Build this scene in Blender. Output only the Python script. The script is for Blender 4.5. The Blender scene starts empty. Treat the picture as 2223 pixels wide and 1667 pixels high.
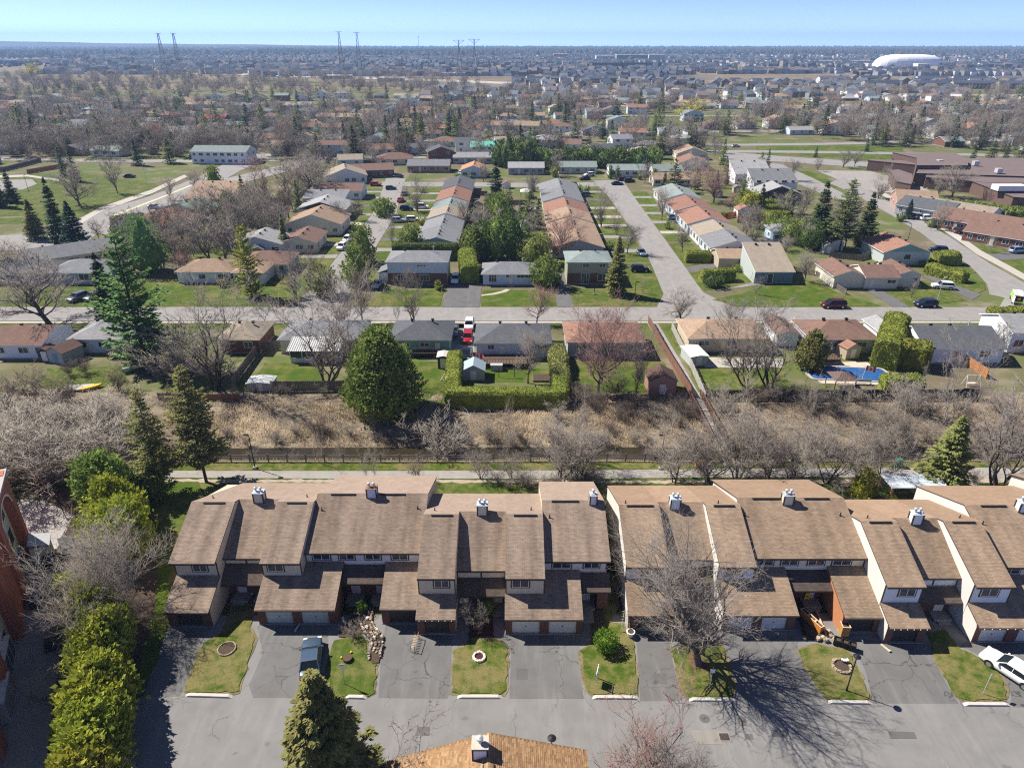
import bpy,math,random
import numpy as np
from mathutils import Vector,Matrix
# camera
SC = bpy.context.scene
RAD = math.radians
PITCH = RAD(26.53)
CAMH = 50.0
FPX = 1482.0
cam = bpy.data.cameras.new('camera')
cam.sensor_width = 36.0
cam.lens = 36.0*FPX/2223.0
cam.clip_start = 0.5
cam.clip_end = 60000
camo = bpy.data.objects.new('camera',cam)
SC.collection.objects.link(camo)
camo.location = (0,0,CAMH)
camo.rotation_euler = (math.pi/2-PITCH,0,0)
SC.camera = camo
# sky, sun, exposure
SUN_EL = RAD(46.5)
SUN_AZ = RAD(-64.0)
world = bpy.data.worlds.new('World')
SC.world = world
world.use_nodes = True
wn = world.node_tree
wn.nodes.clear()
sky = wn.nodes.new('ShaderNodeTexSky')
sky.sky_type = 'NISHITA'
sky.sun_disc = False
sky.sun_elevation = SUN_EL
sky.sun_rotation = SUN_AZ
sky.altitude = 100
sky.air_density = 0.16
sky.dust_density = 0.0
sky.ozone_density = 2.6
bg = wn.nodes.new('ShaderNodeBackground')
bg.inputs[1].default_value = 0.15
wo = wn.nodes.new('ShaderNodeOutputWorld')
wb = wn.nodes.new('ShaderNodeMix')
wb.data_type = 'RGBA'
wb.blend_type = 'MULTIPLY'
wb.inputs[0].default_value = 1.0
wb.inputs[7].default_value = (1.05,0.90,0.98,1)
wn.links.new(sky.outputs[0],wb.inputs[6])
wn.links.new(wb.outputs[2],bg.inputs[0])
wn.links.new(bg.outputs[0],wo.inputs[0])
sun = bpy.data.lights.new('sun','SUN')
sun.energy = 3.55
sun.angle = RAD(0.55)
sun.color = (1.0,0.94,0.85)
suno = bpy.data.objects.new('sun',sun)
SC.collection.objects.link(suno)
sd = Vector((math.sin(SUN_AZ)*math.cos(SUN_EL),math.cos(SUN_AZ)*math.cos(SUN_EL),math.sin(SUN_EL)))
suno.rotation_euler = sd.to_track_quat('Z','Y').to_euler()
suno.location = sd*300
SC.view_settings.view_transform = 'Standard'
SC.view_settings.look = 'None'
SC.view_settings.gamma = 1.0
SC.view_settings.use_curve_mapping = False
SC.view_settings.exposure = 1.25
SC.cycles.max_bounces = 5
SC.cycles.diffuse_bounces = 4
SC.cycles.glossy_bounces = 2
SC.cycles.transmission_bounces = 2
SC.cycles.volume_bounces = 0
SC.cycles.transparent_max_bounces = 6
SC.cycles.use_adaptive_sampling = True
SC.cycles.adaptive_threshold = 0.005
SC.cycles.filter_width = 1.15
SC.cycles.caustics_reflective = False
SC.cycles.caustics_refractive = False
try:
 SC.cycles.use_denoising = False
except Exception:
 pass
 # measured points of the photograph -> metres
def at(px,py,z=0.0):
 u = (px-1111.5)/FPX
 v = (833.5-py)/FPX
 dy = math.cos(PITCH)+v*math.sin(PITCH)
 dz = -math.sin(PITCH)+v*math.cos(PITCH)
 t = (z-CAMH)/dz
 return (u*t,dy*t)
def topx(X,Y,Z=0.0):
 c,s = math.cos(PITCH),math.sin(PITCH)
 zc = Y*c+(CAMH-Z)*s
 up = Y*s-(CAMH-Z)*c
 if zc<0.5:
  return (-9999,-9999)
 return (1111.5+FPX*X/zc,833.5-FPX*up/zc)
def zof(px,py,Y):
 v = (833.5-py)/FPX
 dy = math.cos(PITCH)+v*math.sin(PITCH)
 dz = -math.sin(PITCH)+v*math.cos(PITCH)
 t = Y/dy
 return (px-1111.5)/FPX*t,CAMH+dz*t
 # materials
MATS = {}
def hexc(h):
 h = h.lstrip('#')
 r = []
 for k in (0,2,4):
  c = int(h[k:k+2],16)/255.0
  r.append(c/12.92 if c<=0.04045 else ((c+0.055)/1.055)**2.4)
 return tuple(r)
class NT:
 def __init__(s,name):
  s.m = bpy.data.materials.new(name)
  s.m.use_nodes = True
  s.t = s.m.node_tree
  s.b = s.t.nodes['Principled BSDF']
  s.b.inputs['Specular IOR Level'].default_value = 0.3
 def n(s,ty,**kw):
  nd = s.t.nodes.new(ty)
  for k,v in kw.items():
   if k.startswith('i_'):
    nd.inputs[k[2:].replace('_',' ')].default_value = v
   else :
    setattr(nd,k,v)
  return nd
 def l(s,a,b):
  s.t.links.new(a,b)
 def coord(s,kind='Object'):
  if kind =='World':
   return s.n('ShaderNodeNewGeometry').outputs['Position']
  return s.n('ShaderNodeTexCoord').outputs[kind]
 def noise(s,vec,scale,detail=3.0,rough=0.55,stretch=None):
  nd = s.n('ShaderNodeTexNoise')
  nd.inputs['Scale'].default_value = scale
  nd.inputs['Detail'].default_value = detail
  nd.inputs['Roughness'].default_value = rough
  if stretch:
   mp = s.n('ShaderNodeMapping')
   mp.inputs['Scale'].default_value = stretch
   s.l(vec,mp.inputs[0])
   vec = mp.outputs[0]
  s.l(vec,nd.inputs['Vector'])
  return nd.outputs['Fac']
 def ramp(s,fac,stops):
  nd = s.n('ShaderNodeValToRGB')
  cr = nd.color_ramp
  while len(cr.elements)<len(stops):
   cr.elements.new(0.5)
  for e,(p,c) in zip(cr.elements,stops):
   e.position = p
   e.color = (c[0],c[1],c[2],1) if len(c) ==3 else c
  s.l(fac,nd.inputs[0])
  return nd.outputs[0]
 def mix(s,fac,a,b,mode='MIX'):
  nd = s.n('ShaderNodeMix',data_type='RGBA',blend_type=mode)
  if isinstance(fac,(int,float)):
   nd.inputs[0].default_value = fac
  else :
   s.l(fac,nd.inputs[0])
  for k,v in ((6,a),(7,b)):
   if isinstance(v,tuple):
    nd.inputs[k].default_value = (v[0],v[1],v[2],1)
   else :
    s.l(v,nd.inputs[k])
  return nd.outputs[2]
 def math(s,op,a,b=0.0,c=None):
  nd = s.n('ShaderNodeMath',operation=op)
  for k,v in ((0,a),(1,b))+(((2,c),) if c is not None else ()):
   if isinstance(v,(int,float)):
    nd.inputs[k].default_value = v
   else :
    s.l(v,nd.inputs[k])
  return nd.outputs[0]
 def bump(s,h,strength=0.3,dist=0.02):
  nd = s.n('ShaderNodeBump')
  nd.inputs['Strength'].default_value = strength
  nd.inputs['Distance'].default_value = dist
  s.l(h,nd.inputs['Height'])
  s.l(nd.outputs[0],s.b.inputs['Normal'])
 def base(s,c):
  if isinstance(c,tuple):
   s.b.inputs['Base Color'].default_value = (c[0],c[1],c[2],1)
  else :
   s.l(c,s.b.inputs['Base Color'])
 def rough(s,r):
  s.b.inputs['Roughness'].default_value = r
def sc(c,k):
 return tuple(min(1.0,x*k) for x in c)
def M_plain(name,col,rough=0.8,var=0.12,scale=3.0,metal=0.0,rnd=0.0,coat=0.0,coord='Object',bump=0.0):
 if name in MATS:
  return MATS[name]
 t = NT(name)
 v = t.coord(coord)
 f = t.noise(v,scale,4)
 c = t.mix(f,sc(col,1-var*1.6),sc(col,1+var*1.6))
 if rnd:
  r = t.n('ShaderNodeObjectInfo').outputs['Random']
  k = t.math('MULTIPLY_ADD',r,2*rnd,1-rnd)
  h = t.n('ShaderNodeHueSaturation')
  t.l(c,h.inputs['Color'])
  t.l(k,h.inputs['Value'])
  c = h.outputs[0]
 t.base(c)
 t.rough(rough)
 t.b.inputs['Metallic'].default_value = metal
 t.b.inputs['Coat Weight'].default_value = coat
 if bump:
  t.bump(t.noise(v,scale*8,5),bump,0.02)
 MATS[name] = t.m
 return t.m
def M_shingle(name,c1,c2,dark=0.55,streak=0.28,uv=True,row=0.145,wid=0.34,bumpd=0.012,patch=0.0):
 """asphalt shingles; UV in metres: u along the eave, v up the slope"""
 if name in MATS:
  return MATS[name]
 t = NT(name)
 v = t.coord('UV')
 br = t.n('ShaderNodeTexBrick')
 br.offset = 0.5
 br.inputs['Scale'].default_value = 1.0
 br.inputs['Mortar Size'].default_value = 0.009
 br.inputs['Mortar Smooth'].default_value = 0.3
 br.inputs['Brick Width'].default_value = wid
 br.inputs['Row Height'].default_value = row
 br.inputs['Color1'].default_value = (*c1,1)
 br.inputs['Color2'].default_value = (*c2,1)
 br.inputs['Mortar'].default_value = (*sc(c1,dark),1)
 t.l(v,br.inputs['Vector'])
 st = t.noise(v,1.0,4,0.55,stretch=(0.75,0.05,1))
 col = t.mix(t.math('MULTIPLY',t.ramp(st,[(0.40,(0,0,0)),(0.64,(1,1,1))]),streak),br.outputs[0],sc(c1,0.35))
 bl = t.noise(v,0.5,4)
 col = t.mix(t.ramp(bl,[(0.4,(0,0,0)),(0.75,(0.25,0.25,0.25))]),col,sc(c2,1.25))
 # long runs of tabs one tone lighter or darker
 rn = t.noise(v,1.0,1,0.5,stretch=(1.4,6.9,1))
 col = t.mix(t.ramp(rn,[(0.42,(0,0,0)),(0.62,(0.14,0.14,0.14))]),col,sc(c2,1.35))
 oi = t.n('ShaderNodeObjectInfo').outputs['Random']
 h = t.n('ShaderNodeHueSaturation')
 t.l(col,h.inputs['Color'])
 t.l(t.math('MULTIPLY_ADD',oi,0.2,0.92),h.inputs['Value'])
 t.base(h.outputs[0])
 t.rough(0.95)
 t.b.inputs['Specular IOR Level'].default_value = 0.15
 t.bump(t.math('MULTIPLY',br.outputs['Fac'],-1.0),0.5,bumpd)
 MATS[name] = t.m
 return t.m
def M_brick(name,c1,c2,mortar,scale=1.0,coord='UV'):
 if name in MATS:
  return MATS[name]
 t = NT(name)
 v = t.coord(coord)
 br = t.n('ShaderNodeTexBrick')
 br.inputs['Scale'].default_value = scale
 br.inputs['Mortar Size'].default_value = 0.012
 br.inputs['Brick Width'].default_value = 0.25
 br.inputs['Row Height'].default_value = 0.085
 br.inputs['Color1'].default_value = (*c1,1)
 br.inputs['Color2'].default_value = (*c2,1)
 br.inputs['Mortar'].default_value = (*mortar,1)
 t.l(v,br.inputs['Vector'])
 f = t.noise(v,0.8,4)
 t.base(t.mix(t.math('MULTIPLY',f,0.5),br.outputs[0],sc(c1,0.7)))
 t.rough(0.9)
 t.bump(t.math('MULTIPLY',br.outputs['Fac'],-1.0),0.4,0.01)
 MATS[name] = t.m
 return t.m
def M_siding(name,col,pitch=0.16,vertical=False,depth=0.012,dirt=0.12):
 """lapped or board siding: shadow lines every `pitch` metres; UV in metres"""
 if name in MATS:
  return MATS[name]
 t = NT(name)
 v = t.coord('UV')
 sp = t.n('ShaderNodeSeparateXYZ')
 t.l(v,sp.inputs[0])
 a = sp.outputs[0 if vertical else 1]
 fr = t.math('FRACT',t.math('DIVIDE',a,pitch))
 groove = t.ramp(fr,[(0.0,(0,0,0)),(0.1,(1,1,1)),(1.0,(0.9,0.9,0.9))])
 f = t.noise(v,0.7,4,0.6,stretch=(1,0.35,1))
 c = t.mix(f,sc(col,1-dirt),sc(col,1+dirt*0.5))
 c = t.mix(0.28,c,t.mix(1.0,c,groove,'MULTIPLY'))
 t.base(c)
 t.rough(0.6)
 t.bump(groove,0.5,depth)
 MATS[name] = t.m
 return t.m
def M_leaf(name,c1,c2,rnd=0.12,scale=0.6,trans=0.35):
 if name in MATS:
  return MATS[name]
 t = NT(name)
 v = t.coord('Object')
 f = t.noise(v,scale,3)
 f2 = t.noise(v,scale*7,2)
 c = t.mix(t.ramp(f,[(0.35,(0,0,0)),(0.65,(1,1,1))]),c1,c2)
 c = t.mix(t.math('MULTIPLY',f2,0.5),c,sc(c2,1.3))
 r = t.n('ShaderNodeObjectInfo').outputs['Random']
 h = t.n('ShaderNodeHueSaturation')
 t.l(c,h.inputs['Color'])
 t.l(t.math('MULTIPLY_ADD',r,2*rnd,1-rnd),h.inputs['Value'])
 t.l(t.math('MULTIPLY_ADD',r,0.03,0.485),h.inputs['Hue'])
 t.base(h.outputs[0])
 t.rough(0.75)
 t.b.inputs['Specular IOR Level'].default_value = 0.2
 # a little light through the leaves
 tr = t.n('ShaderNodeBsdfTranslucent')
 t.l(h.outputs[0],tr.inputs[0])
 mx = t.n('ShaderNodeMixShader')
 mx.inputs[0].default_value = trans
 t.l(t.b.outputs[0],mx.inputs[1])
 t.l(tr.outputs[0],mx.inputs[2])
 out = [n for n in t.t.nodes if n.type=='OUTPUT_MATERIAL'][0]
 t.l(mx.outputs[0],out.inputs[0])
 MATS[name] = t.m
 return t.m
def M_grass(name,g1,g2,dry,dryamt=0.5,scale=0.25):
 """lawn in early spring: green with straw patches"""
 if name in MATS:
  return MATS[name]
 t = NT(name)
 v = t.coord('World')
 big = t.noise(v,scale,4,0.6)
 mid = t.noise(v,scale*5,4,0.65)
 fine = t.noise(v,9.0,3,0.7)
 c = t.mix(t.ramp(mid,[(0.35,(0,0,0)),(0.65,(1,1,1))]),g1,g2)
 lo = 0.62-0.35*dryamt
 c = t.mix(t.ramp(t.math('MULTIPLY_ADD',mid,0.4,t.math('MULTIPLY',big,0.6)),[(lo,(0,0,0)),(lo+0.14,(0.85,0.85,0.85))]),c,dry)
 c = t.mix(t.ramp(fine,[(0.3,(0.45,0.45,0.45)),(0.7,(1,1,1))]),(0.0,0.0,0.0),c)
 t.base(c)
 t.rough(0.95)
 t.b.inputs['Specular IOR Level'].default_value = 0.1
 t.bump(fine,0.6,0.05)
 MATS[name] = t.m
 return t.m
def M_asphalt(name,col,crack=0.5,patch=0.25,worn=None,cscale=0.18):
 if name in MATS:
  return MATS[name]
 t = NT(name)
 v = t.coord('World')
 big = t.noise(v,0.06,4,0.6)
 mid = t.noise(v,0.5,5,0.65)
 fine = t.noise(v,22.0,2,0.7)
 c = t.mix(big,sc(col,1-patch),sc(col,1+patch))
 c = t.mix(t.ramp(mid,[(0.40,(0.0,0.0,0.0)),(0.70,(0.6,0.6,0.6))]),c,sc(col,0.68))
 tr_ = t.noise(v,1.0,3,0.6,stretch=(0.9,0.12,1))
 c = t.mix(t.ramp(tr_,[(0.5,(0,0,0)),(0.72,(patch*2.2,)*3)]),c,sc(col,1.5))
 st_ = t.noise(v,0.9,2,0.4)
 c = t.mix(t.ramp(st_,[(0.68,(0,0,0)),(0.74,(0.6,0.6,0.6))]),c,sc(col,0.5))
 c = t.mix(t.math('MULTIPLY',fine,0.25),c,sc(col,1.35))
 # wandering cracks: cell borders of a warped voronoi, broken up by noise
 wp = t.n('ShaderNodeTexNoise')
 wp.inputs['Scale'].default_value = 0.35
 wp.inputs['Detail'].default_value = 4
 t.l(v,wp.inputs['Vector'])
 ad = t.n('ShaderNodeMix',data_type='VECTOR')
 ad.inputs[0].default_value = 0.5
 t.l(v,ad.inputs[4])
 va = t.n('ShaderNodeVectorMath',operation='MULTIPLY_ADD')
 t.l(wp.outputs['Color'],va.inputs[0])
 va.inputs[1].default_value = (4,4,0)
 t.l(v,va.inputs[2])
 vo = t.n('ShaderNodeTexVoronoi',feature='DISTANCE_TO_EDGE')
 vo.inputs['Scale'].default_value = cscale
 t.l(va.outputs[0],vo.inputs['Vector'])
 cr = t.ramp(vo.outputs['Distance'],[(0.0,(1,1,1)),(0.009*cscale/0.18,(0,0,0))])
 br = t.ramp(t.noise(v,0.13,2),[(0.46,(0,0,0)),(0.56,(1,1,1))])
 k = t.math('MULTIPLY',t.math('MULTIPLY',cr,br),crack)
 c = t.mix(k,c,sc(col,0.25))
 t.base(c)
 t.rough(0.93)
 t.b.inputs['Specular IOR Level'].default_value = 0.25
 t.bump(fine,0.25,0.01)
 MATS[name] = t.m
 return t.m
def M_glass(name='window_glass',col=(0.02,0.03,0.045)):
 if name in MATS:
  return MATS[name]
 t = NT(name)
 f = t.noise(t.coord('Object'),1.3,2)
 t.base(t.mix(f,sc(col,0.5),sc(col,2.2)))
 t.rough(0.08)
 t.b.inputs['Specular IOR Level'].default_value = 0.6
 MATS[name] = t.m
 return t.m
 # mesh building
class B:
 def __init__(s):
  s.v = [];s.f = [];s.m = [];s.uv = [];s.has_uv = False
 def face(s,pts,m=0,uv=None):
  i = len(s.v)
  s.v.extend(tuple(p) for p in pts)
  s.f.append(tuple(range(i,i+len(pts))))
  s.m.append(m)
  if uv is None:
  # planar metres: u = horizontal run, v = height (walls) or y (floors)
   a,b,c = Vector(pts[0]),Vector(pts[1]),Vector(pts[2])
   nn = (b-a).cross(c-a)
   if nn.length<1e-9:
    nn = Vector((0,0,1))
   nn.normalize()
   if abs(nn.z)>0.9:
    uv = [(p[0],p[1]) for p in pts]
   else :
    h = Vector((-nn.y,nn.x,0)).normalized()
    w = nn.cross(h)*-1 if nn.cross(h).z<0 else nn.cross(h)
    uv = [(Vector(p).dot(h),Vector(p).dot(w)) for p in pts]
  s.uv.extend(uv)
 def box(s,x0,y0,z0,x1,y1,z1,m=0,skip=''):
  if x0>x1:x0,x1 = x1,x0
  if y0>y1:y0,y1 = y1,y0
  if z0>z1:z0,z1 = z1,z0
  P = [(x0,y0,z0),(x1,y0,z0),(x1,y1,z0),(x0,y1,z0),(x0,y0,z1),(x1,y0,z1),(x1,y1,z1),(x0,y1,z1)]
  for key,q in (('b',(3,2,1,0)),('t',(4,5,6,7)),('f',(0,1,5,4)),('r',(1,2,6,5)),('k',(2,3,7,6)),('l',(3,0,4,7))):
   if key not in skip:
    s.face([P[i] for i in q],m)
 def obox(s,c,size,rz=0.0,m=0,rx=0.0,ry=0.0):
  a,b,h = size[0]/2,size[1]/2,size[2]/2
  R = Matrix.Rotation(rz,3,'Z')@Matrix.Rotation(ry,3,'Y')@Matrix.Rotation(rx,3,'X')
  P = [R@Vector(p)+Vector(c) for p in ((-a,-b,-h),(a,-b,-h),(a,b,-h),(-a,b,-h),(-a,-b,h),(a,-b,h),(a,b,h),(-a,b,h))]
  for q in ((3,2,1,0),(4,5,6,7),(0,1,5,4),(1,2,6,5),(2,3,7,6),(3,0,4,7)):
   s.face([P[i] for i in q],m)
 def slab(s,pts,th,m=0,ms=None,uvs=None):
  """pts: upper face, counter-clockwise from above"""
  ms = m if ms is None else ms
  s.face(pts,m,uvs)
  lo = [(p[0],p[1],p[2]-th) for p in pts]
  s.face(lo[::-1],ms)
  n = len(pts)
  for i in range(n):
   j = (i+1)%n
   s.face([pts[i],lo[i],lo[j],pts[j]][::1],ms)
 def prism(s,poly,z0,z1,m=0,mt=None,skip_bottom=True):
  """poly counter-clockwise in XY"""
  mt = m if mt is None else mt
  n = len(poly)
  ar = sum(poly[i][0]*poly[(i+1)%n][1]-poly[(i+1)%n][0]*poly[i][1] for i in range(n))
  if ar<0:
   poly = poly[::-1]
  s.face([(x,y,z1) for x,y in poly],mt)
  if not skip_bottom:
   s.face([(x,y,z0) for x,y in poly][::-1],m)
  for i in range(n):
   a,b = poly[i],poly[(i+1)%n]
   s.face([(a[0],a[1],z0),(b[0],b[1],z0),(b[0],b[1],z1),(a[0],a[1],z1)],m)
 def xprism(s,prof,x0,x1,m=0):
  """profile polygon in (y, z) extruded along x"""
  n = len(prof)
  ar = sum(prof[i][0]*prof[(i+1)%n][1]-prof[(i+1)%n][0]*prof[i][1] for i in range(n))
  if ar<0:
   prof = prof[::-1]
  s.face([(x1,y,z) for y,z in prof],m)
  s.face([(x0,y,z) for y,z in prof][::-1],m)
  for i in range(n):
   a,b = prof[i],prof[(i+1)%n]
   s.face([(x0,a[0],a[1]),(x0,b[0],b[1]),(x1,b[0],b[1]),(x1,a[0],a[1])][::-1],m)
 def tube(s,p0,p1,r0,r1=None,n=6,m=0,caps=True):
  r1 = r0 if r1 is None else r1
  p0,p1 = Vector(p0),Vector(p1)
  d = (p1-p0)
  if d.length<1e-6:
   return
  d.normalize()
  a = d.orthogonal().normalized()
  b = d.cross(a)
  A = [p0+(a*math.cos(t)+b*math.sin(t))*r0 for t in [2*math.pi*i/n for i in range(n)]]
  C = [p1+(a*math.cos(t)+b*math.sin(t))*r1 for t in [2*math.pi*i/n for i in range(n)]]
  for i in range(n):
   j = (i+1)%n
   s.face([A[i],A[j],C[j],C[i]],m)
  if caps:
   s.face(A[::-1],m)
   s.face(C,m)
 def poly(s,pts,z,m=0):
  n = len(pts)
  ar = sum(pts[i][0]*pts[(i+1)%n][1]-pts[(i+1)%n][0]*pts[i][1] for i in range(n))
  if ar<0:
   pts = pts[::-1]
  s.face([(x,y,z) for x,y in pts],m)
 def mesh(s,name,mats,smooth=False):
  me = bpy.data.meshes.new(name)
  me.from_pydata(s.v,[],s.f)
  for mt in mats:
   me.materials.append(mt)
  me.polygons.foreach_set('material_index',s.m)
  if smooth:
   me.polygons.foreach_set('use_smooth',[True]*len(s.f))
  uvl = me.uv_layers.new(name='UVMap')
  uvl.data.foreach_set('uv',np.array(s.uv,dtype=np.float32).ravel())
  me.update()
  return me
 def done(s,name,mats,parent=None,loc=None,rz=0.0,smooth=False):
  if not isinstance(mats,(list,tuple)):
   mats = [mats]
  return link(name,s.mesh(name,mats,smooth),parent,loc,rz)
COL = SC.collection
def link(name,data,parent=None,loc=None,rz=0.0,sc=None):
 o = bpy.data.objects.new(name,data)
 COL.objects.link(o)
 if parent is not None:
  o.parent = parent
 if loc is not None:
  o.location = loc
 if rz:
  o.rotation_euler = (0,0,rz)
 if sc is not None:
  o.scale = sc if isinstance(sc,tuple) else (sc,sc,sc)
 return o
AUTO = []
def thing(name,cat,label=None,loc=(0,0,0),rz=0.0,group=None,auto=None,data=None):
 o = link(name,data,None,loc,rz)
 o['category'] = cat
 if group:
  o['group'] = group
 if label:
  o['label'] = label
 if auto:
  AUTO.append((o,auto))
 return o
def tag(o,label=None,cat=None,group=None,kind=None,auto=None):
 if label:o['label'] = label
 if cat:o['category'] = cat
 if group:o['group'] = group
 if kind:o['kind'] = kind
 if auto:AUTO.append((o,auto))
 return o
TREE = {}
_link0 = link
def link(name,data,parent=None,loc=None,rz=0.0,sc=None):
 o = _link0(name,data,parent,loc,rz,sc)
 if parent is not None:
  TREE.setdefault(parent.name,[]).append(o)
 return o
def np_mesh(name,verts,tris,mats,mi=None,smooth=False):
 """fast mesh of triangles from numpy arrays"""
 me = bpy.data.meshes.new(name)
 nv,nt = len(verts),len(tris)
 me.vertices.add(nv)
 me.vertices.foreach_set('co',np.asarray(verts,dtype=np.float32).ravel())
 me.loops.add(nt*3)
 me.loops.foreach_set('vertex_index',np.asarray(tris,dtype=np.int32).ravel())
 me.polygons.add(nt)
 me.polygons.foreach_set('loop_start',np.arange(0,nt*3,3,dtype=np.int32))
 me.polygons.foreach_set('loop_total',np.full(nt,3,dtype=np.int32))
 for mt in mats:
  me.materials.append(mt)
 if mi is not None:
  me.polygons.foreach_set('material_index',np.asarray(mi,dtype=np.int32))
 me.polygons.foreach_set('use_smooth',np.full(nt,smooth,dtype=bool))
 me.update(calc_edges=True)
 return me
 # vegetation meshes
RNG = np.random.default_rng(7)
def unit(a):
 return a/np.maximum(np.linalg.norm(a,axis=-1,keepdims=True),1e-9)
def spikes(P0,P1,r,mid=True):
 """thin three-sided twigs from P0 to P1"""
 n = len(P0)
 d = unit(P1-P0)
 ref = np.where(np.abs(d[:,2:3])<0.9,np.array([[0,0,1.0]]),np.array([[1.0,0,0]]))
 a = unit(np.cross(d,ref))
 b = np.cross(d,a)
 r = np.broadcast_to(np.asarray(r,dtype=float).reshape(-1,1) if np.ndim(r) else np.full((n,1),r),(n,1))
 V = np.empty((n,4,3))
 for k in range(3):
  t = 2*math.pi*k/3
  V[:,k] = P0+(a*math.cos(t)+b*math.sin(t))*r
 V[:,3] = P1
 base = (np.arange(n)*4)[:,None]
 T = np.concatenate([base+np.array([[0,1,3]]),base+np.array([[1,2,3]]),base+np.array([[2,0,3]])])
 return V.reshape(-1,3),T
def tubes(P0,P1,r0,r1,n=4):
 m = len(P0)
 d = unit(P1-P0)
 ref = np.where(np.abs(d[:,2:3])<0.9,np.array([[0,0,1.0]]),np.array([[1.0,0,0]]))
 a = unit(np.cross(d,ref))
 b = np.cross(d,a)
 r0 = np.asarray(r0,dtype=float).reshape(-1,1)
 r1 = np.asarray(r1,dtype=float).reshape(-1,1)
 V = np.empty((m,2*n,3))
 for k in range(n):
  t = 2*math.pi*k/n
  w = a*math.cos(t)+b*math.sin(t)
  V[:,k] = P0+w*r0
  V[:,n+k] = P1+w*r1
 base = (np.arange(m)*2*n)[:,None]
 T = []
 for k in range(n):
  j = (k+1)%n
  T.append(base+np.array([[k,j,n+j]]))
  T.append(base+np.array([[k,n+j,n+k]]))
 return V.reshape(-1,3),np.concatenate(T)
def joinm(parts):
 V,T,o = [],[],0
 for v,t in parts:
  if len(v) ==0:
   continue
  V.append(v);T.append(t+o);o+=len(v)
 return np.concatenate(V),np.concatenate(T)
def bare_tree(seed,H=12,crown=5,trunk=0.25,tr=0.25,limbs=9,subs=9,twigs=7,spk=5,tw=0.018,up=0.5,stems=1,bend=0.3,form='oval'):
 """returns (wood verts/tris, twig verts/tris): trunk and limbs; branches and twigs"""
 g = np.random.default_rng(seed)
 wood = [[],[],[],[]]
 def seg(p,q,a,b,store=wood):
  store[0].append(p);store[1].append(q);store[2].append(a);store[3].append(b)
 limbsP = []
 for s in range(stems):
  lean = g.normal(0,0.05 if stems<3 else 0.22,2)
  nseg = 9
  pts = [np.array([0.0,0,-0.3])+np.array([*(lean*tr*2),0])]
  top = H*(0.93 if stems==1 else g.uniform(0.75,0.95))
  rr = [tr/math.sqrt(stems)]
  d = np.array([lean[0],lean[1],1.0])
  for k in range(nseg):
   d = unit(d+np.array([*g.normal(0,0.09,2),0.0]))
   pts.append(pts[-1]+d*top/nseg)
   rr.append(max(0.02,rr[0]*(1-(k+1)/nseg)**0.8*0.9))
  for k in range(nseg):
   seg(pts[k],pts[k+1],rr[k]*(1.25 if k==0 else 1),rr[k+1])
  nl = max(3,limbs//stems)
  for i in range(nl):
   f = trunk+(0.92-trunk)*((i+g.uniform(0,0.8))/nl)**1.15
   x = f*nseg
   k = min(nseg-1,int(x))
   p = pts[k]+(pts[k+1]-pts[k])*(x-k)
   az = i*2.4+g.uniform(-0.5,0.5)+s*1.7
   # limb length from the crown envelope
   if form =='oval':
    env = crown*math.sin(math.pi*min(1,max(0.12,(f-trunk)/(1.15-trunk))*0.9+0.1))**0.6
   elif form =='vase':
    env = crown*(0.35+0.8*(f-trunk)/(1-trunk))
   else :
    env = crown*(1.05-(f-trunk)/(1-trunk)*0.8)
   L = math.hypot(env,env*up*1.4)*g.uniform(0.8,1.15)
   el = math.atan(up*1.2)*g.uniform(0.55,1.2)+0.25*f
   dd = np.array([math.cos(az)*math.cos(el),math.sin(az)*math.cos(el),math.sin(el)])
   ns = 5
   lp = [p]
   r0 = min(rr[k]*0.7,0.035+L*0.021)
   lr = [r0]
   for q in range(ns):
    dd = unit(dd+g.normal(0,0.12+bend*0.2,3)+np.array([0,0,bend*0.35]))
    lp.append(lp[-1]+dd*L/ns)
    lr.append(r0*(1-(q+1)/(ns+0.6)))
   for q in range(ns):
    seg(lp[q],lp[q+1],lr[q],lr[q+1])
   limbsP.append((lp,lr,L))
  limbsP.append((pts[int(nseg*trunk)+1:],rr[int(nseg*trunk)+1:],H*0.5))
  # branches on limbs
 P0,P1,R0,R1,BD = [],[],[],[],[]
 for lp,lr,L in limbsP:
  n = len(lp)-1
  for j in range(subs):
   f = 0.22+0.78*(j+g.uniform(0,1))/subs
   x = f*n
   k = min(n-1,int(x))
   p = lp[k]+(lp[k+1]-lp[k])*(x-k)
   d0 = unit(lp[k+1]-lp[k])
   off = g.normal(0,1,3)
   off-=d0*off.dot(d0)
   off = unit(off)
   bl = L*(0.50-0.28*f)*g.uniform(0.7,1.3)
   d1 = unit(d0*0.75+off*0.75+np.array([0,0,0.18]))
   r = max(tw*1.2,lr[k]*0.5)
   m = p+d1*bl*0.5
   d2 = unit(d1+g.normal(0,0.2,3)+np.array([0,0,0.15]))
   e = m+d2*bl*0.5
   P0+=[p,m];P1+=[m,e];R0+=[r,r*0.7];R1+=[r*0.7,tw]
   BD.append((p,m,e,bl))
 bv = tubes(np.array(P0),np.array(P1),R0,R1,3)
 # twigs and their spikes, vectorised
 bp = np.array([b[0] for b in BD]);bm = np.array([b[1] for b in BD]);be = np.array([b[2] for b in BD]);bl = np.array([b[3] for b in BD])
 nb = len(bp)
 f = g.uniform(0.2,1.0,(nb,twigs))
 first = f<0.5
 base = np.where(first[...,None],bp[:,None]+(bm-bp)[:,None]*(f*2)[...,None],bm[:,None]+(be-bm)[:,None]*(f*2-1)[...,None])
 bd = unit(be-bp)[:,None]+np.zeros((1,twigs,1))
 td = unit(bd*0.8+g.normal(0,0.55,(nb,twigs,3))+np.array([0,0,0.22]))
 tl = bl[:,None]*g.uniform(0.3,0.6,(nb,twigs))
 tip = base+td*tl[...,None]
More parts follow.
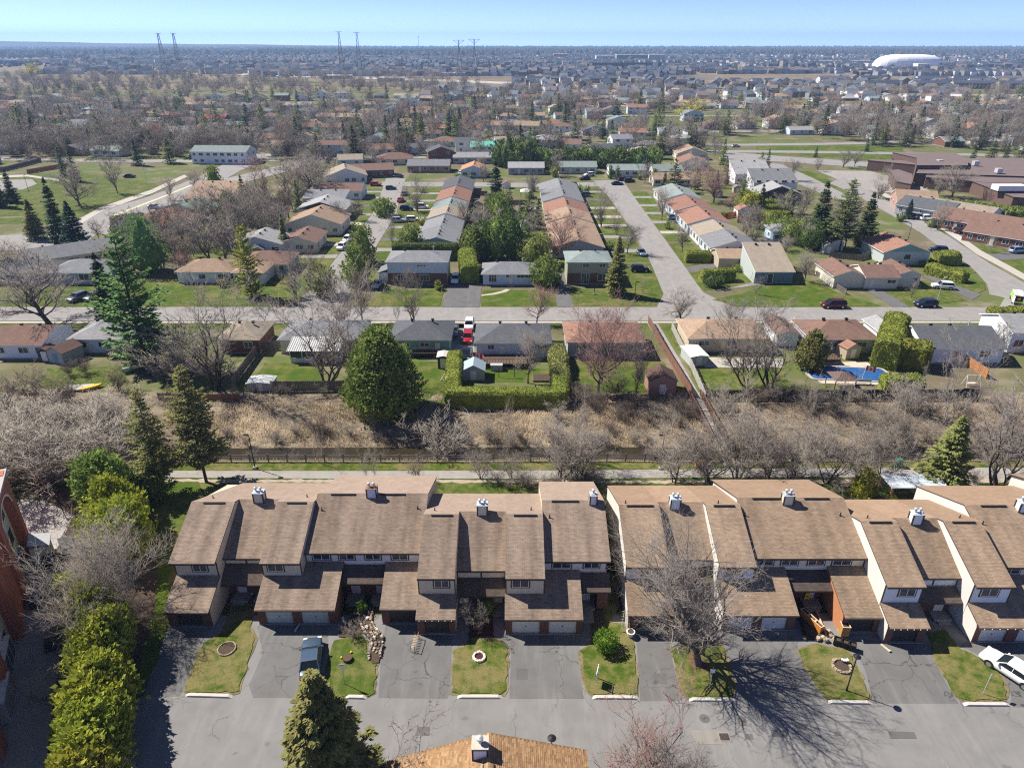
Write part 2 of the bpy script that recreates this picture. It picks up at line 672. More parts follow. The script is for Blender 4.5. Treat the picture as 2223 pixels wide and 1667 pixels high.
 b0 = base.reshape(-1,3);b1 = tip.reshape(-1,3);tdf = td.reshape(-1,3);tlf = tl.reshape(-1)
 s1 = spikes(b0,b1,tw*1.15)
 nt = len(b0)
 ff = g.uniform(0.15,1.0,(nt,spk))
 sb = b0[:,None]+(b1-b0)[:,None]*ff[...,None]
 sdv = unit(tdf[:,None]*0.9+g.normal(0,0.5,(nt,spk,3))+np.array([0,0,0.15]))
 sl = tlf[:,None]*g.uniform(0.3,0.7,(nt,spk))
 s2 = spikes(sb.reshape(-1,3),(sb+sdv*sl[...,None]).reshape(-1,3),tw*0.8)
 wd = tubes(np.array(wood[0]),np.array(wood[1]),wood[2],wood[3],6)
 cr = joinm([bv,s1,s2])
 k = np.array([1,1,0])*crown/np.quantile(np.hypot(cr[0][:,0],cr[0][:,1]),.97)+np.array([0,0,1])*H/cr[0][:,2].max()
 return (wd[0]*k,wd[1]),(cr[0]*k,cr[1])
def leaf_tris(C,N,U,size,asp=1.0):
 """one kite (two triangles) per centre: C centre, N facing, U long direction"""
 n = len(C)
 U = unit(U)
 S = unit(np.cross(U,N))
 size = np.broadcast_to(np.asarray(size,dtype=float).reshape(-1,1),(n,1))
 V = np.empty((n,4,3))
 V[:,0] = C-U*size*0.35
 V[:,1] = C+S*size*0.35*asp
 V[:,2] = C+U*size*0.65
 V[:,3] = C-S*size*0.35*asp
 base = (np.arange(n)*4)[:,None]
 T = np.concatenate([base+np.array([[0,1,2]]),base+np.array([[0,2,3]])])
 return V.reshape(-1,3),T
def spruce(seed,H=14,R=3.5,bare=0.06,whorls=26,per=9,steps=7,leaf=0.45,droop=0.25,upturn=0.2,tr=0.16,power=0.85,dens=3,gap=0.1,ragged=0.15):
 g = np.random.default_rng(seed)
 wood = [[],[],[],[]]
 n = 10
 for k in range(n):
  wood[0].append(np.array([0,0,-0.3+(H+0.3)*k/n]));wood[1].append(np.array([0,0,-0.3+(H+0.3)*(k+1)/n]))
  wood[2].append(tr*(1-k/n)+0.02);wood[3].append(tr*(1-(k+1)/n)+0.015)
 C,N,U,S = [],[],[],[]
 for w in range(whorls):
  f = (w+g.uniform(-0.3,0.3))/whorls
  z = H*(bare+(0.99-bare)*f)
  env = R*max(0.03,(1-f))**power*g.uniform(1-ragged,1+ragged)
  if f<0.12:
   env*=0.75+2.0*f
  for b in range(per):
   if g.random()<gap:
    continue
   az = b*2*math.pi/per+w*1.3+g.uniform(-0.35,0.35)
   L = env*g.uniform(0.7,1.12)
   d = np.array([math.cos(az),math.sin(az),0.15-droop*(1-f*0.8)])
   side = np.array([-math.sin(az),math.cos(az),0])
   zz = z+g.uniform(-0.5,0.5)*H/whorls
   p0 = np.array([0,0,zz])
   pe = p0+d*L
   wood[0].append(p0);wood[1].append(pe);wood[2].append(0.02+0.012*L);wood[3].append(0.012)
   ns = max(2,int(steps*(0.35+0.65*L/R)))
   for q in range(ns):
    t = 0.22+0.78*(q+0.5)/ns
    c = p0+d*L*t+np.array([0,0,upturn*L*t*t*0.35])
    wdt = L*0.28*(1.15-t)+leaf*0.3
    for e in range(dens):
     o = g.uniform(-1,1)
     C.append(c+side*o*wdt+np.array([0,0,g.normal(0,leaf*0.16)-abs(o)*wdt*0.25]))
     U.append(d*0.9+side*o*0.9+np.array([0,0,g.uniform(-0.45,0.12)]))
     N.append(np.array([g.normal(0,0.35),g.normal(0,0.35),1.0]))
     S.append(leaf*g.uniform(0.7,1.35)*(0.65+0.45*(1-f)))
     # leader
 for q in range(6):
  C.append(np.array([0,0,H*(0.985-0.012*q)]));U.append(np.array([g.normal(0,.6),g.normal(0,.6),1.0]));N.append(np.array([1.0,g.normal(),.2]));S.append(leaf*0.7)
 lf = leaf_tris(np.array(C),unit(np.array(N)),np.array(U),np.array(S),0.85)
 wd = tubes(np.array(wood[0]),np.array(wood[1]),wood[2],wood[3],4)
 return wd,lf
def lumpy(P,seed,amp,freq):
 g = np.random.default_rng(seed)
 out = np.zeros(len(P))
 for k in range(7):
  w = g.normal(0,1,3)*freq*(1+0.5*k)
  out+=np.sin(P@w+g.uniform(0,6.28))/(1+0.4*k)
 return out*amp/2.2
def cedar(seed,H=5,R=1.6,n=2600,leaf=0.28,form='cone',base=0.04,lump=0.18,core=True,up=0.9,squash=1.0):
 """dense evergreen built of upright sprays on a lumpy body"""
 g = np.random.default_rng(seed)
 f = g.uniform(0,1,n)**(1.15 if form=='cone' else 0.9)
 az = g.uniform(0,2*math.pi,n)
 def env(f):
  if form =='cone':
   return R*np.minimum(1,(f/0.12+0.55)/1.3)*(1-f)**0.62*1.08
  if form =='oval':
   return R*np.sin(np.pi*np.clip(f*0.9+0.1,0,1))**0.55
  if form =='tear':
   return R*np.clip((f+0.08)/0.3,0,1)**0.6*(1-f)**0.5*1.18
  return R*np.sqrt(np.clip(1-(2*f-1)**2,0,1))
 rr = env(f)
 P = np.stack([np.cos(az)*rr,np.sin(az)*rr*squash,H*(base+(1-base)*f)],1)
 # sprays gathered in tongues that point up and out, with dark gaps between them
 m = 11
 nc = max(20,n//m)
 f,az,rr,P = f[:nc],az[:nc],rr[:nc],P[:nc]
 lp = lumpy(P,seed+5,lump*R,1.6/R)
 depth = g.uniform(-0.28,0.10,nc)*R*0.6
 k = (rr+lp+depth)/np.maximum(rr,1e-3)
 P[:,0]*=k;P[:,1]*=k
 out = np.stack([np.cos(az),np.sin(az),np.full(nc,0.35)],1)
 D = unit(out*0.7+np.array([0,0,up])+g.normal(0,0.28,(nc,3)))
 cs = (0.30*R**.6+leaf)*g.uniform(0.6,1.4,nc)
 t = g.uniform(-0.4,1.0,(nc,m))
 Q = P[:,None]+D[:,None]*(t*cs[:,None])[...,None]+g.normal(0,0.33,(nc,m,3))*(cs[:,None]*(1.1-t))[...,None]
 Q = Q.reshape(-1,3)
 Q[:,2] = np.maximum(Q[:,2],.05)
 DD = np.repeat(D,m,0);OO = np.repeat(out,m,0)
 N = unit(OO+g.normal(0,0.5,DD.shape))
 lf = leaf_tris(Q,N,unit(DD+g.normal(0,.45,DD.shape)),leaf*g.uniform(0.5,1.4,len(Q)),1.0)
 parts = [lf]
 if core:
 # dark inner body so that no light passes straight through
  nz,na = 10,12
  V,T = [],[]
  for i in range(nz+1):
   ff = i/nz
   r = float(env(np.array([min(ff,0.995)]))[0])*0.72
   for j in range(na):
    a = 2*math.pi*j/na
    V.append((math.cos(a)*r,math.sin(a)*r*squash,H*(base+(1-base)*ff*0.97)))
  for i in range(nz):
   for j in range(na):
    a,b = i*na+j,i*na+(j+1)%na
    T+=[(a,b,b+na),(a,b+na,a+na)]
  V = np.array(V)
  V[:,:2]*=(1+lumpy(V,seed+5,lump,1.6/R)*0.8)[:,None]
  parts.append((V,np.array(T)))
 return joinm(parts)
def hedge(seed,pts,width,height,leaf=0.16,dens=60,top_round=0.25,lump=0.06):
 """clipped hedge following a polyline: box body with short sprays all over"""
 g = np.random.default_rng(seed)
 C,N = [],[]
 parts = []
 pts = [np.array(p,dtype=float) for p in pts]
 # body with resampled stations
 st = []
 for a,b in zip(pts[:-1],pts[1:]):
  L = np.linalg.norm(b-a)
  k = max(1,int(L/0.6))
  for i in range(k):
   st.append(a+(b-a)*i/k)
 st.append(pts[-1])
 st = np.array(st)
 dr = np.gradient(st,axis=0)
 dr = dr/np.maximum(np.linalg.norm(dr,axis=1,keepdims=True),1e-6)
 nr = np.stack([-dr[:,1],dr[:,0]],1)
 prof = [(-0.5,0),(-0.5,0.45),(-0.48,1-top_round*0.6),(-0.33,1),(0,1.03),(0.33,1),(0.48,1-top_round*0.6),(0.5,0.45),(0.5,0)]
 V,T = [],[]
 for i,(p,n2) in enumerate(zip(st,nr)):
  for (s,h) in prof:
   hh = height*h*(0.93 if i in (0,len(st)-1) and h>0.5 else 1)
   V.append((p[0]+n2[0]*s*width,p[1]+n2[1]*s*width,hh))
 m = len(prof)
 for i in range(len(st)-1):
  for j in range(m-1):
   a = i*m+j
   T+=[(a,a+1,a+m+1),(a,a+m+1,a+m)]
 for e in (0,len(st)-1):
  for j in range(1,m-1):
   T.append((e*m,e*m+j,e*m+j+1))
 V = np.array(V)
 T = np.array(T)
 V[:,2]+=np.where(V[:,2]>0.1,lumpy(V,seed,lump,1.1),0)
 V[:,:2]+=np.stack([lumpy(V,seed+1,lump,1.3),lumpy(V,seed+2,lump,1.3)],1)
 # sprays
 A,Bv,Cv = V[T[:,0]],V[T[:,1]],V[T[:,2]]
 cr = np.cross(Bv-A,Cv-A)
 ar = np.linalg.norm(cr,axis=1)/2
 nrm = unit(cr)
 cen = V.mean(axis=0)
 cnt = g.poisson(ar*dens)
 idx = np.repeat(np.arange(len(T)),cnt)
 u = g.uniform(0,1,len(idx));w = g.uniform(0,1,len(idx))
 fl = u+w>1
 u[fl] = 1-u[fl];w[fl] = 1-w[fl]
 P = A[idx]+(Bv-A)[idx]*u[:,None]+(Cv-A)[idx]*w[:,None]
 nn = nrm[idx]
 # outward: away from the nearest centre line
 dl = P[:,None,:2]-st[None,:,:]
 k = np.argmin((dl**2).sum(-1),axis=1)
 o = np.stack([P[:,0]-st[k,0],P[:,1]-st[k,1],np.where(P[:,2]>height*0.9,1.0,0.1)],1)
 flip = (nn*o).sum(1)<0
 nn[flip]*=-1
 U = unit(nn*0.9+g.normal(0,0.55,nn.shape)+np.array([0,0,0.5]))
 lf = leaf_tris(P+nn*g.uniform(-0.02,leaf*0.35,len(P))[:,None],unit(nn+g.normal(0,0.6,nn.shape)),U,leaf*g.uniform(0.6,1.4,len(P)),1.1)
 return joinm([(V,T),lf])
MB_BARK = M_plain('bark_grey',(0.13,0.105,0.085),0.95,0.3,2.0,rnd=0.2)
MB_BARKD = M_plain('bark_dark',(0.055,0.043,0.035),0.95,0.3,2.0,rnd=0.15)
MB_BIRCH = M_plain('bark_pale',(0.36,0.33,0.28),0.9,0.3,3.0,rnd=0.1)
MT_GREY = M_plain('twig_grey_brown',(0.265,0.23,0.195),0.95,0.2,0.5,rnd=0.22)
MT_DARK = M_plain('twig_dark_brown',(0.16,0.125,0.10),0.95,0.2,0.5,rnd=0.15)
MT_RED = M_plain('twig_red_buds',(0.32,0.20,0.17),0.95,0.25,0.6,rnd=0.12)
MT_PALE = M_plain('twig_pale',(0.34,0.30,0.25),0.95,0.2,0.5,rnd=0.12)
MT_WILLOW = M_plain('twig_willow_yellow',(0.52,0.45,0.09),0.9,0.2,0.5,rnd=0.05)
ML_SPR = M_leaf('needles_green',(0.085,0.13,0.042),(0.21,0.25,0.075),0.18)
ML_SPRD = M_leaf('needles_dark',(0.045,0.08,0.036),(0.105,0.15,0.060),0.2)
ML_SPRB = M_leaf('needles_blue',(0.030,0.070,0.055),(0.06,0.12,0.09),0.1)
ML_PINE = M_leaf('needles_pine',(0.08,0.16,0.05),(0.19,0.31,0.085),0.1)
ML_OLIVE = M_leaf('needles_olive',(0.15,0.165,0.055),(0.31,0.31,0.10),0.1)
ML_CED = M_leaf('sprays_cedar_green',(0.115,0.17,0.04),(0.27,0.33,0.08),0.15)
ML_CEDY = M_leaf('sprays_cedar_yellow',(0.17,0.22,0.028),(0.42,0.43,0.055),0.08)
ML_CEDD = M_leaf('sprays_cedar_dark',(0.06,0.10,0.03),(0.13,0.18,0.05),0.15)
ML_HEDGE = M_leaf('sprays_hedge',(0.13,0.17,0.028),(0.30,0.32,0.060),0.12)
ML_SHRUB = M_leaf('leaves_shrub',(0.08,0.18,0.018),(0.20,0.34,0.035),0.1)
# ground surfaces
G_YARD = M_grass('grass_yard',(0.045,0.085,0.010),(0.09,0.125,0.018),(0.20,0.165,0.075),0.5,0.12)
G_LAWN = M_grass('grass_lawn_patchy',(0.065,0.12,0.012),(0.13,0.165,0.022),(0.27,0.225,0.095),0.55,0.22)
G_LAWNG = M_grass('grass_lawn_green',(0.078,0.122,0.020),(0.135,0.175,0.030),(0.24,0.215,0.085),0.42,0.2)
G_LAWNM = M_grass('grass_lawn_mid',(0.070,0.13,0.014),(0.125,0.165,0.022),(0.24,0.21,0.08),0.4,0.08)
G_DRY = M_grass('grass_straw',(0.14,0.12,0.055),(0.22,0.18,0.09),(0.30,0.25,0.14),0.6,0.3)
G_REED = M_grass('ground_dead_reeds',(0.33,0.27,0.19),(0.44,0.365,0.26),(0.24,0.19,0.14),0.55,0.25)
G_SOIL = M_plain('soil',(0.075,0.052,0.036),0.95,0.3,2.5,coord='World',bump=0.5)
G_MULCH = M_plain('mulch_red',(0.07,0.022,0.015),0.95,0.35,6.0,coord='World',bump=0.6)
G_ASPH = M_asphalt('asphalt_court',(0.205,0.20,0.192),0.55,0.14)
G_DRIVE = M_asphalt('asphalt_driveway',(0.145,0.142,0.138),0.8,0.26,cscale=0.3)
G_PATCH = M_asphalt('asphalt_patch',(0.12,0.118,0.116),0.1,0.1)
G_ROAD = M_asphalt('asphalt_street',(0.265,0.252,0.24),0.35,0.1,cscale=0.12)
G_ROADD = M_asphalt('asphalt_dark_drive',(0.13,0.128,0.128),0.3,0.15)
G_PATH = M_asphalt('asphalt_path',(0.30,0.28,0.255),0.4,0.12)
G_CONC = M_plain('concrete_pale',(0.42,0.39,0.34),0.9,0.12,1.5,coord='World',bump=0.2)
G_CURB = M_plain('concrete_kerb',(0.50,0.47,0.42),0.9,0.12,2.0,coord='World')
G_GRAVEL = M_plain('gravel_pale',(0.36,0.30,0.23),0.95,0.2,1.0,coord='World',bump=0.4)
def M_suburb():
 t = NT('ground_suburb')
 v = t.coord('World')
 a = t.noise(v,0.035,5,0.6)
 b = t.noise(v,0.12,4,0.6)
 c = t.mix(t.ramp(a,[(0.40,(0,0,0)),(0.58,(1,1,1))]),(0.15,0.125,0.078),(0.105,0.135,0.035))
 c = t.mix(t.ramp(b,[(0.5,(0,0,0)),(0.66,(0.8,0.8,0.8))]),c,(0.23,0.195,0.14))
 t.base(c);t.rough(0.95)
 t.b.inputs['Specular IOR Level'].default_value = 0.1
 return t.m
def M_fields():
 t = NT('ground_far_fields')
 v = t.coord('World')
 vo = t.n('ShaderNodeTexVoronoi')
 vo.inputs['Scale'].default_value = 0.0016
 mp = t.n('ShaderNodeMapping');mp.inputs['Scale'].default_value = (0.6,1.0,1)
 t.l(v,mp.inputs[0]);t.l(mp.outputs[0],vo.inputs['Vector'])
 sp = t.n('ShaderNodeSeparateColor');t.l(vo.outputs['Color'],sp.inputs[0])
 c = t.ramp(sp.outputs[0],[(0.0,(0.28,0.20,0.115)),(0.3,(0.20,0.14,0.09)),(0.55,(0.33,0.24,0.13)),(0.8,(0.12,0.095,0.06))])
 n = t.noise(v,0.004,4)
 c = t.mix(t.ramp(n,[(0.48,(0,0,0)),(0.55,(0.9,0.9,0.9))]),c,(0.075,0.055,0.045))
 t.base(c);t.rough(0.97)
 t.b.inputs['Specular IOR Level'].default_value = 0.05
 return t.m
G_SUB = M_suburb()
G_FAR = M_fields()
G_DEV = M_grass('ground_development',(0.21,0.165,0.11),(0.27,0.215,0.145),(0.34,0.27,0.18),0.5,0.012)
def gz(X,Y):
 """height of the ground: the creek bed runs along Y = 80"""
 if Y<76.9 or Y>97 or X<-60:
  return 0.0
 w = 0.35*math.sin(X*0.21)+0.25*math.sin(X*0.53+1)
 k = min(1.0,max(0.0,(X+60)/12))
 if Y<80+w:
  f = (Y-76.9)/(3.1+w)
 else :
  f = (96.5-Y)/(16.5-w)
  f = max(0,f)**1.6
 f = max(0.0,min(1.0,f))
 return -1.55*k*(f*f*(3-2*f))+(0.12*math.sin(X*1.3+Y)*math.sin(Y*1.7) if 78<Y<96 else 0)*k
xs = [-15000,-7000,-3000,-1500,-800,-400,-220,-160]+list(np.arange(-120,121,2.0))+[160,220,400,800,1500,3000,7000,15000]
ys = [-40,0,30,50,60,70,75,76.9]+list(np.arange(77.5,97.6,0.7))+[98,100,110,125,140,160,200,300,450,650,900,1300,2000,3500,5500,7500]
bd = B()
gv = [[(x,y,gz(x,y)) for x in xs] for y in ys]
V,F,MI = [],[],[]
for r in gv:V.extend(r)
nx = len(xs)
for j in range(len(ys)-1):
 ym = (ys[j]+ys[j+1])/2
 m = 0 if ym<76.9 else 1 if ym<97.5 else 2 if ym<800 else 3 if ym<2400 else 4
 for i in range(nx-1):
  a = j*nx+i
  F.append((a,a+1,a+nx+1,a+nx));MI.append(m)
me = bpy.data.meshes.new('ground')
me.from_pydata(V,[],F)
for mt in (G_YARD,G_REED,G_SUB,G_DEV,G_FAR):me.materials.append(mt)
me.polygons.foreach_set('material_index',MI)
tag(link('ground',me),kind='structure')
def sheet(name,pts,z,mat,px=True,thick=0.0):
 b = B()
 w = [at(*p) for p in pts] if px else pts
 if thick:
  b.prism(w,z-thick,z,0)
 else :
  b.poly(w,z)
 o = b.done(name,mat)
 o['kind'] = 'structure'
 return o
def wob(w,seed,amp=0.12,step=0.6):
 """irregular edge for lawns and beds"""
 g = random.Random(seed)
 out = []
 n = len(w)
 for i in range(n):
  a,b = w[i],w[(i+1)%n]
  L = math.hypot(b[0]-a[0],b[1]-a[1])
  k = max(1,int(L/step))
  for j in range(k):
   f = j/k
   out.append((a[0]+(b[0]-a[0])*f+g.uniform(-amp,amp),a[1]+(b[1]-a[1])*f+g.uniform(-amp,amp)))
 return out
 # the court in front of the townhouses
court = [at(372,1340),at(338,1440),at(312,1508),at(284,1524),at(270,1640),(-15.5,18),(62,18),(62,50),(-33,49.5)]
sheet('asphalt_court',court,0.02,G_ASPH,px=False)
sheet('path',[(-62,74.9),(-45,74.75),(-20,74.7),(10,74.9),(35,75.3),(75,75.6),(75,73.1),(35,73.3),(10,73.0),(-20,72.9),(-45,73.2),(-62,73.6)],0.03,G_PATH,px=False)
sheet('grass_verge',wob([(-50,76.7),(30,76.8),(75,76.9),(75,75.7),(35,75.4),(10,75.0),(-20,74.8),(-50,74.9)],3,0.2),0.012,G_LAWN,px=False)
sheet('back_lawn',wob([(-46,72.8),(-20,72.7),(-10,72.6),(-10,64),(-46,64)],5,0.3),0.012,G_LAWNG,px=False)
sheet('back_lawn',wob([(-9,72.6),(12,72.7),(19,72.9),(21,64),(-9,63)],6,0.3),0.012,G_LAWNG,px=False)
sheet('dirt_strip',wob([(-62,73.0),(20,72.5),(75,73.2),(75,72.2),(20,71.9),(-62,72.3)],8,0.2),0.016,G_GRAVEL,px=False)
def z1(*p):return [(x/2.314,950+y/2.314) for x,y in p]
def z5(*p):return [(1723+x/2.488,1000+y/2.488) for x,y in p]
def z6(*p):return [(550+x/2.949,1250+y/2.949) for x,y in p]
def z7(*p):return [(1200+x/2.949,1250+y/2.949) for x,y in p]
def island(pts,mat,seed,kerb=None,z=0.10):
 w = [at(*p) for p in pts]
 o = B();o.prism(wob(w,seed+50,0.14,0.5),0.0,z*0.45,0)
 o.done('lawn_border',G_DRY)['kind'] = 'structure'
 cx = sum(p[0] for p in w)/len(w);cy = sum(p[1] for p in w)/len(w)
 w2 = [(cx+(x-cx)*0.93,cy+(y-cy)*0.95) for x,y in w]
 o = B();o.prism(wob(w2,seed,0.14,0.5),0.0,z,0)
 o.done('front_lawn',mat)['kind'] = 'structure'
island(z1((1165,830),(1285,835),(1260,945),(1295,1010),(1250,1140),(1205,1285),(1160,1292),(935,1292),(918,1280),(1000,1060),(1040,1015),(1110,985),(1150,900)),G_LAWN,11)
island(z6((510,410),(560,395),(680,365),(740,420),(735,480),(800,560),(785,755),(740,778),(600,778),(440,770),(460,590)),G_LAWNG,12)
island(z6((1380,400),(1550,395),(1630,440),(1637,490),(1630,740),(1600,768),(1310,770),(1262,755),(1275,480),(1290,470),(1375,430)),G_LAWN,13)
island(z7((370,300),(460,310),(500,400),(525,420),(548,600),(550,770),(540,775),(250,770),(200,745),(185,640),(168,480),(240,440),(250,340),(300,200),(330,50),(420,40),(425,180)),G_LAWN,14)
island(z7((760,450),(900,400),(1080,400),(1110,480),(1170,680),(1180,785),(870,788),(810,740),(790,640),(750,480)),G_LAWN,15)
island(z7((1560,470),(1700,430),(1880,470),(1920,510),(1980,640),(2035,770),(2030,800),(1760,805),(1720,770),(1620,600),(1565,500)),G_LAWN,16)
island(z5((720,925),(820,910),(900,1020),(960,1040),(1060,1090),(1130,1170),(1170,1260),(1160,1305),(925,1308),(870,1280),(790,1140),(760,1080),(740,1000)),G_LAWN,17)
# darker driveway strips on the court
def drive(pts,z=0.026,mat=None):
 sheet('driveway',pts,z,mat or G_DRIVE)
drive(z1((870,965),(1035,985),(1000,1060),(915,1280),(900,1300),(720,1300),(790,1130)))
drive(z6((25,320),(480,320),(480,440),(440,590),(400,780),(0,780),(-30,700),(60,500)))
drive(z6((845,310),(1270,390),(1265,740),(1240,785),(800,780),(815,560)))
drive(z6((1640,385),(2090,385),(2085,560),(2110,760),(2120,785),(1640,785),(1650,500)))
drive(z7((530,370),(745,370),(750,480),(790,640),(810,740),(830,800),(560,800),(548,600)))
drive(z7((1100,380),(1560,380),(1570,500),(1620,600),(1720,800),(1190,800),(1175,680),(1110,480)))
drive(z5((300,960),(760,990),(790,1140),(870,1280),(890,1310),(430,1310),(390,1140),(340,1040)))
drive(z5((960,950),(1300,950),(1350,1330),(1180,1330),(1170,1250),(1130,1160),(1060,1080),(900,1000)))
# patches of newer asphalt and iron covers
for k,(pts,mt) in enumerate([(z6((1050,965),(1130,965),(1125,1020),(1040,1020)),G_PATCH),(z6((1685,592),(1760,595),(1755,665),(1685,662)),G_PATCH),(z7((640,622),(725,625),(728,690),(650,690)),G_PATCH),
 (z7((1195,900),(1230,900),(1245,955),(1215,958)),G_PATCH),(z7((1225,1010),(1275,1010),(1285,1045),(1232,1045)),G_PATCH),(z7((1392,985),(1490,988),(1498,1028),(1405,1028)),G_PATCH),
 (z7((1795,995),(1840,995),(1852,1022),(1805,1025)),G_PATCH),(z7((880,985),(1060,985),(1090,1080),(920,1075)),M_asphalt('asphalt_light_patch',(0.24,0.225,0.20),0.2,0.1)),
 (z5((510,1460),(650,1465),(665,1500),(520,1500)),G_PATCH)]):
 sheet('asphalt_patch',pts,0.034,mt)
def drain_grate(px,py,w=0.75,d=0.6):
 x,y = at(px,py)
 t = thing('drain_grate','drain grate','square iron storm drain grate set in the asphalt court near the bare tree shadow',(x,y,0.03))
 b = B();b.box(-w/2-.12,-d/2-.12,0,w/2+.12,d/2+.12,0.012);b.done('collar',M_plain('concrete_collar',(0.27,0.25,0.22),0.9),t)
 b = B();b.box(-w/2,-d/2,0.012,w/2,d/2,0.02);b.done('pit',M_plain('iron_black',(0.02,0.018,0.017),0.7),t)
 for i in range(7):
  b = B();xx = -w/2+w*(i+0.5)/7;b.box(xx-0.03,-d/2,0.02,xx+0.03,d/2,0.045);b.done('bar',M_plain('iron_rust',(0.09,0.07,0.06),0.7),t)
drain_grate(*z7((1098,1030))[0])
mh = B()
n = 20
mh.prism([(0.42*math.cos(2*math.pi*i/n),0.42*math.sin(2*math.pi*i/n)) for i in range(n)],0,0.012,0)
for i in range(8):
 a = math.pi*i/8
 mh.obox((0,0,0.016),(0.6,0.02,0.012),a)
x,y = at(*z7((970,912))[0])
tag(mh.done('manhole_cover',G_PATCH,loc=(x,y,0.026)),'round iron manhole cover in the court below the big bare tree','manhole cover')
# concrete kerbs at the foot of each island (bevelled ends)
def kerb(pxa,pxb,label):
 a,b2 = at(*pxa),at(*pxb)
 cx,cy = (a[0]+b2[0])/2,(a[1]+b2[1])/2
 L = math.hypot(b2[0]-a[0],b2[1]-a[1])
 rz = math.atan2(b2[1]-a[1],b2[0]-a[0])
 b = B()
 w = 0.16
 b.face([(-L/2,-w,0),(L/2,-w,0),(L/2-.35,-w+.03,.15),(-L/2+.35,-w+.03,.15)])
 b.face([(L/2,w,0),(-L/2,w,0),(-L/2+.35,w,.15),(L/2-.35,w,.15)])
 b.face([(-L/2+.35,-w+.03,.15),(L/2-.35,-w+.03,.15),(L/2-.35,w,.15),(-L/2+.35,w,.15)])
 b.face([(-L/2,w,0),(-L/2,-w,0),(-L/2+.35,-w+.03,.15),(-L/2+.35,w,.15)])
 b.face([(L/2,-w,0),(L/2,w,0),(L/2-.35,w,.15),(L/2-.35,-w+.03,.15)])
 tag(b.done('kerb',G_CURB,loc=(cx,cy,0.02),rz=rz),label,'kerb','concrete kerbs below the front lawns')
kerb((403,1509),(505,1512),'pale concrete kerb below the leftmost front lawn, the one with a round stone-edged bed')
kerb((750,1513),(797,1514),'pale concrete kerb half hidden by the big foreground spruce')
kerb((993,1513),(1090,1513),'pale concrete kerb below the square lawn with the white stone ring')
kerb((1286,1514),(1386,1515),'pale concrete kerb below the lawn with the round green shrub')
kerb((1496,1519),(1598,1520),'pale concrete kerb below the lawn where the big bare tree stands')
kerb((1797,1524),(1892,1526),'pale concrete kerb below the lawn with the black lamp post')
kerb((2091,1529),(2192,1530),'pale concrete kerb at the far right below the lawn beside the white sedan')
def longkerb(pts,label):
 b = B()
 w = [at(*p) for p in pts]
 for a,c in zip(w[:-1],w[1:]):
  L = math.hypot(c[0]-a[0],c[1]-a[1]);rz = math.atan2(c[1]-a[1],c[0]-a[0])
  b.obox(((a[0]+c[0])/2,(a[1]+c[1])/2,0.09),(L+0.05,0.16,0.15),rz)
 tag(b.done('kerb',G_CURB),label,'kerb')
longkerb([(283,1526),(277,1555),(270,1590)],'short straight concrete kerb beside the yellow hedge at the court edge')
longkerb([(266,1642),(300,1672),(330,1690)],'concrete kerb curving away at the bottom left beside the hedge lamp')
# left neighbour: driveway and bare strip under the hedge
sheet('left_driveway',[(48,1083),(100,1088),(160,1120),(140,1160),(118,1200),(130,1300),(140,1400),(118,1500),(100,1660),(95,1700),(-160,1700),(-160,1200),(30,1100)],0.02,M_asphalt('asphalt_left_drive',(0.33,0.31,0.29),0.5,0.2))
sheet('bare_earth',wob([at(*p) for p in [(60,1060),(230,1060),(320,1080),(350,1110),(345,1300),(372,1345),(338,1440),(312,1506),(284,1524),(268,1645),(250,1700),(95,1700),(118,1500),(140,1400),(130,1300),(118,1200),(160,1120),(100,1085)]],9,0.15),0.012,G_SOIL,px=False)
sheet('side_lawn',wob([at(*p) for p in [(330,1045),(430,1045),(440,1070),(372,1225),(355,1335),(372,1345),(340,1440),(308,1500),(285,1500),(330,1350),(345,1250),(318,1150),(312,1080)]],10,0.15),0.022,G_LAWNM,px=False)
# streets behind the creek (metres)
def strip(name,pts,z,mat):
 o = sheet(name,pts,z,mat,px=False)
 return o
ZR = 0.05
strip('main_street',[(-420,128.5),(108,128.5),(128,131),(175,136),(175,146),(140,146),(118,146),(109,143.5),(103,136.4),(-420,136.4)],ZR,G_ROAD)
strip('street_left',[(-45.5,136),(-45.6,180),(-45.6,225),(-49,262),(-52,290),(-44,292),(-41.5,260),(-37.8,225),(-37.2,180),(-36,136)],ZR+0.01,G_ROAD)
strip('street_middle',[(30.5,136),(33.8,145),(35.3,170),(35.8,200),(35.2,250),(33,285),(45,285),(44.3,250),(43.6,200),(43.2,170),(42.8,146),(47,136)],ZR+0.01,G_ROAD)
strip('cul_de_sac',[(-52,272),(-20,272),(10,270),(36,272),(36,281),(10,279),(-20,281),(-52,282)],ZR+0.02,G_ROAD)
e3L = [(2148,640),(2143,618),(2120,592),(2098,572),(2068,556),(2030,530),(2000,507),(1960,483),(1925,462),(1888,442),(1862,425),(1800,398)]
e3R = [(1830,385),(1905,424),(1950,449),(2000,478),(2050,508),(2100,540),(2150,574),(2230,618),(2330,680)]
strip('street_right',[at(*p) for p in e3L]+[at(*p) for p in e3R],ZR+0.01,G_ROAD)
strip('street_far_left',[(-136,190),(-138,230),(-128,262),(-114,300),(-96,350),(-80,420),(-68,420),(-84,345),(-103,292),(-116,250),(-124,215),(-122,190)],ZR+0.01,G_ROAD)
strip('street_far_left_cross',[at(*p) for p in [(-60,515),(60,508),(170,478),(215,462),(230,480),(215,505),(170,540),(60,545),(-60,545)]],ZR,G_ROAD)
sheet('avenue_left',[(170,500),(215,462),(330,425),(430,385),(520,340),(560,330),(600,338),(520,372),(420,430),(330,470),(230,510)],ZR+0.02,G_ROAD)
sheet('lane_marking',[(240,470),(330,436),(420,400),(421,402),(331,438.5),(241,473)],ZR+0.04,M_plain('paint_yellow_line',(0.62,0.55,0.30),0.8))
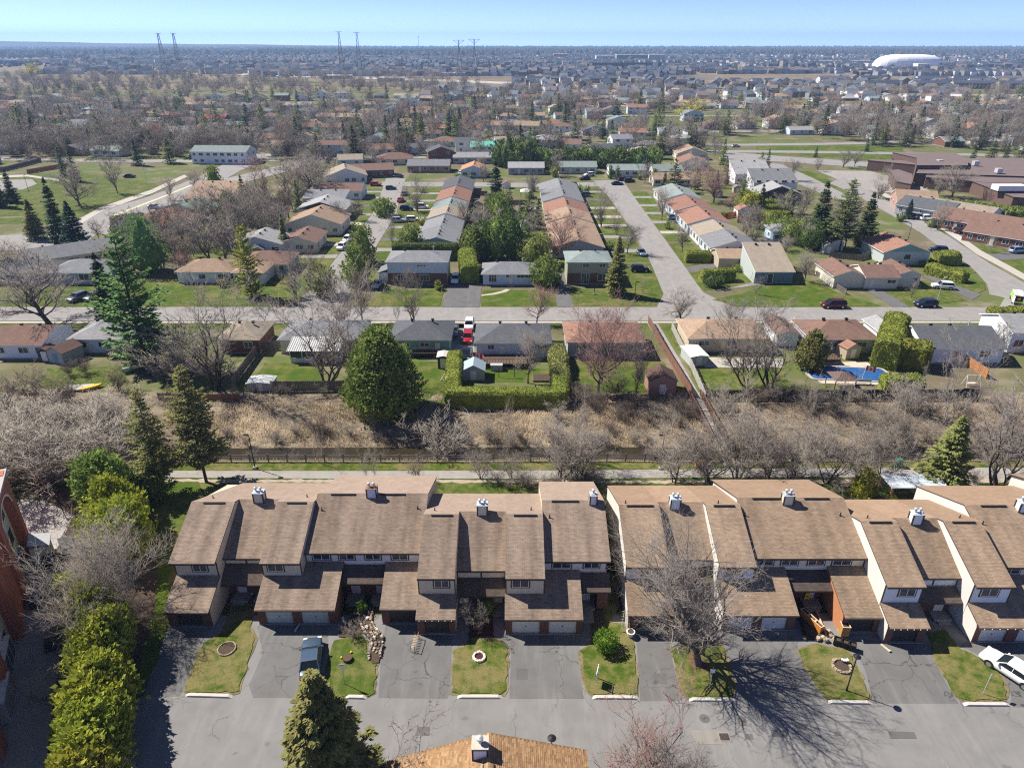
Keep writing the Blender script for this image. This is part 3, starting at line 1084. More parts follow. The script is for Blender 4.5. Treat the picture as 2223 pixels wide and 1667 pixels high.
sheet('sidewalk_left',[(170,478),(215,452),(330,412),(400,380),(408,384),(332,420),(220,460),(178,486)],ZR+0.05,G_CONC)
sheet('school_street',[(1560,345),(1700,352),(1900,366),(1900,350),(1880,352),(1700,340),(1570,330)],ZR+0.01,G_ROAD)
sheet('school_drive',[(1640,352),(1700,358),(1770,390),(1840,425),(1870,440),(1830,440),(1720,395),(1655,372)],ZR+0.02,G_ROAD)
strip('front_sidewalk',[(-420,126.9),(130,127.2),(130,128.2),(-420,128.0)],ZR+0.04,G_CONC)
# verges along the main street
strip('grass_boulevard',[(-420,124.5),(104,124.5),(104,126.9),(-420,126.9)],0.03,G_LAWNM)
# townhouse rows
W_GLASS = M_glass()
SH_A = M_shingle('shingles_brown_grey',(0.222,0.168,0.128),(0.33,0.25,0.19),streak=0.6)
SH_B = M_shingle('shingles_tan_brown',(0.245,0.175,0.12),(0.36,0.262,0.18),streak=0.45)
SH_A2 = M_shingle('shingles_tan_sunlit',(0.27,0.20,0.152),(0.35,0.27,0.21),streak=0.08)  # back slopes: sunlight put into the colour as a lighter tone, few streaks
SH_B2 = M_shingle('shingles_golden_sunlit',(0.27,0.185,0.12),(0.36,0.25,0.17),streak=0.06)  # same for the right row: sunlit tone painted in, few streaks
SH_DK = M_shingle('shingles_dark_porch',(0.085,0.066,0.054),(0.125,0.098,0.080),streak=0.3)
BRK = M_brick('brick_brown_red',(0.175,0.068,0.042),(0.125,0.048,0.032),(0.17,0.13,0.11))
BRKO = M_brick('brick_orange',(0.50,0.20,0.085),(0.44,0.17,0.075),(0.45,0.24,0.13))
W_CREAM = M_siding('siding_cream',(0.70,0.63,0.49),0.12)
W_CREAMV = M_siding('siding_cream_boards',(0.66,0.60,0.47),0.2,True)
W_LILAC = M_siding('siding_pale_grey',(0.66,0.66,0.72),0.2,True)
W_STUC = M_plain('stucco_cream',(0.60,0.52,0.39),0.85,0.06,0.6,bump=0.3)
W_WHITE = M_plain('stucco_white',(0.60,0.585,0.54),0.85,0.05,0.5,bump=0.3)
W_WHITEV = M_siding('siding_white_boards',(0.72,0.75,0.76),0.2,True)
TRIM = M_plain('trim_dark_brown',(0.060,0.042,0.034),0.6,0.1)
WTRIM = M_plain('trim_white',(0.74,0.73,0.70),0.5,0.05)
GUT = M_plain('gutter_brown',(0.075,0.055,0.045),0.5,0.1)
METAL = M_plain('metal_galvanised',(0.50,0.51,0.51),0.5,0.15,4,metal=0.2)
METALB = M_plain('metal_cap_pale',(0.50,0.56,0.60),0.5,0.15,4)
RUST = M_plain('metal_rusty',(0.28,0.16,0.10),0.8,0.3,5)
BLK = M_plain('black_matt',(0.015,0.015,0.016),0.6,0.1)
D_WHITE = M_plain('door_white',(0.66,0.66,0.62),0.45,0.05,1)
D_GREY = M_plain('door_pale_grey',(0.52,0.57,0.56),0.45,0.05,1)
D_BRN = M_plain('door_dark_brown',(0.050,0.040,0.038),0.5,0.1,1)
CONC = M_plain('concrete_grey',(0.30,0.285,0.26),0.9,0.15,2,bump=0.2)
S = 0.36
SB = 0.40
class Bay:
 pass
def geom(Yw,off=0.0):
 g = Bay()
 g.Yw = Yw
 g.Ye = Yw-0.38
 g.ze = 5.25
 g.Yr0 = g.Ye+6.65
 g.zr0 = g.ze+S*6.65
 g.Yb = g.Yr0+7.9
 g.zb = g.zr0-SB*7.9
 g.off = off
 # lowered front plane meets the back plane further back
 g.Yr = g.Yr0+off/(S+SB)
 g.zr = g.zr0-SB*(g.Yr-g.Yr0)
 g.zf = lambda Y:g.ze+S*(Y-g.Ye)-off
 g.zbk = lambda Y:g.zr0-SB*(Y-g.Yr0)
 return g
def window_on(parent,x0,x1,z0,z1,Y,mull=1,trim=TRIM,frame=WTRIM,shutter=None):
 """window in a wall facing -Y at world Y (parent at origin): trim board, frame, panes"""
 b = B()
 t = 0.12
 b.box(x0-t,Y-0.035,z0-t,x1+t,Y+0.02,z0);b.box(x0-t,Y-0.035,z1,x1+t,Y+0.02,z1+t)
 b.box(x0-t,Y-0.035,z0,x0,Y+0.02,z1);b.box(x1,Y-0.035,z0,x1+t,Y+0.02,z1)
 w = b.done('window',trim,parent)
 b = B();f = 0.055
 b.box(x0,Y-0.06,z0,x1,Y+0.01,z0+f);b.box(x0,Y-0.06,z1-f,x1,Y+0.01,z1)
 b.box(x0,Y-0.06,z0+f,x0+f,Y+0.01,z1-f);b.box(x1-f,Y-0.06,z0+f,x1,Y+0.01,z1-f)
 for k in range(mull):
  xm = x0+(x1-x0)*(k+1)/(mull+1)
  b.box(xm-0.025,Y-0.055,z0+f,xm+0.025,Y+0.01,z1-f)
 b.done('frame',frame,w)
 edges = [x0+(x1-x0)*k/(mull+1) for k in range(mull+2)]
 for k in range(mull+1):
  b = B();b.box(edges[k]+0.02,Y-0.025,z0+f*0.5,edges[k+1]-0.02,Y-0.012,z1-f*0.5);b.done('pane',W_GLASS,w)
 return w
def chimney(parent,x,Y,zbase,w=1.0,d=0.75,h=1.0,wall=None,cap=None,n=2):
 b = B();b.box(x-w/2,Y-d/2,zbase-1.0,x+w/2,Y+d/2,zbase+h)
 c = b.done('chimney',wall or W_CREAMV,parent)
 b = B()
 for sx in (-1,1):
  for sy in (-1,1):
   xx,yy = x+sx*w/2,Y+sy*d/2
   b.box(xx-0.06,yy-0.06,zbase-0.9,xx+0.06,yy+0.06,zbase+h+0.004)
 b.done('corner_trim',TRIM,c)
 b = B();b.box(x-w/2-.07,Y-d/2-.07,zbase+h+0.006,x+w/2+.07,Y+d/2+.07,zbase+h+0.07)
 b.box(x-w/2+.12,Y-d/2+.12,zbase+h+0.07,x+w/2-.12,Y+d/2-.12,zbase+h+0.12)
 b.done('cap',cap or METALB,c)
 for k in range(n):
  xx = x+(k-(n-1)/2)*w*0.5
  b = B();b.tube((xx,Y,zbase+h+0.1),(xx,Y,zbase+h+0.42),0.10,n=10)
  b.tube((xx,Y,zbase+h+0.42),(xx,Y,zbase+h+0.56),0.17,0.17,n=10)
  b.tube((xx,Y,zbase+h+0.56),(xx,Y,zbase+h+0.64),0.17,0.04,n=10)
  b.done('flue',METAL,c)
def roof_slab(parent,name,x0,x1,Y0,z0,Y1,z1,mat,th=0.13):
 """sloping slab from front/low edge (Y0,z0) to (Y1,z1)"""
 b = B()
 L = math.hypot(Y1-Y0,z1-z0)
 b.slab([(x0,Y0,z0),(x1,Y0,z0),(x1,Y1,z1),(x0,Y1,z1)],th,0,1,[(x0,0),(x1,0),(x1,L),(x0,L)])
 return b.done(name,[mat,TRIM],parent)
def garage_door(parent,x0,x1,Y,mat,h=2.05):
 b = B()
 n = 4
 for k in range(n):
  za,zb = 0.1+(h-0.1)*k/n,0.1+(h-0.1)*(k+1)/n-0.018
  b.box(x0,Y,za,x1,Y+0.05,zb)
 b.box(x0,Y+0.02,0.1,x1,Y+0.06,h)
 d = b.done('garage_door',mat,parent)
 b = B();b.box((x0+x1)/2-.07,Y-0.03,0.85,(x0+x1)/2+.07,Y+0.001,0.93);b.done('handle',BLK,d)
def row(name,label,fy,bays,sh,wallm,frontm,chims,vents,rvents,extra=None):
 """fy: front of the garages; bays: (kind, x0, x1, Yw, ...)"""
 root = thing(name,'townhouses',label,(0,0,0))
 for by in bays:
  kind,x0,x1,Yw = by[:4]
  opt = by[4] if len(by)>4 else {}
  g = geom(Yw,0.75 if kind=='rec' else 0.0)
  if kind =='rec':
   g.Ye = g.Ye+opt.get('back',1.9)
  Yfront = g.Ye+0.38
  zt = lambda Y:(g.zf(Y) if Y<=g.Yr else g.zbk(Y))-0.14
  # body of this dwelling
  b = B()
  prof = [(Yfront,0.0),(Yfront,zt(Yfront)),(g.Yr,g.zr-0.14),(g.Yb-0.35,zt(g.Yb-0.35)),(g.Yb-0.35,0.0)]
  b.xprism(prof,x0+0.001,x1-0.001)
  wm = opt.get('wall',wallm)
  b.done('wall',wm,root)
  oh0 = opt.get('oh0',0.0);oh1 = opt.get('oh1',0.0)
  roof_slab(root,'roof',x0-oh0,x1+oh1,g.Ye,g.zf(g.Ye),g.Yr,g.zr,sh)
  b = B()
  L = math.hypot(g.Yb-g.Yr,g.zb-g.zr)
  xa,xb = x0-oh0+opt.get('bk0',0),x1+oh1+opt.get('bk1',0)
  b.slab([(x0-oh0,g.Yr,g.zr),(x1+oh1,g.Yr,g.zr),(xb,g.Yb,g.zb),(xa,g.Yb,g.zb)],0.13,0,1,[(x0,L),(x1,L),(x1,0),(x0,0)])
  b.done('roof',[SH_A2 if sh is SH_A else SH_B2,TRIM],root)  # back slope gets the shingle copy with sunlight in its colour
  b = B();b.box(x0-oh0,g.Ye-0.05,g.zf(g.Ye)-0.19,x1+oh1,g.Ye-0.001,g.zf(g.Ye)-0.02);b.done('fascia',TRIM,root)
  # front cladding between the garage roof and the eave
  zg = 2.25+S*(Yfront-(fy-0.4))
  zlow = opt.get('zlow',zg)
  b = B();b.box(x0+0.05,Yfront-0.05,zlow,x1-0.05,Yfront-0.002,g.zf(Yfront)-0.2)
  fo = b.done('front_cladding',opt.get('front',frontm),root)
  b = B()
  for xx in (x0,x1-0.1):
   b.box(xx,Yfront-0.075,zlow-0.02,xx+0.1,Yfront-0.003,g.zf(Yfront)-0.2)
  if kind =='fwd':
   b.box(x0+0.1,Yfront-0.07,zlow-0.02,x1-0.1,Yfront-0.052,zlow+0.07,1)
  else :
   xm = (x0+x1)/2
   if kind =='rec':
    b.box(xm-0.08,Yfront-0.075,zlow-0.02,xm+0.08,Yfront-0.003,g.zf(Yfront)-0.2)
  b.done('corner_trim',[TRIM,WTRIM],root)
  for (wx0,wx1,wz0,wz1) in opt.get('win',[]):
   window_on(root,wx0,wx1,wz0,wz1,Yfront-0.05)
  if opt.get('ridge',kind=='fwd'):
   for (rx0,rx1) in opt.get('rv',[(x0+0.8,x1-0.6)]):
    b = B();b.box(rx0,g.Yr-0.28,g.zr-0.06,rx1,g.Yr-0.08,g.zr+0.03);b.done('ridge_vent',BLK,root)
  by_g = g
 return root
def garage(root,x0,x1,fy,ytop,sh,doors,wl=None,wr=None,lights=False,oh=0.06,step=None):
 """garage box(es) with sloping roof rising from fy-0.4 to ytop"""
 ze = 2.25
 zt = ze+S*(ytop-(fy-0.4))
 roof_slab(root,'garage_roof',x0-oh,x1+oh,fy-0.4,ze,ytop,zt,sh)
 b = B();b.box(x0-oh,fy-0.47,ze-0.16,x1+oh,fy-0.401,ze-0.04);b.done('gutter',GUT,root)
 zs = lambda Y:ze+S*(Y-(fy-0.4))-0.14
 for (xw,m) in ((x0,wl),(x1-0.15,wr)):
  b = B()
  b.xprism([(fy+0.02,0),(fy+0.02,zs(fy+0.02)),(ytop,zs(ytop)),(ytop,0)],xw+0.001,xw+0.149)
  b.done('side_wall',m or BRK,root)
  # piers and lintel
 xs2 = [x0+0.002]
 for (d0,d1,m) in doors:xs2+=[d0,d1]
 xs2.append(x1-0.002)
 for k in range(0,len(xs2),2):
  b = B();b.box(xs2[k],fy-0.02,0.1,xs2[k+1],fy+0.35,2.16);b.done('brick_pier',BRK,root)
 b = B();b.box(x0,fy-0.03,2.02,x1,fy+0.1,2.2);b.done('lintel',TRIM,root)
 b = B();b.box(x0-0.05,fy-0.06,0,x1+0.05,fy+0.4,0.1);b.done('footing',CONC,root)
 for (d0,d1,m) in doors:
  garage_door(root,d0,d1,fy+0.16,m)
 if lights:
  for k in range(lights):
   xx = x0+(x1-x0)*(k+0.5)/lights
   b = B();b.box(xx-0.03,fy-0.52,ze-0.1,xx+0.03,fy-0.46,ze-0.03);b.done('string_light',WTRIM,root)
def porch(root,x0,x1,Yf,zf_,Yb,zb_,Ydoor,doors,brick=True,wallmat=None):
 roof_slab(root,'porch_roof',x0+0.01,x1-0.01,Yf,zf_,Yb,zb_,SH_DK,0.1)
 b = B();b.box(x0+0.01,Yf-0.05,zf_-0.16,x1-0.01,Yf-0.001,zf_-0.02);b.done('fascia',TRIM,root)
 if brick:
  b = B();b.box(x0+0.16,Ydoor,0,x1-0.16,Ydoor+0.1,zf_+0.1);b.done('porch_wall',wallmat or BRK,root)
 for (dx,m) in doors:
  b = B();b.box(dx-0.45,Ydoor-0.05,0.35,dx+0.45,Ydoor-0.002,2.35)
  d = b.done('front_door',m,root)
  b = B();b.box(dx-0.3,Ydoor-0.07,1.35,dx+0.3,Ydoor-0.052,2.15);b.done('pane',W_GLASS,d)
  b = B();b.box(dx+0.33,Ydoor-0.1,1.25,dx+0.38,Ydoor-0.052,1.35);b.done('handle',BLK,d)
  b = B();b.box(dx-0.85,Ydoor-1.2,0.0,dx+0.85,Ydoor,0.32);b.box(dx-0.6,Ydoor-1.55,0.0,dx+0.6,Ydoor-1.2,0.16);b.done('doorstep',CONC,root)
def vent_pipe(root,px,py,g,h=0.35):
# find the roof point under the pixel on this plane
 lo,hi = g.Ye,g.Yb
 best = None
 for i in range(400):
  Y = lo+(hi-lo)*i/399
  z = min(g.zf(Y),g.zbk(Y))
  X = zof(px,py,Y)
  d = abs(X[1]-z)
  if best is None or d<best[0]:
   best = (d,X[0],Y,z)
 _,x,Y,z = best
 b = B();b.tube((x,Y,z-0.05),(x,Y,z+h),0.055,n=8);b.tube((x,Y,z-0.03),(x,Y,z+0.06),0.13,0.08,n=8)
 b.done('vent_pipe',BLK,root)
def xat(px,py,Y):
 return zof(px,py,Y)[0]
 # left row
YA,YA4,YB5,YA8 = 51.39,52.87,49.31,51.67
rowA = row('townhouse_row','left row of brown-roofed terraced townhouses with brick garages and cream fronts',48.1,[('fwd',-32.75,-28.6,YA,dict(wall=W_STUC,front=W_CREAM,oh0=0.35,bk0=2.0,rv=[(-31.8,-29.6)],win=[(-31.0,-29.6,4.05,4.98)])),
 ('rec',-28.6,-24.3,YA,dict(wall=W_STUC,front=W_CREAM,back=1.6,zlow=3.6)),('fwd',-24.3,-20.45,YA,dict(wall=W_STUC,front=W_CREAM,rv=[(-23.2,-21.2)],win=[(-23.7,-22.2,4.05,4.98)])),
 ('fwd',-20.45,-8.9,YA4,dict(wall=W_STUC,front=W_LILAC,oh1=0.1,zlow=3.9,rv=[(-19.0,-16.4),(-13.8,-11.2)],win=[(-19.7,-18.0,4.2,5.05),(-17.1,-15.6,4.2,5.05),(-14.5,-13.0,4.2,5.05),(-11.9,-10.3,4.2,5.05)])),
 ('fwd',-8.9,-5.35,YB5,dict(wall=W_STUC,front=W_CREAMV,win=[(-7.35,-5.95,3.9,4.8)])),('rec',-5.35,-0.62,YB5,dict(wall=W_STUC,front=W_CREAM,back=1.9,zlow=3.4)),('fwd',-0.62,3.1,YB5,dict(wall=W_STUC,front=W_CREAMV,win=[(0.0,1.6,3.95,4.85)])),
 ('fwd',3.1,9.25,YA8,dict(wall=W_STUC,front=W_LILAC,oh1=0.3,zlow=3.9,bk1=-0.1,rv=[(4.1,6.9)],win=[(3.95,5.75,4.2,5.05),(7.0,8.5,4.2,5.05)])),],SH_A,W_STUC,W_CREAM,None,None,None)
garage(rowA,-32.7,-28.55,48.1,YA-0.05,SH_A,[(-31.9,-29.4,D_BRN)],W_STUC,W_STUC)
garage(rowA,-24.25,-16.75,48.4,YA-0.05,SH_A,[(-23.55,-20.95,D_GREY),(-20.1,-17.5,D_GREY)],BRK,BRK)
roof_slab(rowA,'garage_roof',-20.42,-16.69,YA-0.05,2.25+S*(YA-0.05-48.0),YA4-0.05,2.25+S*(YA4-48.05),SH_A)
garage(rowA,-12.45,-8.92,48.5,YA4-0.05,SH_A,[(-11.7,-9.2,D_BRN)],BRK,BRK)
garage(rowA,-8.9,-5.3,47.2,YB5-0.05,SH_A,[(-8.2,-5.9,D_BRN)],BRK,W_STUC,lights=6)
garage(rowA,-0.62,6.55,47.2,YB5-0.05,SH_A,[(0.0,2.6,D_WHITE),(3.45,6.05,D_WHITE)],BRK,BRK)
roof_slab(rowA,'garage_roof',3.13,6.61,YB5-0.05,2.25+S*(YB5-0.05-46.8),YA8-0.05,2.25+S*(YA8-46.85),SH_A)
for (x0,x1) in ((-20.45,-16.9),):
 b = B();b.box(x0+0.2,YA4-0.25,0,x1,YA4-0.06,3.6);b.done('inner_wall',BRK,rowA)
porch(rowA,-28.6,-24.3,51.0,2.55,52.95,3.62,52.4,[(-27.2,D_WHITE),(-24.9,D_WHITE)])
porch(rowA,-16.7,-12.5,51.0,2.75,52.8,3.6,52.3,[(-15.7,D_WHITE),(-13.2,D_GREY)])
b = B();b.box(-16.6,YA4-0.06,3.6,-12.5,YA4-0.052,4.1);b.done('front_cladding',W_LILAC,rowA)
porch(rowA,-5.35,-0.62,49.5,2.55,51.1,3.4,51.0,[(-4.7,D_WHITE),(-1.4,D_WHITE)])
porch(rowA,6.6,9.55,49.9,2.7,51.6,3.6,51.3,[(7.3,D_WHITE)])
b = B();b.box(8.3,50.2,0.3,9.3,51.2,2.55);b.done('porch_wall',BRK,rowA)
b = B();b.box(6.7,48.9,0.0,7.9,50.0,0.3);b.box(6.7,48.5,0.0,7.9,48.9,0.16);b.done('doorstep',CONC,rowA)
gA,gA4,gA5,gA8 = geom(YA),geom(YA4),geom(YB5),geom(YA8)
def chim_at(root,px,py,g,**kw):
# px, py: foot of the chimney's front face on the front slope
 best = min(((abs(zof(px,py,Y)[1]-min(g.zf(Y),g.zbk(Y))),Y) for Y in np.arange(g.Ye,g.Yr+1,0.05)),key=lambda a:a[0])
 Y = best[1]
 chimney(root,xat(px,py,Y),Y+0.4,min(g.zf(Y),g.zbk(Y))+0.1,**kw)
gA2 = geom(YA,0.75);gA6 = geom(YB5,0.75)
chim_at(rowA,562,1091,gA2,wall=W_CREAMV)
chim_at(rowA,807,1081,gA4,wall=W_LILAC,cap=RUST)
chim_at(rowA,1047,1118,gA6,wall=W_CREAMV)
chim_at(rowA,1288,1096,gA8,wall=W_LILAC,w=0.7,n=1,cap=METAL)
for (px,py,g) in ((463,1081,gA),(667,1079,gA),(699,1107,gA4),(907,1104,gA4),(944,1108,gA5),(1153,1107,gA5),(1193,1123,gA8)):
 vent_pipe(rowA,px,py,g)
 # right row
YB1,YB4,YC5,YC8 = 50.88,52.1,48.2,50.85
rowB = row('townhouse_row','right row of brown-roofed terraced townhouses with tall white party walls',47.7,[('fwd',10.95,15.1,YB1,dict(wall=W_WHITE,front=W_WHITEV,win=[(12.6,14.4,4.0,4.85)])),
 ('rec',15.1,19.85,YB1,dict(wall=W_WHITE,front=W_WHITEV,back=1.9,zlow=3.4)),('fwd',19.85,23.4,YB1,dict(wall=W_WHITE,front=W_WHITEV,win=[(20.6,22.2,3.95,4.85)])),
 ('fwd',23.4,34.55,YB4,dict(wall=W_WHITE,front=W_CREAM,zlow=3.9,bk0=-0.2,rv=[(25.0,28.0),(30.4,33.0)],win=[(23.9,25.6,4.2,5.05),(26.4,28.0,4.2,5.05),(29.0,30.6,4.2,5.05),(31.4,33.2,4.2,5.05)])),
 ('fwd',34.55,38.15,YC5,dict(wall=W_WHITE,front=W_WHITEV,win=[(36.0,37.5,3.9,4.8)])),('rec',38.15,42.75,YC5,dict(wall=W_WHITE,front=W_WHITEV,back=2.0,zlow=3.4)),
 ('fwd',42.75,46.4,YC5,dict(wall=W_WHITE,front=W_WHITEV,win=[(43.6,45.2,3.9,4.8)])),('fwd',46.4,57.6,YC8,dict(wall=W_WHITE,front=W_CREAM,zlow=3.8,rv=[(48.0,50.6),(52.6,55.0)],
 win=[(47.2,48.9,4.2,5.05),(49.6,51.2,4.2,5.05),(52.0,53.6,4.2,5.05)])),],SH_B,W_WHITE,W_WHITEV,None,None,None)
garage(rowB,10.95,15.15,47.7,YB1-0.05,SH_B,[(11.9,14.3,D_BRN)],W_WHITE,BRK)
garage(rowB,19.85,26.75,47.7,YB1-0.05,SH_B,[(20.4,22.8,D_WHITE),(23.6,26.0,D_WHITE)],W_WHITE,BRK)
roof_slab(rowB,'garage_roof',23.43,26.81,YB1-0.05,2.25+S*(YB1-0.05-47.3),YB4-0.05,2.25+S*(YB4-47.35),SH_B)
garage(rowB,31.0,34.5,47.4,YB4-0.05,SH_B,[(31.6,34.0,D_BRN)],BRKO,BRK)
garage(rowB,34.55,38.15,46.15,YC5-0.05,SH_B,[(35.2,37.5,D_BRN)],W_WHITE,BRK,lights=6)
garage(rowB,42.75,49.8,46.2,YC5-0.05,SH_B,[(43.3,45.8,D_WHITE),(46.8,49.3,D_WHITE)],W_WHITE,BRK,lights=10)
roof_slab(rowB,'garage_roof',46.43,49.86,YC5-0.05,2.25+S*(YC5-0.05-45.8),YC8-0.05,2.25+S*(YC8-45.85),SH_B)
garage(rowB,54.2,57.6,46.2,YC8-0.05,SH_B,[(54.8,57.2,D_BRN)],BRK,BRK)
porch(rowB,15.1,19.85,51.2,2.6,52.7,3.4,52.3,[(18.9,D_GREY)])
porch(rowB,26.8,31.0,50.0,2.75,52.0,3.6,51.6,[(29.7,D_WHITE)])
b = B();b.box(26.85,YB4-0.06,3.5,31.0,YB4-0.052,4.1);b.done('front_cladding',W_CREAM,rowB)
porch(rowB,38.15,42.75,48.6,2.55,50.0,3.3,49.9,[(41.6,D_WHITE)])
porch(rowB,49.9,54.2,49.2,2.75,50.8,3.5,50.4,[(51.2,D_WHITE)])
gB1,gB4,gB5,gB8 = geom(YB1),geom(YB4),geom(YC5),geom(YC8)
chim_at(rowB,1466,1104,geom(YB1,0.75),wall=W_WHITEV)
chim_at(rowB,1711,1097,gB4,wall=W_CREAMV,cap=METAL)
chim_at(rowB,1990,1138,geom(YC5,0.75),wall=W_WHITEV)
chim_at(rowB,2222,1113,gB8,wall=W_WHITEV)
for (px,py,g) in ((1358,1092,gB1),(1559,1092,gB1),(1617,1119,gB4),(1824,1119,gB4),(1883,1124,gB5),(2083,1124,gB5),(2133,1137,gB8)):
 vent_pipe(rowB,px,py,g)
 # white garage wall showing at the step between the two garages on the right
 # a third building: edge of the next row
rowC = thing('townhouse_row','townhouse','corner of a third townhouse roof at the right edge, behind the right row',(0,0,0))
b = B();b.xprism([(58.2,0),(58.2,5.2),(62,6.8),(66,5.2),(66,0)],57.9,70);b.done('wall',W_WHITE,rowC)
roof_slab(rowC,'roof',57.7,70,57.8,5.2,62,7.0,SH_B);
b = B();b.slab([(57.7,62,7.0),(70,62,7.0),(70,66.4,5.2),(57.7,66.4,5.2)],0.13,0,1,[(0,4.7),(12,4.7),(12,0),(0,0)]);b.done('roof',[SH_B,TRIM],rowC)
# roof at the bottom of the picture: shingles laid one by one
rf = thing('townhouse','townhouse','golden-brown shingled roof cut off at the bottom edge, seen from above with one chimney',(0,0,0))
Yn,Yfar = 12.0,31.7
RX0,RXM,RX1,RZ0,RZM,RZ1 = -8.95,-1.6,5.3,4.05,7.1,5.25
SH_G = M_plain('shingle_underlay_gold',(0.20,0.12,0.06),0.95,0.15)
for (xa,za,xb,zb,nm) in ((RX0,RZ0,RXM,RZM,'l'),(RXM,RZM,RX1,RZ1,'r')):
 b = B();b.slab([(xa,Yn,za),(xb,Yn,zb),(xb,Yfar,zb),(xa,Yfar,za)],0.16,0,1);b.done('roof',[SH_G,TRIM],rf)
b = B();
b.face([(RX0+.4,Yfar-.3,0),(RX0+.4,Yfar-.3,RZ0),(RXM,Yfar-.3,RZM-.15),(RX1-.4,Yfar-.3,RZ1-0.02),(RX1-.4,Yfar-.3,0)])
b.face([(RX0+.4,Yn,0),(RX0+.4,Yfar-.3,0),(RX0+.4,Yfar-.3,RZ0),(RX0+.4,Yn,RZ0)][::-1])
b.face([(RX1-.4,Yn,0),(RX1-.4,Yfar-.3,0),(RX1-.4,Yfar-.3,RZ1-.1),(RX1-.4,Yn,RZ1-.1)])
b.done('wall',W_CREAM,rf)
tones = [M_plain('shingle_gold_%s'%n,c,0.95,0.12,5,bump=0.3) for n,c in (('a',(0.33,0.20,0.10)),('b',(0.29,0.17,0.085)),('c',(0.37,0.235,0.125)),('d',(0.245,0.145,0.075)),('e',(0.31,0.185,0.085)))]
sg = random.Random(4)
tabs = []
for (xa,za,xb,zb) in ((RX0,RZ0,RXM,RZM),(RX1,RZ1,RXM,RZM)):
 L = math.hypot(xb-xa,zb-za)
 ux,uz = (xb-xa)/L,(zb-za)/L
 nrow = int(L/0.145)
 for r in range(nrow):
  s0 = r*0.145
  y = Yfar-(r%2)*0.16-sg.uniform(0,0.1)
  while y>25.5:
   w = sg.choice((0.22,0.3,0.33,0.42))
   tabs.append((xa+ux*s0,za+uz*s0,ux,uz,y,w,sg.randrange(5),sg.uniform(0.012,0.03)))
   y-=w+0.008
tabs.sort(key=lambda q:-q[4])
def tab_faces(b,q,mi):
 x,z,ux,uz,y,w,m,th = q
 nxx,nzz = (-uz,ux) if ux>0 else (uz,-ux)
 A = (x+nxx*th,z+nzz*th);Bq = (x+ux*0.15+nxx*0.006,z+uz*0.15+nzz*0.006)
 p = [(A[0],y,A[1]),(A[0],y-w,A[1]),(Bq[0],y-w,Bq[1]),(Bq[0],y,Bq[1])]
 if ux>0:p = p[::-1] if False else [p[1],p[2],p[3],p[0]]
 else :p = [p[0],p[3],p[2],p[1]]
 b.face(p,mi)
 b.face([(A[0],y,A[1]),(A[0],y-w,A[1]),(x,y-w,z),(x,y,z)],mi)
 for yy in (y,y-w):
  b.face([(A[0],yy,A[1]),(Bq[0],yy,Bq[1]),(x+ux*.15,yy,z+uz*.15),(x,yy,z)],mi)
for q in tabs[:300]:
 b = B();tab_faces(b,q,0);b.done('shingle',tones[q[6]],rf)
b = B()
for q in tabs[300:]:tab_faces(b,q,q[6])
b.done('shingles',tones,rf)['kind'] = 'stuff'
b = B()
for i in range(24):
 yy = Yfar-0.02-i*0.27
 if 29.2<yy<30.6:pass
 b.slab([(RXM-.16,yy-.3,RZM-.05),(RXM,yy-.3,RZM+.035),(RXM,yy,RZM+.02),(RXM-.16,yy,RZM-.06)],0.015)
 b.slab([(RXM,yy-.3,RZM+.035),(RXM+.16,yy-.3,RZM-.02),(RXM+.16,yy,RZM-.03),(RXM,yy,RZM+.02)],0.015)
b.done('ridge_cap',tones[2],rf)
b = B();b.box(RXM-.42,25,RZM-.1,RXM-.36,29.4,RZM-.02);b.box(RXM+.36,25,RZM-.08,RXM+.42,29.4,RZM+.0,1);b.done('flashing',[METAL,BLK],rf)
cb = B();cx,cy = -2.15,30.35
cb.box(cx-.5,cy-.45,RZM-1.2,cx+.5,cy+.45,RZM+.75)
c = cb.done('chimney',W_LILAC,rf)
cb = B()
for sx in (-1,1):
 for sy in (-1,1):cb.box(cx+sx*.5-.05,cy+sy*.45-.05,RZM-1.1,cx+sx*.5+.05,cy+sy*.45+.05,RZM+.755)
cb.box(cx-.55,cy-.51,RZM+.62,cx+.55,cy-.455,RZM+.75)
cb.done('corner_trim',BLK,c)
cb = B();cb.box(cx-.58,cy-.53,RZM+.76,cx+.58,cy+.53,RZM+.82);cb.done('cap',M_plain('cap_cream',(0.5,0.46,0.38),0.6),c)
cb = B();cb.tube((cx,cy,RZM+.8),(cx,cy,RZM+1.15),.13,n=12);cb.tube((cx,cy,RZM+1.15),(cx,cy,RZM+1.3),.24,n=14);cb.tube((cx,cy,RZM+1.3),(cx,cy,RZM+1.42),.24,.06,n=14);cb.done('flue',METAL,c)
# vehicles
M_TYRE = M_plain('tyre_rubber',(0.02,0.02,0.021),0.85,0.1)
M_RIM = M_plain('wheel_alloy',(0.45,0.46,0.48),0.3,0.1,metal=0.7)
M_LAMP = M_plain('lamp_clear',(0.75,0.77,0.78),0.2,0.05)
M_TAIL = M_plain('lamp_red',(0.42,0.02,0.015),0.3,0.05)
M_CGL = M_plain('car_glass',(0.012,0.017,0.022),0.12,0.1)
M_PLASTIC = M_plain('plastic_black',(0.022,0.022,0.024),0.5,0.1)
def M_paint(name,col,metal=0.3):
 t = M_plain('paint_'+name,col,0.33,0.02,1.0,metal=metal,coat=0.4)
 return t
PAINTS = {'white':(0.80,0.80,0.79),'silver':(0.50,0.52,0.54),'grey':(0.15,0.165,0.18),'slate':(0.07,0.11,0.165),'black':(0.018,0.020,0.024),'red':(0.33,0.015,0.018),'orange':(0.62,0.09,0.03),'blue':(0.03,0.08,0.25),'navy':(0.015,0.028,0.07),'maroon':(0.10,0.018,0.022),'green':(0.35,0.62,0.10),'paleblue':(0.35,0.45,0.55)}
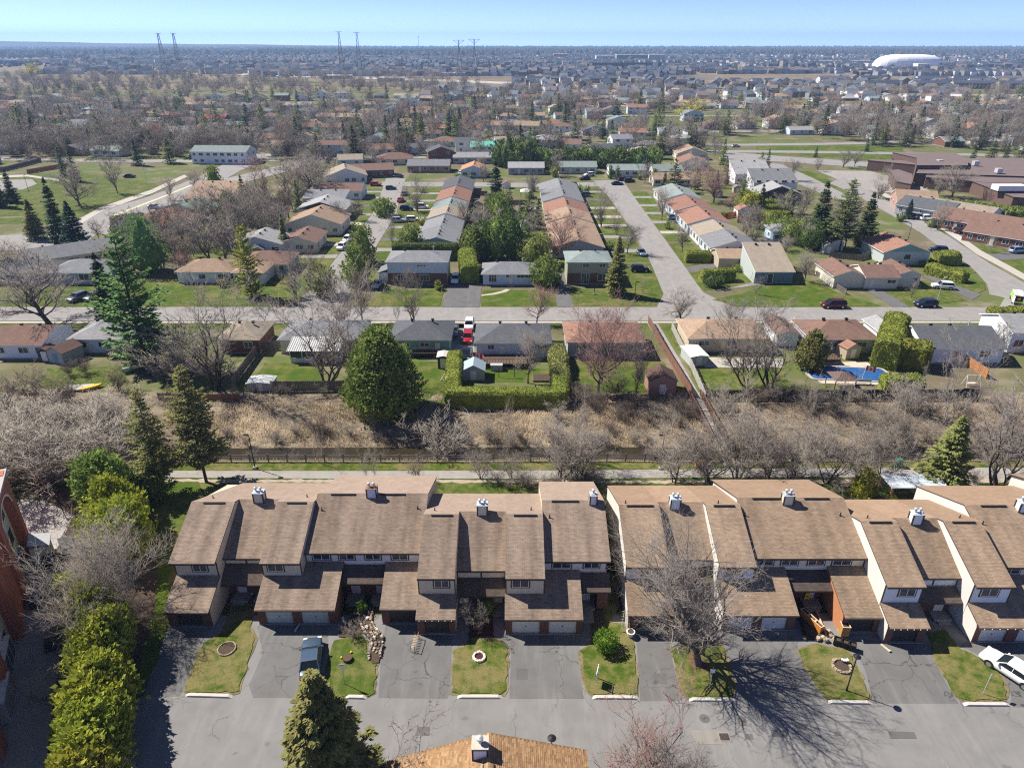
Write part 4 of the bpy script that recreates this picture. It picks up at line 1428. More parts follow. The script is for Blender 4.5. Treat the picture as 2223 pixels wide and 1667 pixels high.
CAR_CACHE = {}
def car_meshes(kind):
 if kind in CAR_CACHE:return CAR_CACHE[kind]
 P = {'sedan':dict(L=4.75,W=1.82,belt=0.92,H=1.43,hood=0.86,trunk=0.95,ws=(1.05,0.30),bl=(-1.05,-1.75),wb=1.38,r=0.33),'hatch':dict(L=4.2,W=1.78,belt=0.95,H=1.50,hood=0.90,trunk=0.98,ws=(1.0,0.35),bl=(-1.55,-1.95),wb=1.28,r=0.32),
 'suv':dict(L=4.6,W=1.88,belt=1.05,H=1.68,hood=1.00,trunk=1.05,ws=(1.05,0.50),bl=(-1.80,-2.18),wb=1.36,r=0.36),'van':dict(L=5.1,W=1.98,belt=1.08,H=1.78,hood=0.98,trunk=1.10,ws=(1.55,0.75),bl=(-2.15,-2.45),wb=1.55,r=0.35)}[kind]
 L,W = P['L'],P['W']/2
 st = []
 for f,wv,zl,zt in ((-0.5,0.80,0.42,P['trunk']*0.72),(-0.485,0.90,0.28,P['trunk']*0.94),(-0.44,0.97,0.22,P['trunk']),(-0.36,1.0,0.2,P['belt']+0.02),(-0.15,1.0,0.19,P['belt']),(0.08,1.0,0.19,P['belt']-0.01),(0.24,1.0,0.19,P['belt']-0.03),(0.36,0.98,0.2,P['hood']-0.02),
 (0.44,0.93,0.22,P['hood']-0.1),(0.485,0.84,0.27,P['hood']-0.2),(0.5,0.68,0.36,P['hood']-0.36)):
  st.append((f*L,wv*W,zl,zt))
 b = B()
 def ring(s):
  x,w,zl,zt = s
  h = zt-zl
  half = [(w*0.80,zl),(w*0.97,zl+h*0.16),(w,zl+h*0.5),(w*0.985,zl+h*0.78),(w*0.93,zl+h*0.93),(w*0.80,zt)]
  return [(x,-y,z) for y,z in half]+[(x,y,z) for y,z in half[::-1]]
 R = [ring(s) for s in st]
 n = len(R[0])
 V = [p for r in R for p in r]
 F = []
 for i in range(len(R)-1):
  for j in range(n):
   k = (j+1)%n
   F.append((i*n+j,i*n+k,(i+1)*n+k,(i+1)*n+j))
 F.append(tuple(range(n))[::-1]);F.append(tuple((len(R)-1)*n+j for j in range(n)))
 me = bpy.data.meshes.new('body');me.from_pydata(V,[],[f[::-1] for f in F])
 me.materials.append(M_PLASTIC)
 me.polygons.foreach_set('use_smooth',[True]*len(F));me.update()
 # roof panel and pillars share the body colour
 w0,w1 = W*0.90,W*0.73
 zb,zr = P['belt']-0.03,P['H']
 x0,x1 = P['ws'];x2,x3 = P['bl']
 rb = B()
 rf = [(x1,w1,zr-.03),(x1-.25,w1+.02,zr),(x2+.3,w1+.02,zr),(x2,w1,zr-.04)]
 for a,c in zip(rf[:-1],rf[1:]):
  rb.face([(a[0],-a[1],a[2]),(a[0],a[1],a[2]),(c[0],c[1],c[2]),(c[0],-c[1],c[2])][::-1])
  for s in (-1,1):
   q = [(a[0],s*a[1],a[2]),(c[0],s*c[1],c[2]),(c[0],s*(c[1]+.05),c[2]-.09),(a[0],s*(a[1]+.05),a[2]-.09)]
   rb.face(q if s<0 else q[::-1])
 for s in (-1,1):
  for (xa,xb,t) in ((x0,x1,.05),(x3,x2,.08),((x0+x3)/2+.1,(x1+x2)/2+.1,.035)):
   rb.tube((xa,s*w0,zb),(xb,s*(w1+.02),zr-.05),t*0.8,n=4)
 gl = B()
 A = [(x0,-w0,zb),(x0,w0,zb),(x3,w0,zb),(x3,-w0,zb)]
 C = [(x1,-w1,zr-.05),(x1,w1,zr-.05),(x2,w1,zr-.05),(x2,-w1,zr-.05)]
 for i in range(4):
  j = (i+1)%4
  gl.face([A[i],A[j],C[j],C[i]])
 gl.face(C)
 wh = B();r = P['r']
 nn = 16
 for s,y0,y1 in ((1,-0.11,0.11),):
  wh.tube((0,y0,0),(0,y1,0),r,n=nn)
 rm = B()
 for sgn in (-1,1):
  rm.tube((0,sgn*0.112,0),(0,sgn*0.118,0),r*0.66,n=12)
 for k in range(5):
  pass
 arch = B()
 for xx in (-P['wb']-0.05,P['wb']):
  for s in (-1,1):
   arch.tube((xx,s*(W*0.80),r+.02),(xx,s*(W*1.003),r+.02),r+0.07,n=16)
 arch.box(-L*.47,-W*.82,.2,L*.47,W*.82,.30)
 lp = B();lp.obox((0,0,0),(0.22,0.34,0.13))
 pl = B();pl.obox((0,0,0),(0.02,0.5,0.12))
 mi = B();mi.obox((0,0,0),(0.14,0.20,0.13))
 d = dict(P=P,body=me,roof=rb.mesh('roof',[M_PLASTIC]),glass=gl.mesh('windows',[M_CGL]),wheel=wh.mesh('wheel',[M_TYRE]),rim=rm.mesh('rim',[M_RIM]),arch=arch.mesh('wheel_arches',[M_PLASTIC]),head=lp.mesh('headlight',[M_LAMP]),tail=lp.mesh('taillight',[M_TAIL]),plate=pl.mesh('number_plate',[M_LAMP]),mirror=mi.mesh('mirror',[M_PLASTIC]))
 CAR_CACHE[kind] = d
 return d
def slot(o,mat):
 o.material_slots[0].link = 'OBJECT'
 o.material_slots[0].material = mat
def car(kind,colour,px=None,py=None,heading=0.0,label=None,auto=None,xy=None,z=0.03,near=True,group=None,scale=1.0):
 """heading in degrees: where the nose points, 0 = +X, 90 = away from the camera"""
 d = car_meshes(kind)
 P = d['P']
 x,y = xy if xy else at(px,py)
 t = thing('parked_car' if kind!='van' else 'parked_van','car' if kind!='van' else 'van',label,(x,y,z),RAD(heading),group=group,auto=auto)
 t.scale = (scale,)*3
 m = M_paint(colour,PAINTS[colour],0.0 if colour in ('white','red','orange','green') else 0.35)
 bo = link('body',d['body'],t);slot(bo,m)
 r = link('roof',d['roof'],t);slot(r,m)
 link('windows',d['glass'],t)
 link('wheel_arches',d['arch'],t)
 W = P['W']/2
 for sx in (-P['wb']-0.05,P['wb']):
  for sy in (-1,1):
   w = link('wheel',d['wheel'],t,(sx,sy*(W*0.90),P['r']))
   if near:link('rim',d['rim'],w)
 if near:
  for sy in (-1,1):
   link('headlight',d['head'],t,(P['L']*0.462,sy*W*0.70,P['hood']*0.78))
   link('taillight',d['tail'],t,(-P['L']*0.475,sy*W*0.70,P['trunk']*0.84))
   mo = link('mirror',d['mirror'],t,(P['ws'][0]-0.25,sy*(W+0.06),P['belt']+0.06));slot(mo,m)
  link('number_plate',d['plate'],t,(-P['L']*0.5,0,P['trunk']*0.6))
 return t
 # the two cars in the court
car('sedan','slate',heading=101,label='blue-grey sedan parked nose first before the left white garage doors',xy=(-18.05,43.9))
car('sedan','white',heading=122,label='white coupe parked on the driveway at the far right of the court',xy=at(2192,1462),scale=1.03)
# street and driveway cars: kind, colour, pixel of the middle of the car on the ground, heading, label
CARS = [('van','maroon',1808,668,181,'dark maroon minivan on the main street in front of the grey-blue corner house'),('suv','navy',2008,666,182,'dark boxy off-roader parked on the main street below the cream corner house'),
 ('suv','white',2045,627,165,'white crossover on the driveway beside the long clipped hedge'),('suv','red',1016,740,270,'red crossover nose to nose with the white one behind the clipped hedge'),
 ('suv','white',1019,712,270,'white crossover behind the red one on the driveway beside the green house'),('sedan','grey',985,725,270,'grey sedan beside the dark-roofed green house'),
 ('sedan','black',1013,775,265,'black car with its front just visible inside the clipped hedge'),('suv','white',989,612,268,'white crossover on the wide dark driveway between the two street-front houses'),
 ('sedan','paleblue',1392,553,275,'pale blue sedan driving on the middle street'),('suv','white',743,541,262,'white crossover parked on the left side street, front one of the pair'),
 ('suv','white',755,525,262,'white crossover parked on the left side street, rear one of the pair'),('hatch','red',724,508,0,'red hatchback on the driveway beside the brown-roofed house'),
 ('suv','slate',691,511,0,'blue-grey car between the red hatchback and the house'),('suv','orange',816,404,0,'orange-red car at the head of the left side street'),
 ('hatch','slate',849,412,10,'blue-grey hatchback right of the orange-red car'),('suv','navy',883,457,0,'dark blue hatchback with open boot on the driveway by the bare tree'),
 ('van','white',915,453,0,'white van beside the dark blue hatchback'),('suv','silver',865,483,5,'silver estate car on the driveway above the cone-shaped cedar'),
 ('suv','white',897,481,5,'white car by the wall of the front grey gabled house'),('sedan','red',870,438,85,'faded red car left of the bare tree on the left side street'),
 ('sedan','grey',879,424,85,'grey car above the faded red one on the left side street'),('sedan','white',1000,379,80,'white car by the small orange-roofed house'),
 ('sedan','navy',864,386,160,'dark car beside the brick bungalow at the head of the street'),('sedan','black',1269,391,200,'black car on the driveway of the long grey bungalow'),
 ('suv','white',1279,383,200,'white crossover beside the black car by the long grey bungalow'),('sedan','navy',1340,402,5,'dark sedan at the top of the middle street, in front of the maroon pair'),
 ('suv','maroon',1352,393,15,'maroon car by the pale green roofed bungalow'),('suv','black',1366,396,15,'black car next to the maroon one by the pale green roofed bungalow'),
 ('suv','navy',1241,406,180,'dark blue car beside the uppermost grey gable of the second house row'),('suv','navy',1253,430,180,'dark blue car below the grey gables of the second house row'),
 ('suv','grey',1268,427,180,'grey car on the lawn side of the second house row'),('suv','silver',1262,453,180,'silver car beside the first brown gable of the second house row'),
 ('suv','silver',1465,477,0,'silver hatchback on the driveway of the brown-roofed brick house'),('suv','maroon',2086,507,5,'dark red hatchback on the driveway across the curving right street'),
 ('suv','white',2110,513,0,'white crossover next to the dark red hatchback on the right street'),('suv','silver',1996,475,10,'silver car by the young blue spruce on the right street'),
 ('suv','white',2011,478,10,'white car under the bare tree on the right street'),('suv','paleblue',2208,549,10,'pale blue crossover cut off by the right edge, on the right street'),
 ('suv','navy',2036,548,160,'dark car behind the brown-roofed house with the teal gable'),('suv','navy',2216,681,200,'dark blue car cut off by the right edge of the main street'),
 ('suv','grey',170,652,250,'grey crossover on the driveway under the big bare tree at the left'),('suv','grey',207,650,250,'grey car half hidden by the dark spruce left of the blue-green pine'),
 ('sedan','silver',337,453,0,'silver sedan on the wide left avenue'),('sedan','white',420,341,10,'white car beside the small pale two-storey house at the left'),
 ('sedan','black',282,386,5,'black car in front of the solar-panelled house at the left'),('sedan','silver',820,622,265,'silver car beside the porch of the two-storey brick and white house'),
 ('sedan','black',1207,614,270,'dark car left of the green two-storey house'),('suv','black',1389,590,0,'dark car hidden behind the tall spruce beside the green house'),
 ('sedan','blue',922,301,5,'blue car parked far up beyond the left side street'),('sedan','white',935,319,20,'white car below the blue one beyond the left side street'),
 ('sedan','white',1261,321,20,'white car on the small cul-de-sac among the dark cedars'),('sedan','blue',1226,309,160,'blue car at the top of the small cul-de-sac'),
 ('sedan','silver',1597,320,15,'silver car beside the far pale-roofed houses at the upper right'),('sedan','silver',1693,728,90,'silver car between the tan-roofed house and the white gable'),
 ]
for kind,colr,px,py,hd,lab in CARS:
 car(kind,colr,px,py,hd,lab,near=(py>430),z=0.08)
 # lime and white work van at the right edge, back doors open
x,y = at(2205,655)
t = thing('work_van','van','lime green and white work van with its back doors open at the right edge',(x,y,0.08),RAD(62))
vb = B();vb.box(-2.6,-.95,.4,2.0,.95,2.0);vb.box(2.0,-.93,.4,2.7,.93,1.25)
vb.done('body',M_paint('green',PAINTS['green'],0),t)
vb = B();vb.face([(2.0,-.9,2.0),(2.0,.9,2.0),(2.45,.88,1.25),(2.45,-.88,1.25)]);vb.box(-2.61,-.75,.75,-2.6,.75,1.85);vb.done('windows',M_CGL,t)
vb = B();vb.box(-2.6,-.9,2.002,1.95,.9,2.05);vb.done('roof',PAINTS and M_paint('white',PAINTS['white'],0),t)
for s in (-1,1):
 vb = B();vb.obox((-3.0,s*1.0,1.25),(.85,.06,1.4),s*0.35);vb.done('rear_door',M_paint('white',PAINTS['white'],0),t)
 vb = B();vb.box(-2.3,s*.55-.04,2.1,1.8,s*.55+.04,2.16);vb.done('roof_rack',METAL,t)
 for sx in (-1.6,1.6):
  vb = B();vb.tube((sx,s*.82,.36),(sx,s*1.0,.36),.36,n=14);vb.done('wheel',M_TYRE,t)
vb = B();vb.obox((-2.7,0,1.3),(.3,.5,.35));vb.done('cargo',M_paint('orange',PAINTS['orange'],0),t)
# trees: prototypes and placing
def make_proto(kind):
 if kind =='hero':a = bare_tree(3,17,7.4,0.15,0.6,34,14,6,4,0.0125,0.9,2,0.42,'oval');h = 17;m = (MB_BARK,MT_GREY)
 elif kind =='maple':a = bare_tree(11,12,5.0,0.22,0.30,16,11,8,5,0.017,0.9,1,0.4,'oval');h = 12;m = (MB_BARK,MT_GREY)
 elif kind =='maple2':a = bare_tree(12,12,5.4,0.18,0.38,18,11,8,5,0.02,0.8,1,0.3,'oval');h = 12;m = (MB_BARK,MT_GREY)
 elif kind =='vase':a = bare_tree(13,12,5.0,0.12,0.42,15,11,8,5,0.021,1.7,3,0.3,'vase');h = 12;m = (MB_BARK,MT_GREY)
 elif kind =='vase2':a = bare_tree(14,12,4.2,0.10,0.46,15,10,7,5,0.021,2.0,4,0.25,'vase');h = 12;m = (MB_BARKD,MT_GREY)
 elif kind =='red':a = bare_tree(15,12,5.2,0.20,0.32,18,12,8,5,0.018,1.2,1,0.35,'oval');h = 12;m = (MB_BARK,MT_RED)
 elif kind =='pale':a = bare_tree(16,12,3.6,0.10,0.20,14,9,6,4,0.020,1.5,3,0.2,'vase');h = 12;m = (MB_BIRCH,MT_PALE)
 elif kind =='small':a = bare_tree(17,6,2.2,0.12,0.10,12,8,6,4,0.011,1.1,2,0.35,'oval');h = 6;m = (MB_BARKD,MT_GREY)
 elif kind =='shrub':a = bare_tree(18,4,2.0,0.05,0.09,22,7,6,4,0.012,1.2,7,0.3,'vase');h = 4;m = (MB_BARKD,MT_GREY)
 elif kind =='shrub2':a = bare_tree(19,4,2.4,0.05,0.10,24,7,6,4,0.012,0.8,8,0.45,'oval');h = 4;m = (MB_BARK,MT_DARK)
 elif kind =='alder':a = bare_tree(20,6,2.8,0.16,0.16,18,9,7,5,0.012,0.9,4,0.5,'oval');h = 6;m = (MB_BARKD,MT_GREY)
 elif kind =='gnarl':a = bare_tree(21,6,3.6,0.10,0.20,26,10,6,4,0.018,0.6,5,0.8,'oval');h = 6;m = (MB_BARK,MT_PALE)
 elif kind =='upright':a = bare_tree(22,7,3.2,0.05,0.2,40,10,7,4,0.014,1.9,8,0.25,'oval');h = 7;m = (MB_BARK,MT_GREY)
 elif kind =='farbare':a = bare_tree(31,12,5.0,0.15,0.34,13,8,6,3,0.050,1.4,2,0.3,'oval');h = 12;m = (MB_BARK,MT_GREY)
 elif kind =='farbare2':a = bare_tree(32,12,4.0,0.12,0.36,12,8,6,3,0.050,2.2,4,0.25,'vase');h = 12;m = (MB_BARK,MT_GREY)
 elif kind =='farred':a = bare_tree(33,12,5.2,0.15,0.30,13,8,6,3,0.052,1.3,1,0.3,'oval');h = 12;m = (MB_BARK,MT_RED)
 elif kind =='farwillow':a = bare_tree(34,12,6.5,0.15,0.5,16,9,8,5,0.085,0.9,3,0.3,'oval');h = 12;m = (MB_BARK,MT_WILLOW)
 elif kind =='spruce_hero':a = spruce(41,15,4.2,0.03,34,14,14,0.48,0.28,0.45,0.24,0.72,8,0.05,0.18);h = 15;m = (MB_BARKD,ML_OLIVE)
 elif kind =='spruce':a = spruce(42,14,3.6,0.05,30,11,9,0.50,0.30,0.3,0.22,0.85,5,0.08,0.2);h = 14;m = (MB_BARKD,ML_SPR)
 elif kind =='spruce2':a = spruce(43,14,3.0,0.04,28,10,8,0.50,0.35,0.25,0.2,0.9,5,0.10,0.3);h = 14;m = (MB_BARKD,ML_SPRD)
 elif kind =='pine_open':a = spruce(44,16,3.6,0.2,26,10,10,0.36,0.12,0.35,0.2,0.55,6,0.2,0.35);h = 16;m = (MB_BARKD,ML_OLIVE)
 elif kind =='pine_big':a = spruce(45,16,4.4,0.04,22,9,10,0.5,0.0,0.6,0.28,0.5,8,0.22,0.35);h = 16;m = (MB_BARKD,ML_PINE)
 elif kind =='blue_spruce':a = spruce(46,10,3.2,0.02,24,11,9,0.42,0.12,0.3,0.2,0.85,5,0.03,0.12);h = 10;m = (MB_BARKD,ML_SPRB)
 elif kind =='farspruce':a = spruce(47,14,3.0,0.03,17,7,4,0.95,0.3,0.2,0.25,0.85,3,0.05,0.25);h = 14;m = (MB_BARKD,ML_SPRD)
 elif kind =='farspruce2':a = spruce(48,14,3.6,0.08,15,7,5,1.0,0.1,0.2,0.25,0.6,3,0.12,0.35);h = 14;m = (MB_BARKD,ML_SPR)
 else :raise KeyError(kind)
 return dict(h=h,trunk=np_mesh('trunk',a[0][0],a[0][1],[m[0]],smooth=True),crown=np_mesh('crown',a[1][0],a[1][1],[m[1]],smooth=m[1].name.startswith('twig')))
PROTO = {}
TREEPOS = []
def tree(kind,px,py,height,label=None,auto=None,name=None,cat='tree',xy=None,rz=None,wide=1.0,group=None,twig=None,z=None):
 if kind not in PROTO:PROTO[kind] = make_proto(kind)
 p = PROTO[kind]
 x,y = xy if xy else at(px,py)
 zz = gz(x,y) if z is None else z
 s = height/p['h']
 nm = name or ('bare_tree' if kind in ('hero','maple','maple2','vase','vase2','red','pale','small','alder','gnarl','upright','farbare','farbare2','farred') else 'bare_shrub' if kind.startswith('shrub') else 'willow_tree' if 'willow' in kind else 'pine_tree' if 'pine' in kind else 'spruce_tree')
 t = thing(nm,'shrub' if 'shrub' in nm else cat,label,(x,y,zz),RNG.uniform(0,6.28) if rz is None else rz,group=group,auto=auto)
 t.scale = (s*wide,s*wide,s)
 link('trunk',p['trunk'],t)
 c = link('crown',p['crown'],t)
 if twig:
  c.material_slots[0].link = 'OBJECT';c.material_slots[0].material = twig
 TREEPOS.append((x,y,3*s*wide))
 return t
CED = {}
def cedar_tree(px,py,H,R,form='cone',mat=None,label=None,auto=None,name='cedar_tree',xy=None,n=None,leaf=None,seed=None,cat='tree',squash=1.0,share=None,z=0.0,group=None):
 key = share
 if key and key in CED:
  me = CED[key]
 else :
  sd = seed if seed is not None else int(RNG.integers(1e6))
  nn = n or int(min(9000,260*(H*R)**0.9))
  a = cedar(sd,H,R,nn,leaf or 0.30,form,squash=squash)
  me = np_mesh('foliage',a[0],a[1],[mat or ML_CED])
  if key:CED[key] = me
 x,y = xy if xy else at(px,py)
 t = thing(name,cat,label,(x,y,z),RNG.uniform(0,6.28) if squash==1 else 0,group=group,auto=auto)
 if key:
  t.scale = (R,R,H)
 f = link('foliage',me,t)
 if key and mat:
  f.material_slots[0].link = 'OBJECT';f.material_slots[0].material = mat
 b = B();b.tube((0,0,-0.2),(0,0,(0.5 if not key else 0.3)),(0.09*R if not key else 0.09),n=6);b.done('trunk',MB_BARKD,t)
 return t
def hedge_row(pts,width,height,mat,label,px=True,leaf=0.17,dens=60,seed=1,lump=0.06,z=0.0):
 w = [at(*p) for p in pts] if px else pts
 c = np.mean(w,axis=0)
 a = hedge(seed,[(p[0]-c[0],p[1]-c[1]) for p in w],width,height,leaf,dens,lump=lump)
 t = thing('hedge','hedge',label,(c[0],c[1],z),data=np_mesh('hedge',a[0],a[1],[mat]))
 return t
def tt(kind,px,py,top,wide=1.0,label=None,auto=None,twig=None,cat='tree'):
 x,y = at(px,py)
 h = max(1.5,zof(px,top,y)[1]-gz(x,y))
 return tree(kind,px,py,h,label,auto,wide=wide,twig=twig)
 # trees around the court
tree('hero',1519,1443,17.2,'large bare tree with a spreading twiggy crown standing before the right townhouse row',rz=3.4)
tree('spruce_hero',0,0,15.2,'big olive-green spruce rising from the bottom edge in front of the court',xy=(-12.6,30.0),rz=0.4)
tree('pine_open',0,0,15.0,'tall open pine behind the left townhouse row, nearer of the two',xy=(-43.3,69.8),rz=2.0,wide=.85)
tree('pine_open',0,0,16.6,'tall open pine behind the left townhouse row, farther and taller of the two',xy=(-38.9,72.2),rz=4.1)
tt('upright',248,1350,1115,1.2,'broad bare bush-like tree within the yellow-green hedge at the left')
tree('small',128,1535,5.6,'small pale bare tree beside the left driveway under the hedge',wide=1.5,twig=MT_PALE)
tree('small',30,1700,5.0,'pale bare treetop at the bottom left corner',wide=1.5,twig=MT_PALE,xy=(-30.5,30.5))
tt('shrub',858,1760,1592,.9,'bare grey shrub at the bottom edge left of the golden-brown roof')
tt('upright',1435,1770,1575,.85,'dense bare treetop at the bottom edge right of the golden-brown roof')
tt('small',1375,1790,1520,1.2,'thin reddish bare tree at the bottom edge right of the golden-brown roof',twig=MT_RED)
tree('alder',1037,1372,3.9,'small bare tree in the mulch bed between the two inner porches of the left row',wide=0.8)
tree('shrub',768,1385,2.6,'bare brown shrub beside the rock garden of the left row',wide=0.9)
tree('shrub',1340,1295,2.6,'thin bare shrub against the tall white end wall',wide=0.7)
cedar_tree(1313,1408,1.5,0.88,'ball',ML_SHRUB,'round bright green shrub on the lawn between the two townhouse rows',name='evergreen_shrub',cat='shrub',n=2600,leaf=0.17)
cedar_tree(783,1330,1.2,0.4,'ball',ML_SHRUB,'small green shrub at the top of the rock garden',name='evergreen_shrub',cat='shrub',n=500,leaf=0.15)
cedar_tree(1062,1335,1.9,0.5,'ball',ML_CED,'small dark green shrub under the bare tree in the mulch bed',name='evergreen_shrub',cat='shrub',n=500,leaf=0.18)
cedar_tree(1868,1085,4.6,1.0,'cone',ML_CEDY,'pair of slender green cedars behind the right townhouse row',n=2400,leaf=0.26)
cedar_tree(1884,1078,3.6,0.6,'cone',ML_CEDY,'thin leaning cedar right of the slender pair behind the right row',n=1000,leaf=0.24)
tree('blue_spruce',2040,1060,10.5,'green spruce with layered branches behind the right townhouse row',twig=ML_OLIVE,wide=1.15)
# yellow-green cedar hedge trees along the left driveway
hx = [(*at(a,c,h*.55),h,r) for a,c,h,r in ((225,1050,7.4,2.9),(243,1100,7.2,2.9),(262,1150,6.6,2.6),(160,1300,4.6,1.6),(195,1335,5.6,2.3),(225,1385,5.4,2.0),(208,1430,4.8,1.9),(218,1485,5.2,2.1),(203,1535,5.0,2.1),(200,1590,5.0,2.1),(188,1645,5.0,2.1),(178,1700,5.0,2.1))]
ords = ['first','second','third','fourth','fifth','sixth','seventh','eighth','ninth','tenth','eleventh','twelfth']
for i,(x,y,h,r) in enumerate(hx):
 cedar_tree(0,0,h,r,('oval','tear','ball')[i%3],ML_CED if i<1 else ML_CEDY,'yellow-green cedar of the hedge beside the left driveway, %s from the far end'%ords[i],xy=(x,y),n=5200,leaf=0.42,group='cedars in the hedge beside the left driveway')
cedar_tree(0,0,4.0,2.0,'ball',ML_CEDD,'dark low cedar behind the far end of the yellow-green hedge',xy=(-43.5,68.5),n=1500,leaf=0.35)
# brick apartment block at the left edge
ap = thing('apartment_building','building','red brick apartment block with cream bays at the left edge',(-52.0,58.6,0),0)
APB = M_brick('brick_red',(0.60,0.17,0.085),(0.50,0.135,0.07),(0.36,0.18,0.12))
APC = M_plain('stucco_sage_cream',(0.74,0.70,0.54),0.9,0.05,0.5,bump=0.2)
APR = M_plain('roof_membrane_pale',(0.42,0.39,0.36),0.9,0.08,0.5)
APD = M_plain('roof_membrane_brown',(0.12,0.085,0.07),0.9,0.1,0.5)
# local frame: x' along the facade (towards the camera), outward normal to the right
import mathutils
fd = Vector((-43.0+52.0,41.3-58.6,0));fL = fd.length;fd.normalize()
fn = Vector((-fd.y,fd.x,0))
ap.rotation_euler = (0,0,math.atan2(fd.y,fd.x))
# local: +X towards camera along wall, +Y = outward (fn)
HB = 10.6
def apb(nm,mat,*bx,parent=None):
 b = B()
 for q in bx:b.box(*q)
 return b.done(nm,mat,parent or ap)
def apface(x0,x1,yy,arch):
 pass
apb('wall',APC,(0.3,-14,0.0,34,-0.9,HB-0.6))
for (a,c,n2) in ((0.0,1.1,0),(7.0,8.3,1),(12.0,13.3,2),(19.6,20.9,3),(25.5,26.8,4)):
 apb('brick_pier',APB,(a,-1.2,0,c,0.0,HB+(0.3 if n2==0 else 0)))
 # spandrels with round arches joining the piers
for (a,c) in ((1.1,7.0),(13.3,19.6),(20.9,25.5)):
 b = B();xm,rr = (a+c)/2,(c-a)/2
 n = 14
 for i in range(n):
  t0,t1 = math.pi*i/n,math.pi*(i+1)/n
  xa,za = xm-rr*math.cos(t0),HB-2.8+2.0*math.sin(t0)
  xb,zb = xm-rr*math.cos(t1),HB-2.8+2.0*math.sin(t1)
  b.face([(xa,-0.05,za),(xb,-0.05,zb),(xb,-0.05,HB),(xa,-0.05,HB)][::-1])
  b.face([(xa,-0.05,za),(xa,-0.9,za),(xb,-0.9,zb),(xb,-0.05,zb)][::-1])
 b.done('brick_arch',APB,ap)
 b = B()
 for i in range(n):
  t0,t1 = math.pi*i/n,math.pi*(i+1)/n
  q = []
  for (ta,k) in ((t0,1.0),(t1,1.0),(t1,0.9),(t0,0.9)):
   q.append((xm-rr*k*math.cos(ta),-0.02,HB-2.8+2.0*k*math.sin(ta)))
  b.face(q)
 b.done('arch_band',APC,ap)
apb('brick_wall',APB,(8.3,-1.1,0,12.0,-0.3,HB+0.2))
apb('brick_wall',APB,(-0.3,-14,0,0.0,-1.2,HB))
apb('roof',APR,(-0.4,-14.2,HB+0.001,7.6,0.15,HB+0.25),(13.0,-14.2,HB+0.001,34,0.15,HB+0.22))
apb('roof',APR,(7.6,-14.0,HB+0.21,13.0,0.0,HB+0.75))
apb('roof',APD,(0.6,-13.2,HB+0.26,7.0,-1.0,HB+0.27),(13.8,-13.2,HB+0.23,33,-1.0,HB+0.24))
for (xa,xb) in ((2.1,3.4),(4.9,6.2),(14.4,15.8),(17.1,18.5),(21.6,22.8),(23.8,25.0)):
 for zz in (0.9,3.9,6.9):
  b = B();b.box(xa-.12,-.93,zz-.1,xb+.12,-.84,zz+1.75)
  w = b.done('window',WTRIM,ap)
  b = B();b.box(xa,-.85,zz,(xa+xb)/2-.03,-.82,zz+1.6);b.box((xa+xb)/2+.03,-.85,zz,xb,-.82,zz+1.6);b.done('pane',W_GLASS,w)
for zz in (2.9,5.9):
 for xa in (4.0,16.3):
  apb('wall_vent',METAL,(xa,-.9,zz,xa+.3,-.8,zz+.3))
apb('glazed_bay',WTRIM,(15.2,-0.9,0.3,18.6,-0.35,2.4))
b = B()
for i in range(3):
 b.box(15.35+i*1.1,-0.36,0.5,16.25+i*1.1,-0.33,2.2)
b.done('pane',W_GLASS,ap)
apb('porch',WTRIM,(0.4,0.0,0,2.3,1.7,2.2))
b = B();b.slab([(0.2,0,2.9),(0.2,1.9,2.3),(2.5,1.9,2.3),(2.5,0,2.9)][::-1],0.12);b.done('porch_roof',METAL,ap)
def loc_ap(x,y,z=0.0):
 p = Vector((-52.0,58.6,0))+fd*x+fn*y
 return (p.x,p.y,z)
def bin_box(name,label,x,y,w,d,h,mat,round_top=False):
 t = thing(name,'bin' if 'bin' in name else 'unit',label,loc_ap(x,y,0.03),ap.rotation_euler[2])
 b = B();b.box(-w/2,-d/2,0,w/2,d/2,h);b.done('casing',mat,t)
 b = B()
 n = 16
 for i in range(n):
  a0,a1 = 2*math.pi*i/n,2*math.pi*(i+1)/n
  b.face([(w*.46*math.cos(a0),d*.46*math.sin(a0),h+.03),(w*.46*math.cos(a1),d*.46*math.sin(a1),h+.03),(w*.34*math.cos(a1),d*.34*math.sin(a1),h+.05),(w*.34*math.cos(a0),d*.34*math.sin(a0),h+.05)][::1])
 b.done('fan_ring',WTRIM,t)
 b = B();b.tube((0,0,h),(0,0,h+.02),w*.34,n=16);b.done('fan_grille',BLK,t)
 return t
bin_box('cooling_unit','far one of two black cooling units with white fan rings by the brick block',2.3,1.6,1.15,1.15,1.1,BLK)
bin_box('cooling_unit','near one of two black cooling units with white fan rings by the brick block',3.7,1.5,1.15,1.15,1.1,BLK)
bin_box('cooling_unit','dark brown cooling unit beside the second brick pier',8.9,0.8,1.2,1.2,1.0,TRIM)
t = thing('cooling_unit','unit','tall pale grey cooling unit at the bottom left edge',(*at(-2,1545),.03),ap.rotation_euler[2])
b = B();b.box(-1.6,-1.1,0,1.6,1.1,2.3);b.done('casing',METAL,t)
for k in range(9):
 b = B();b.box(-1.55,1.1,0.3+k*.21,1.55,1.14,0.42+k*.21);b.done('louvre',CONC,t)
b = B();b.box(-1.7,-1.2,2.3,1.7,1.2,2.42);b.done('lid',WTRIM,t)
b = B();b.box(-1.2,-.6,0,1.2,.6,.9);b.box(-.9,.6,.2,-.1,.95,.6)
t = thing('wooden_crate','crate','dark brown crate stack behind the glazed porch of the brick block',loc_ap(0.8,3.0,0.03),ap.rotation_euler[2]+.2)
b.done('box',TRIM,t);b = B();b.box(-1.25,-.65,.9,1.25,.65,1.0);b.done('lid',BLK,t)
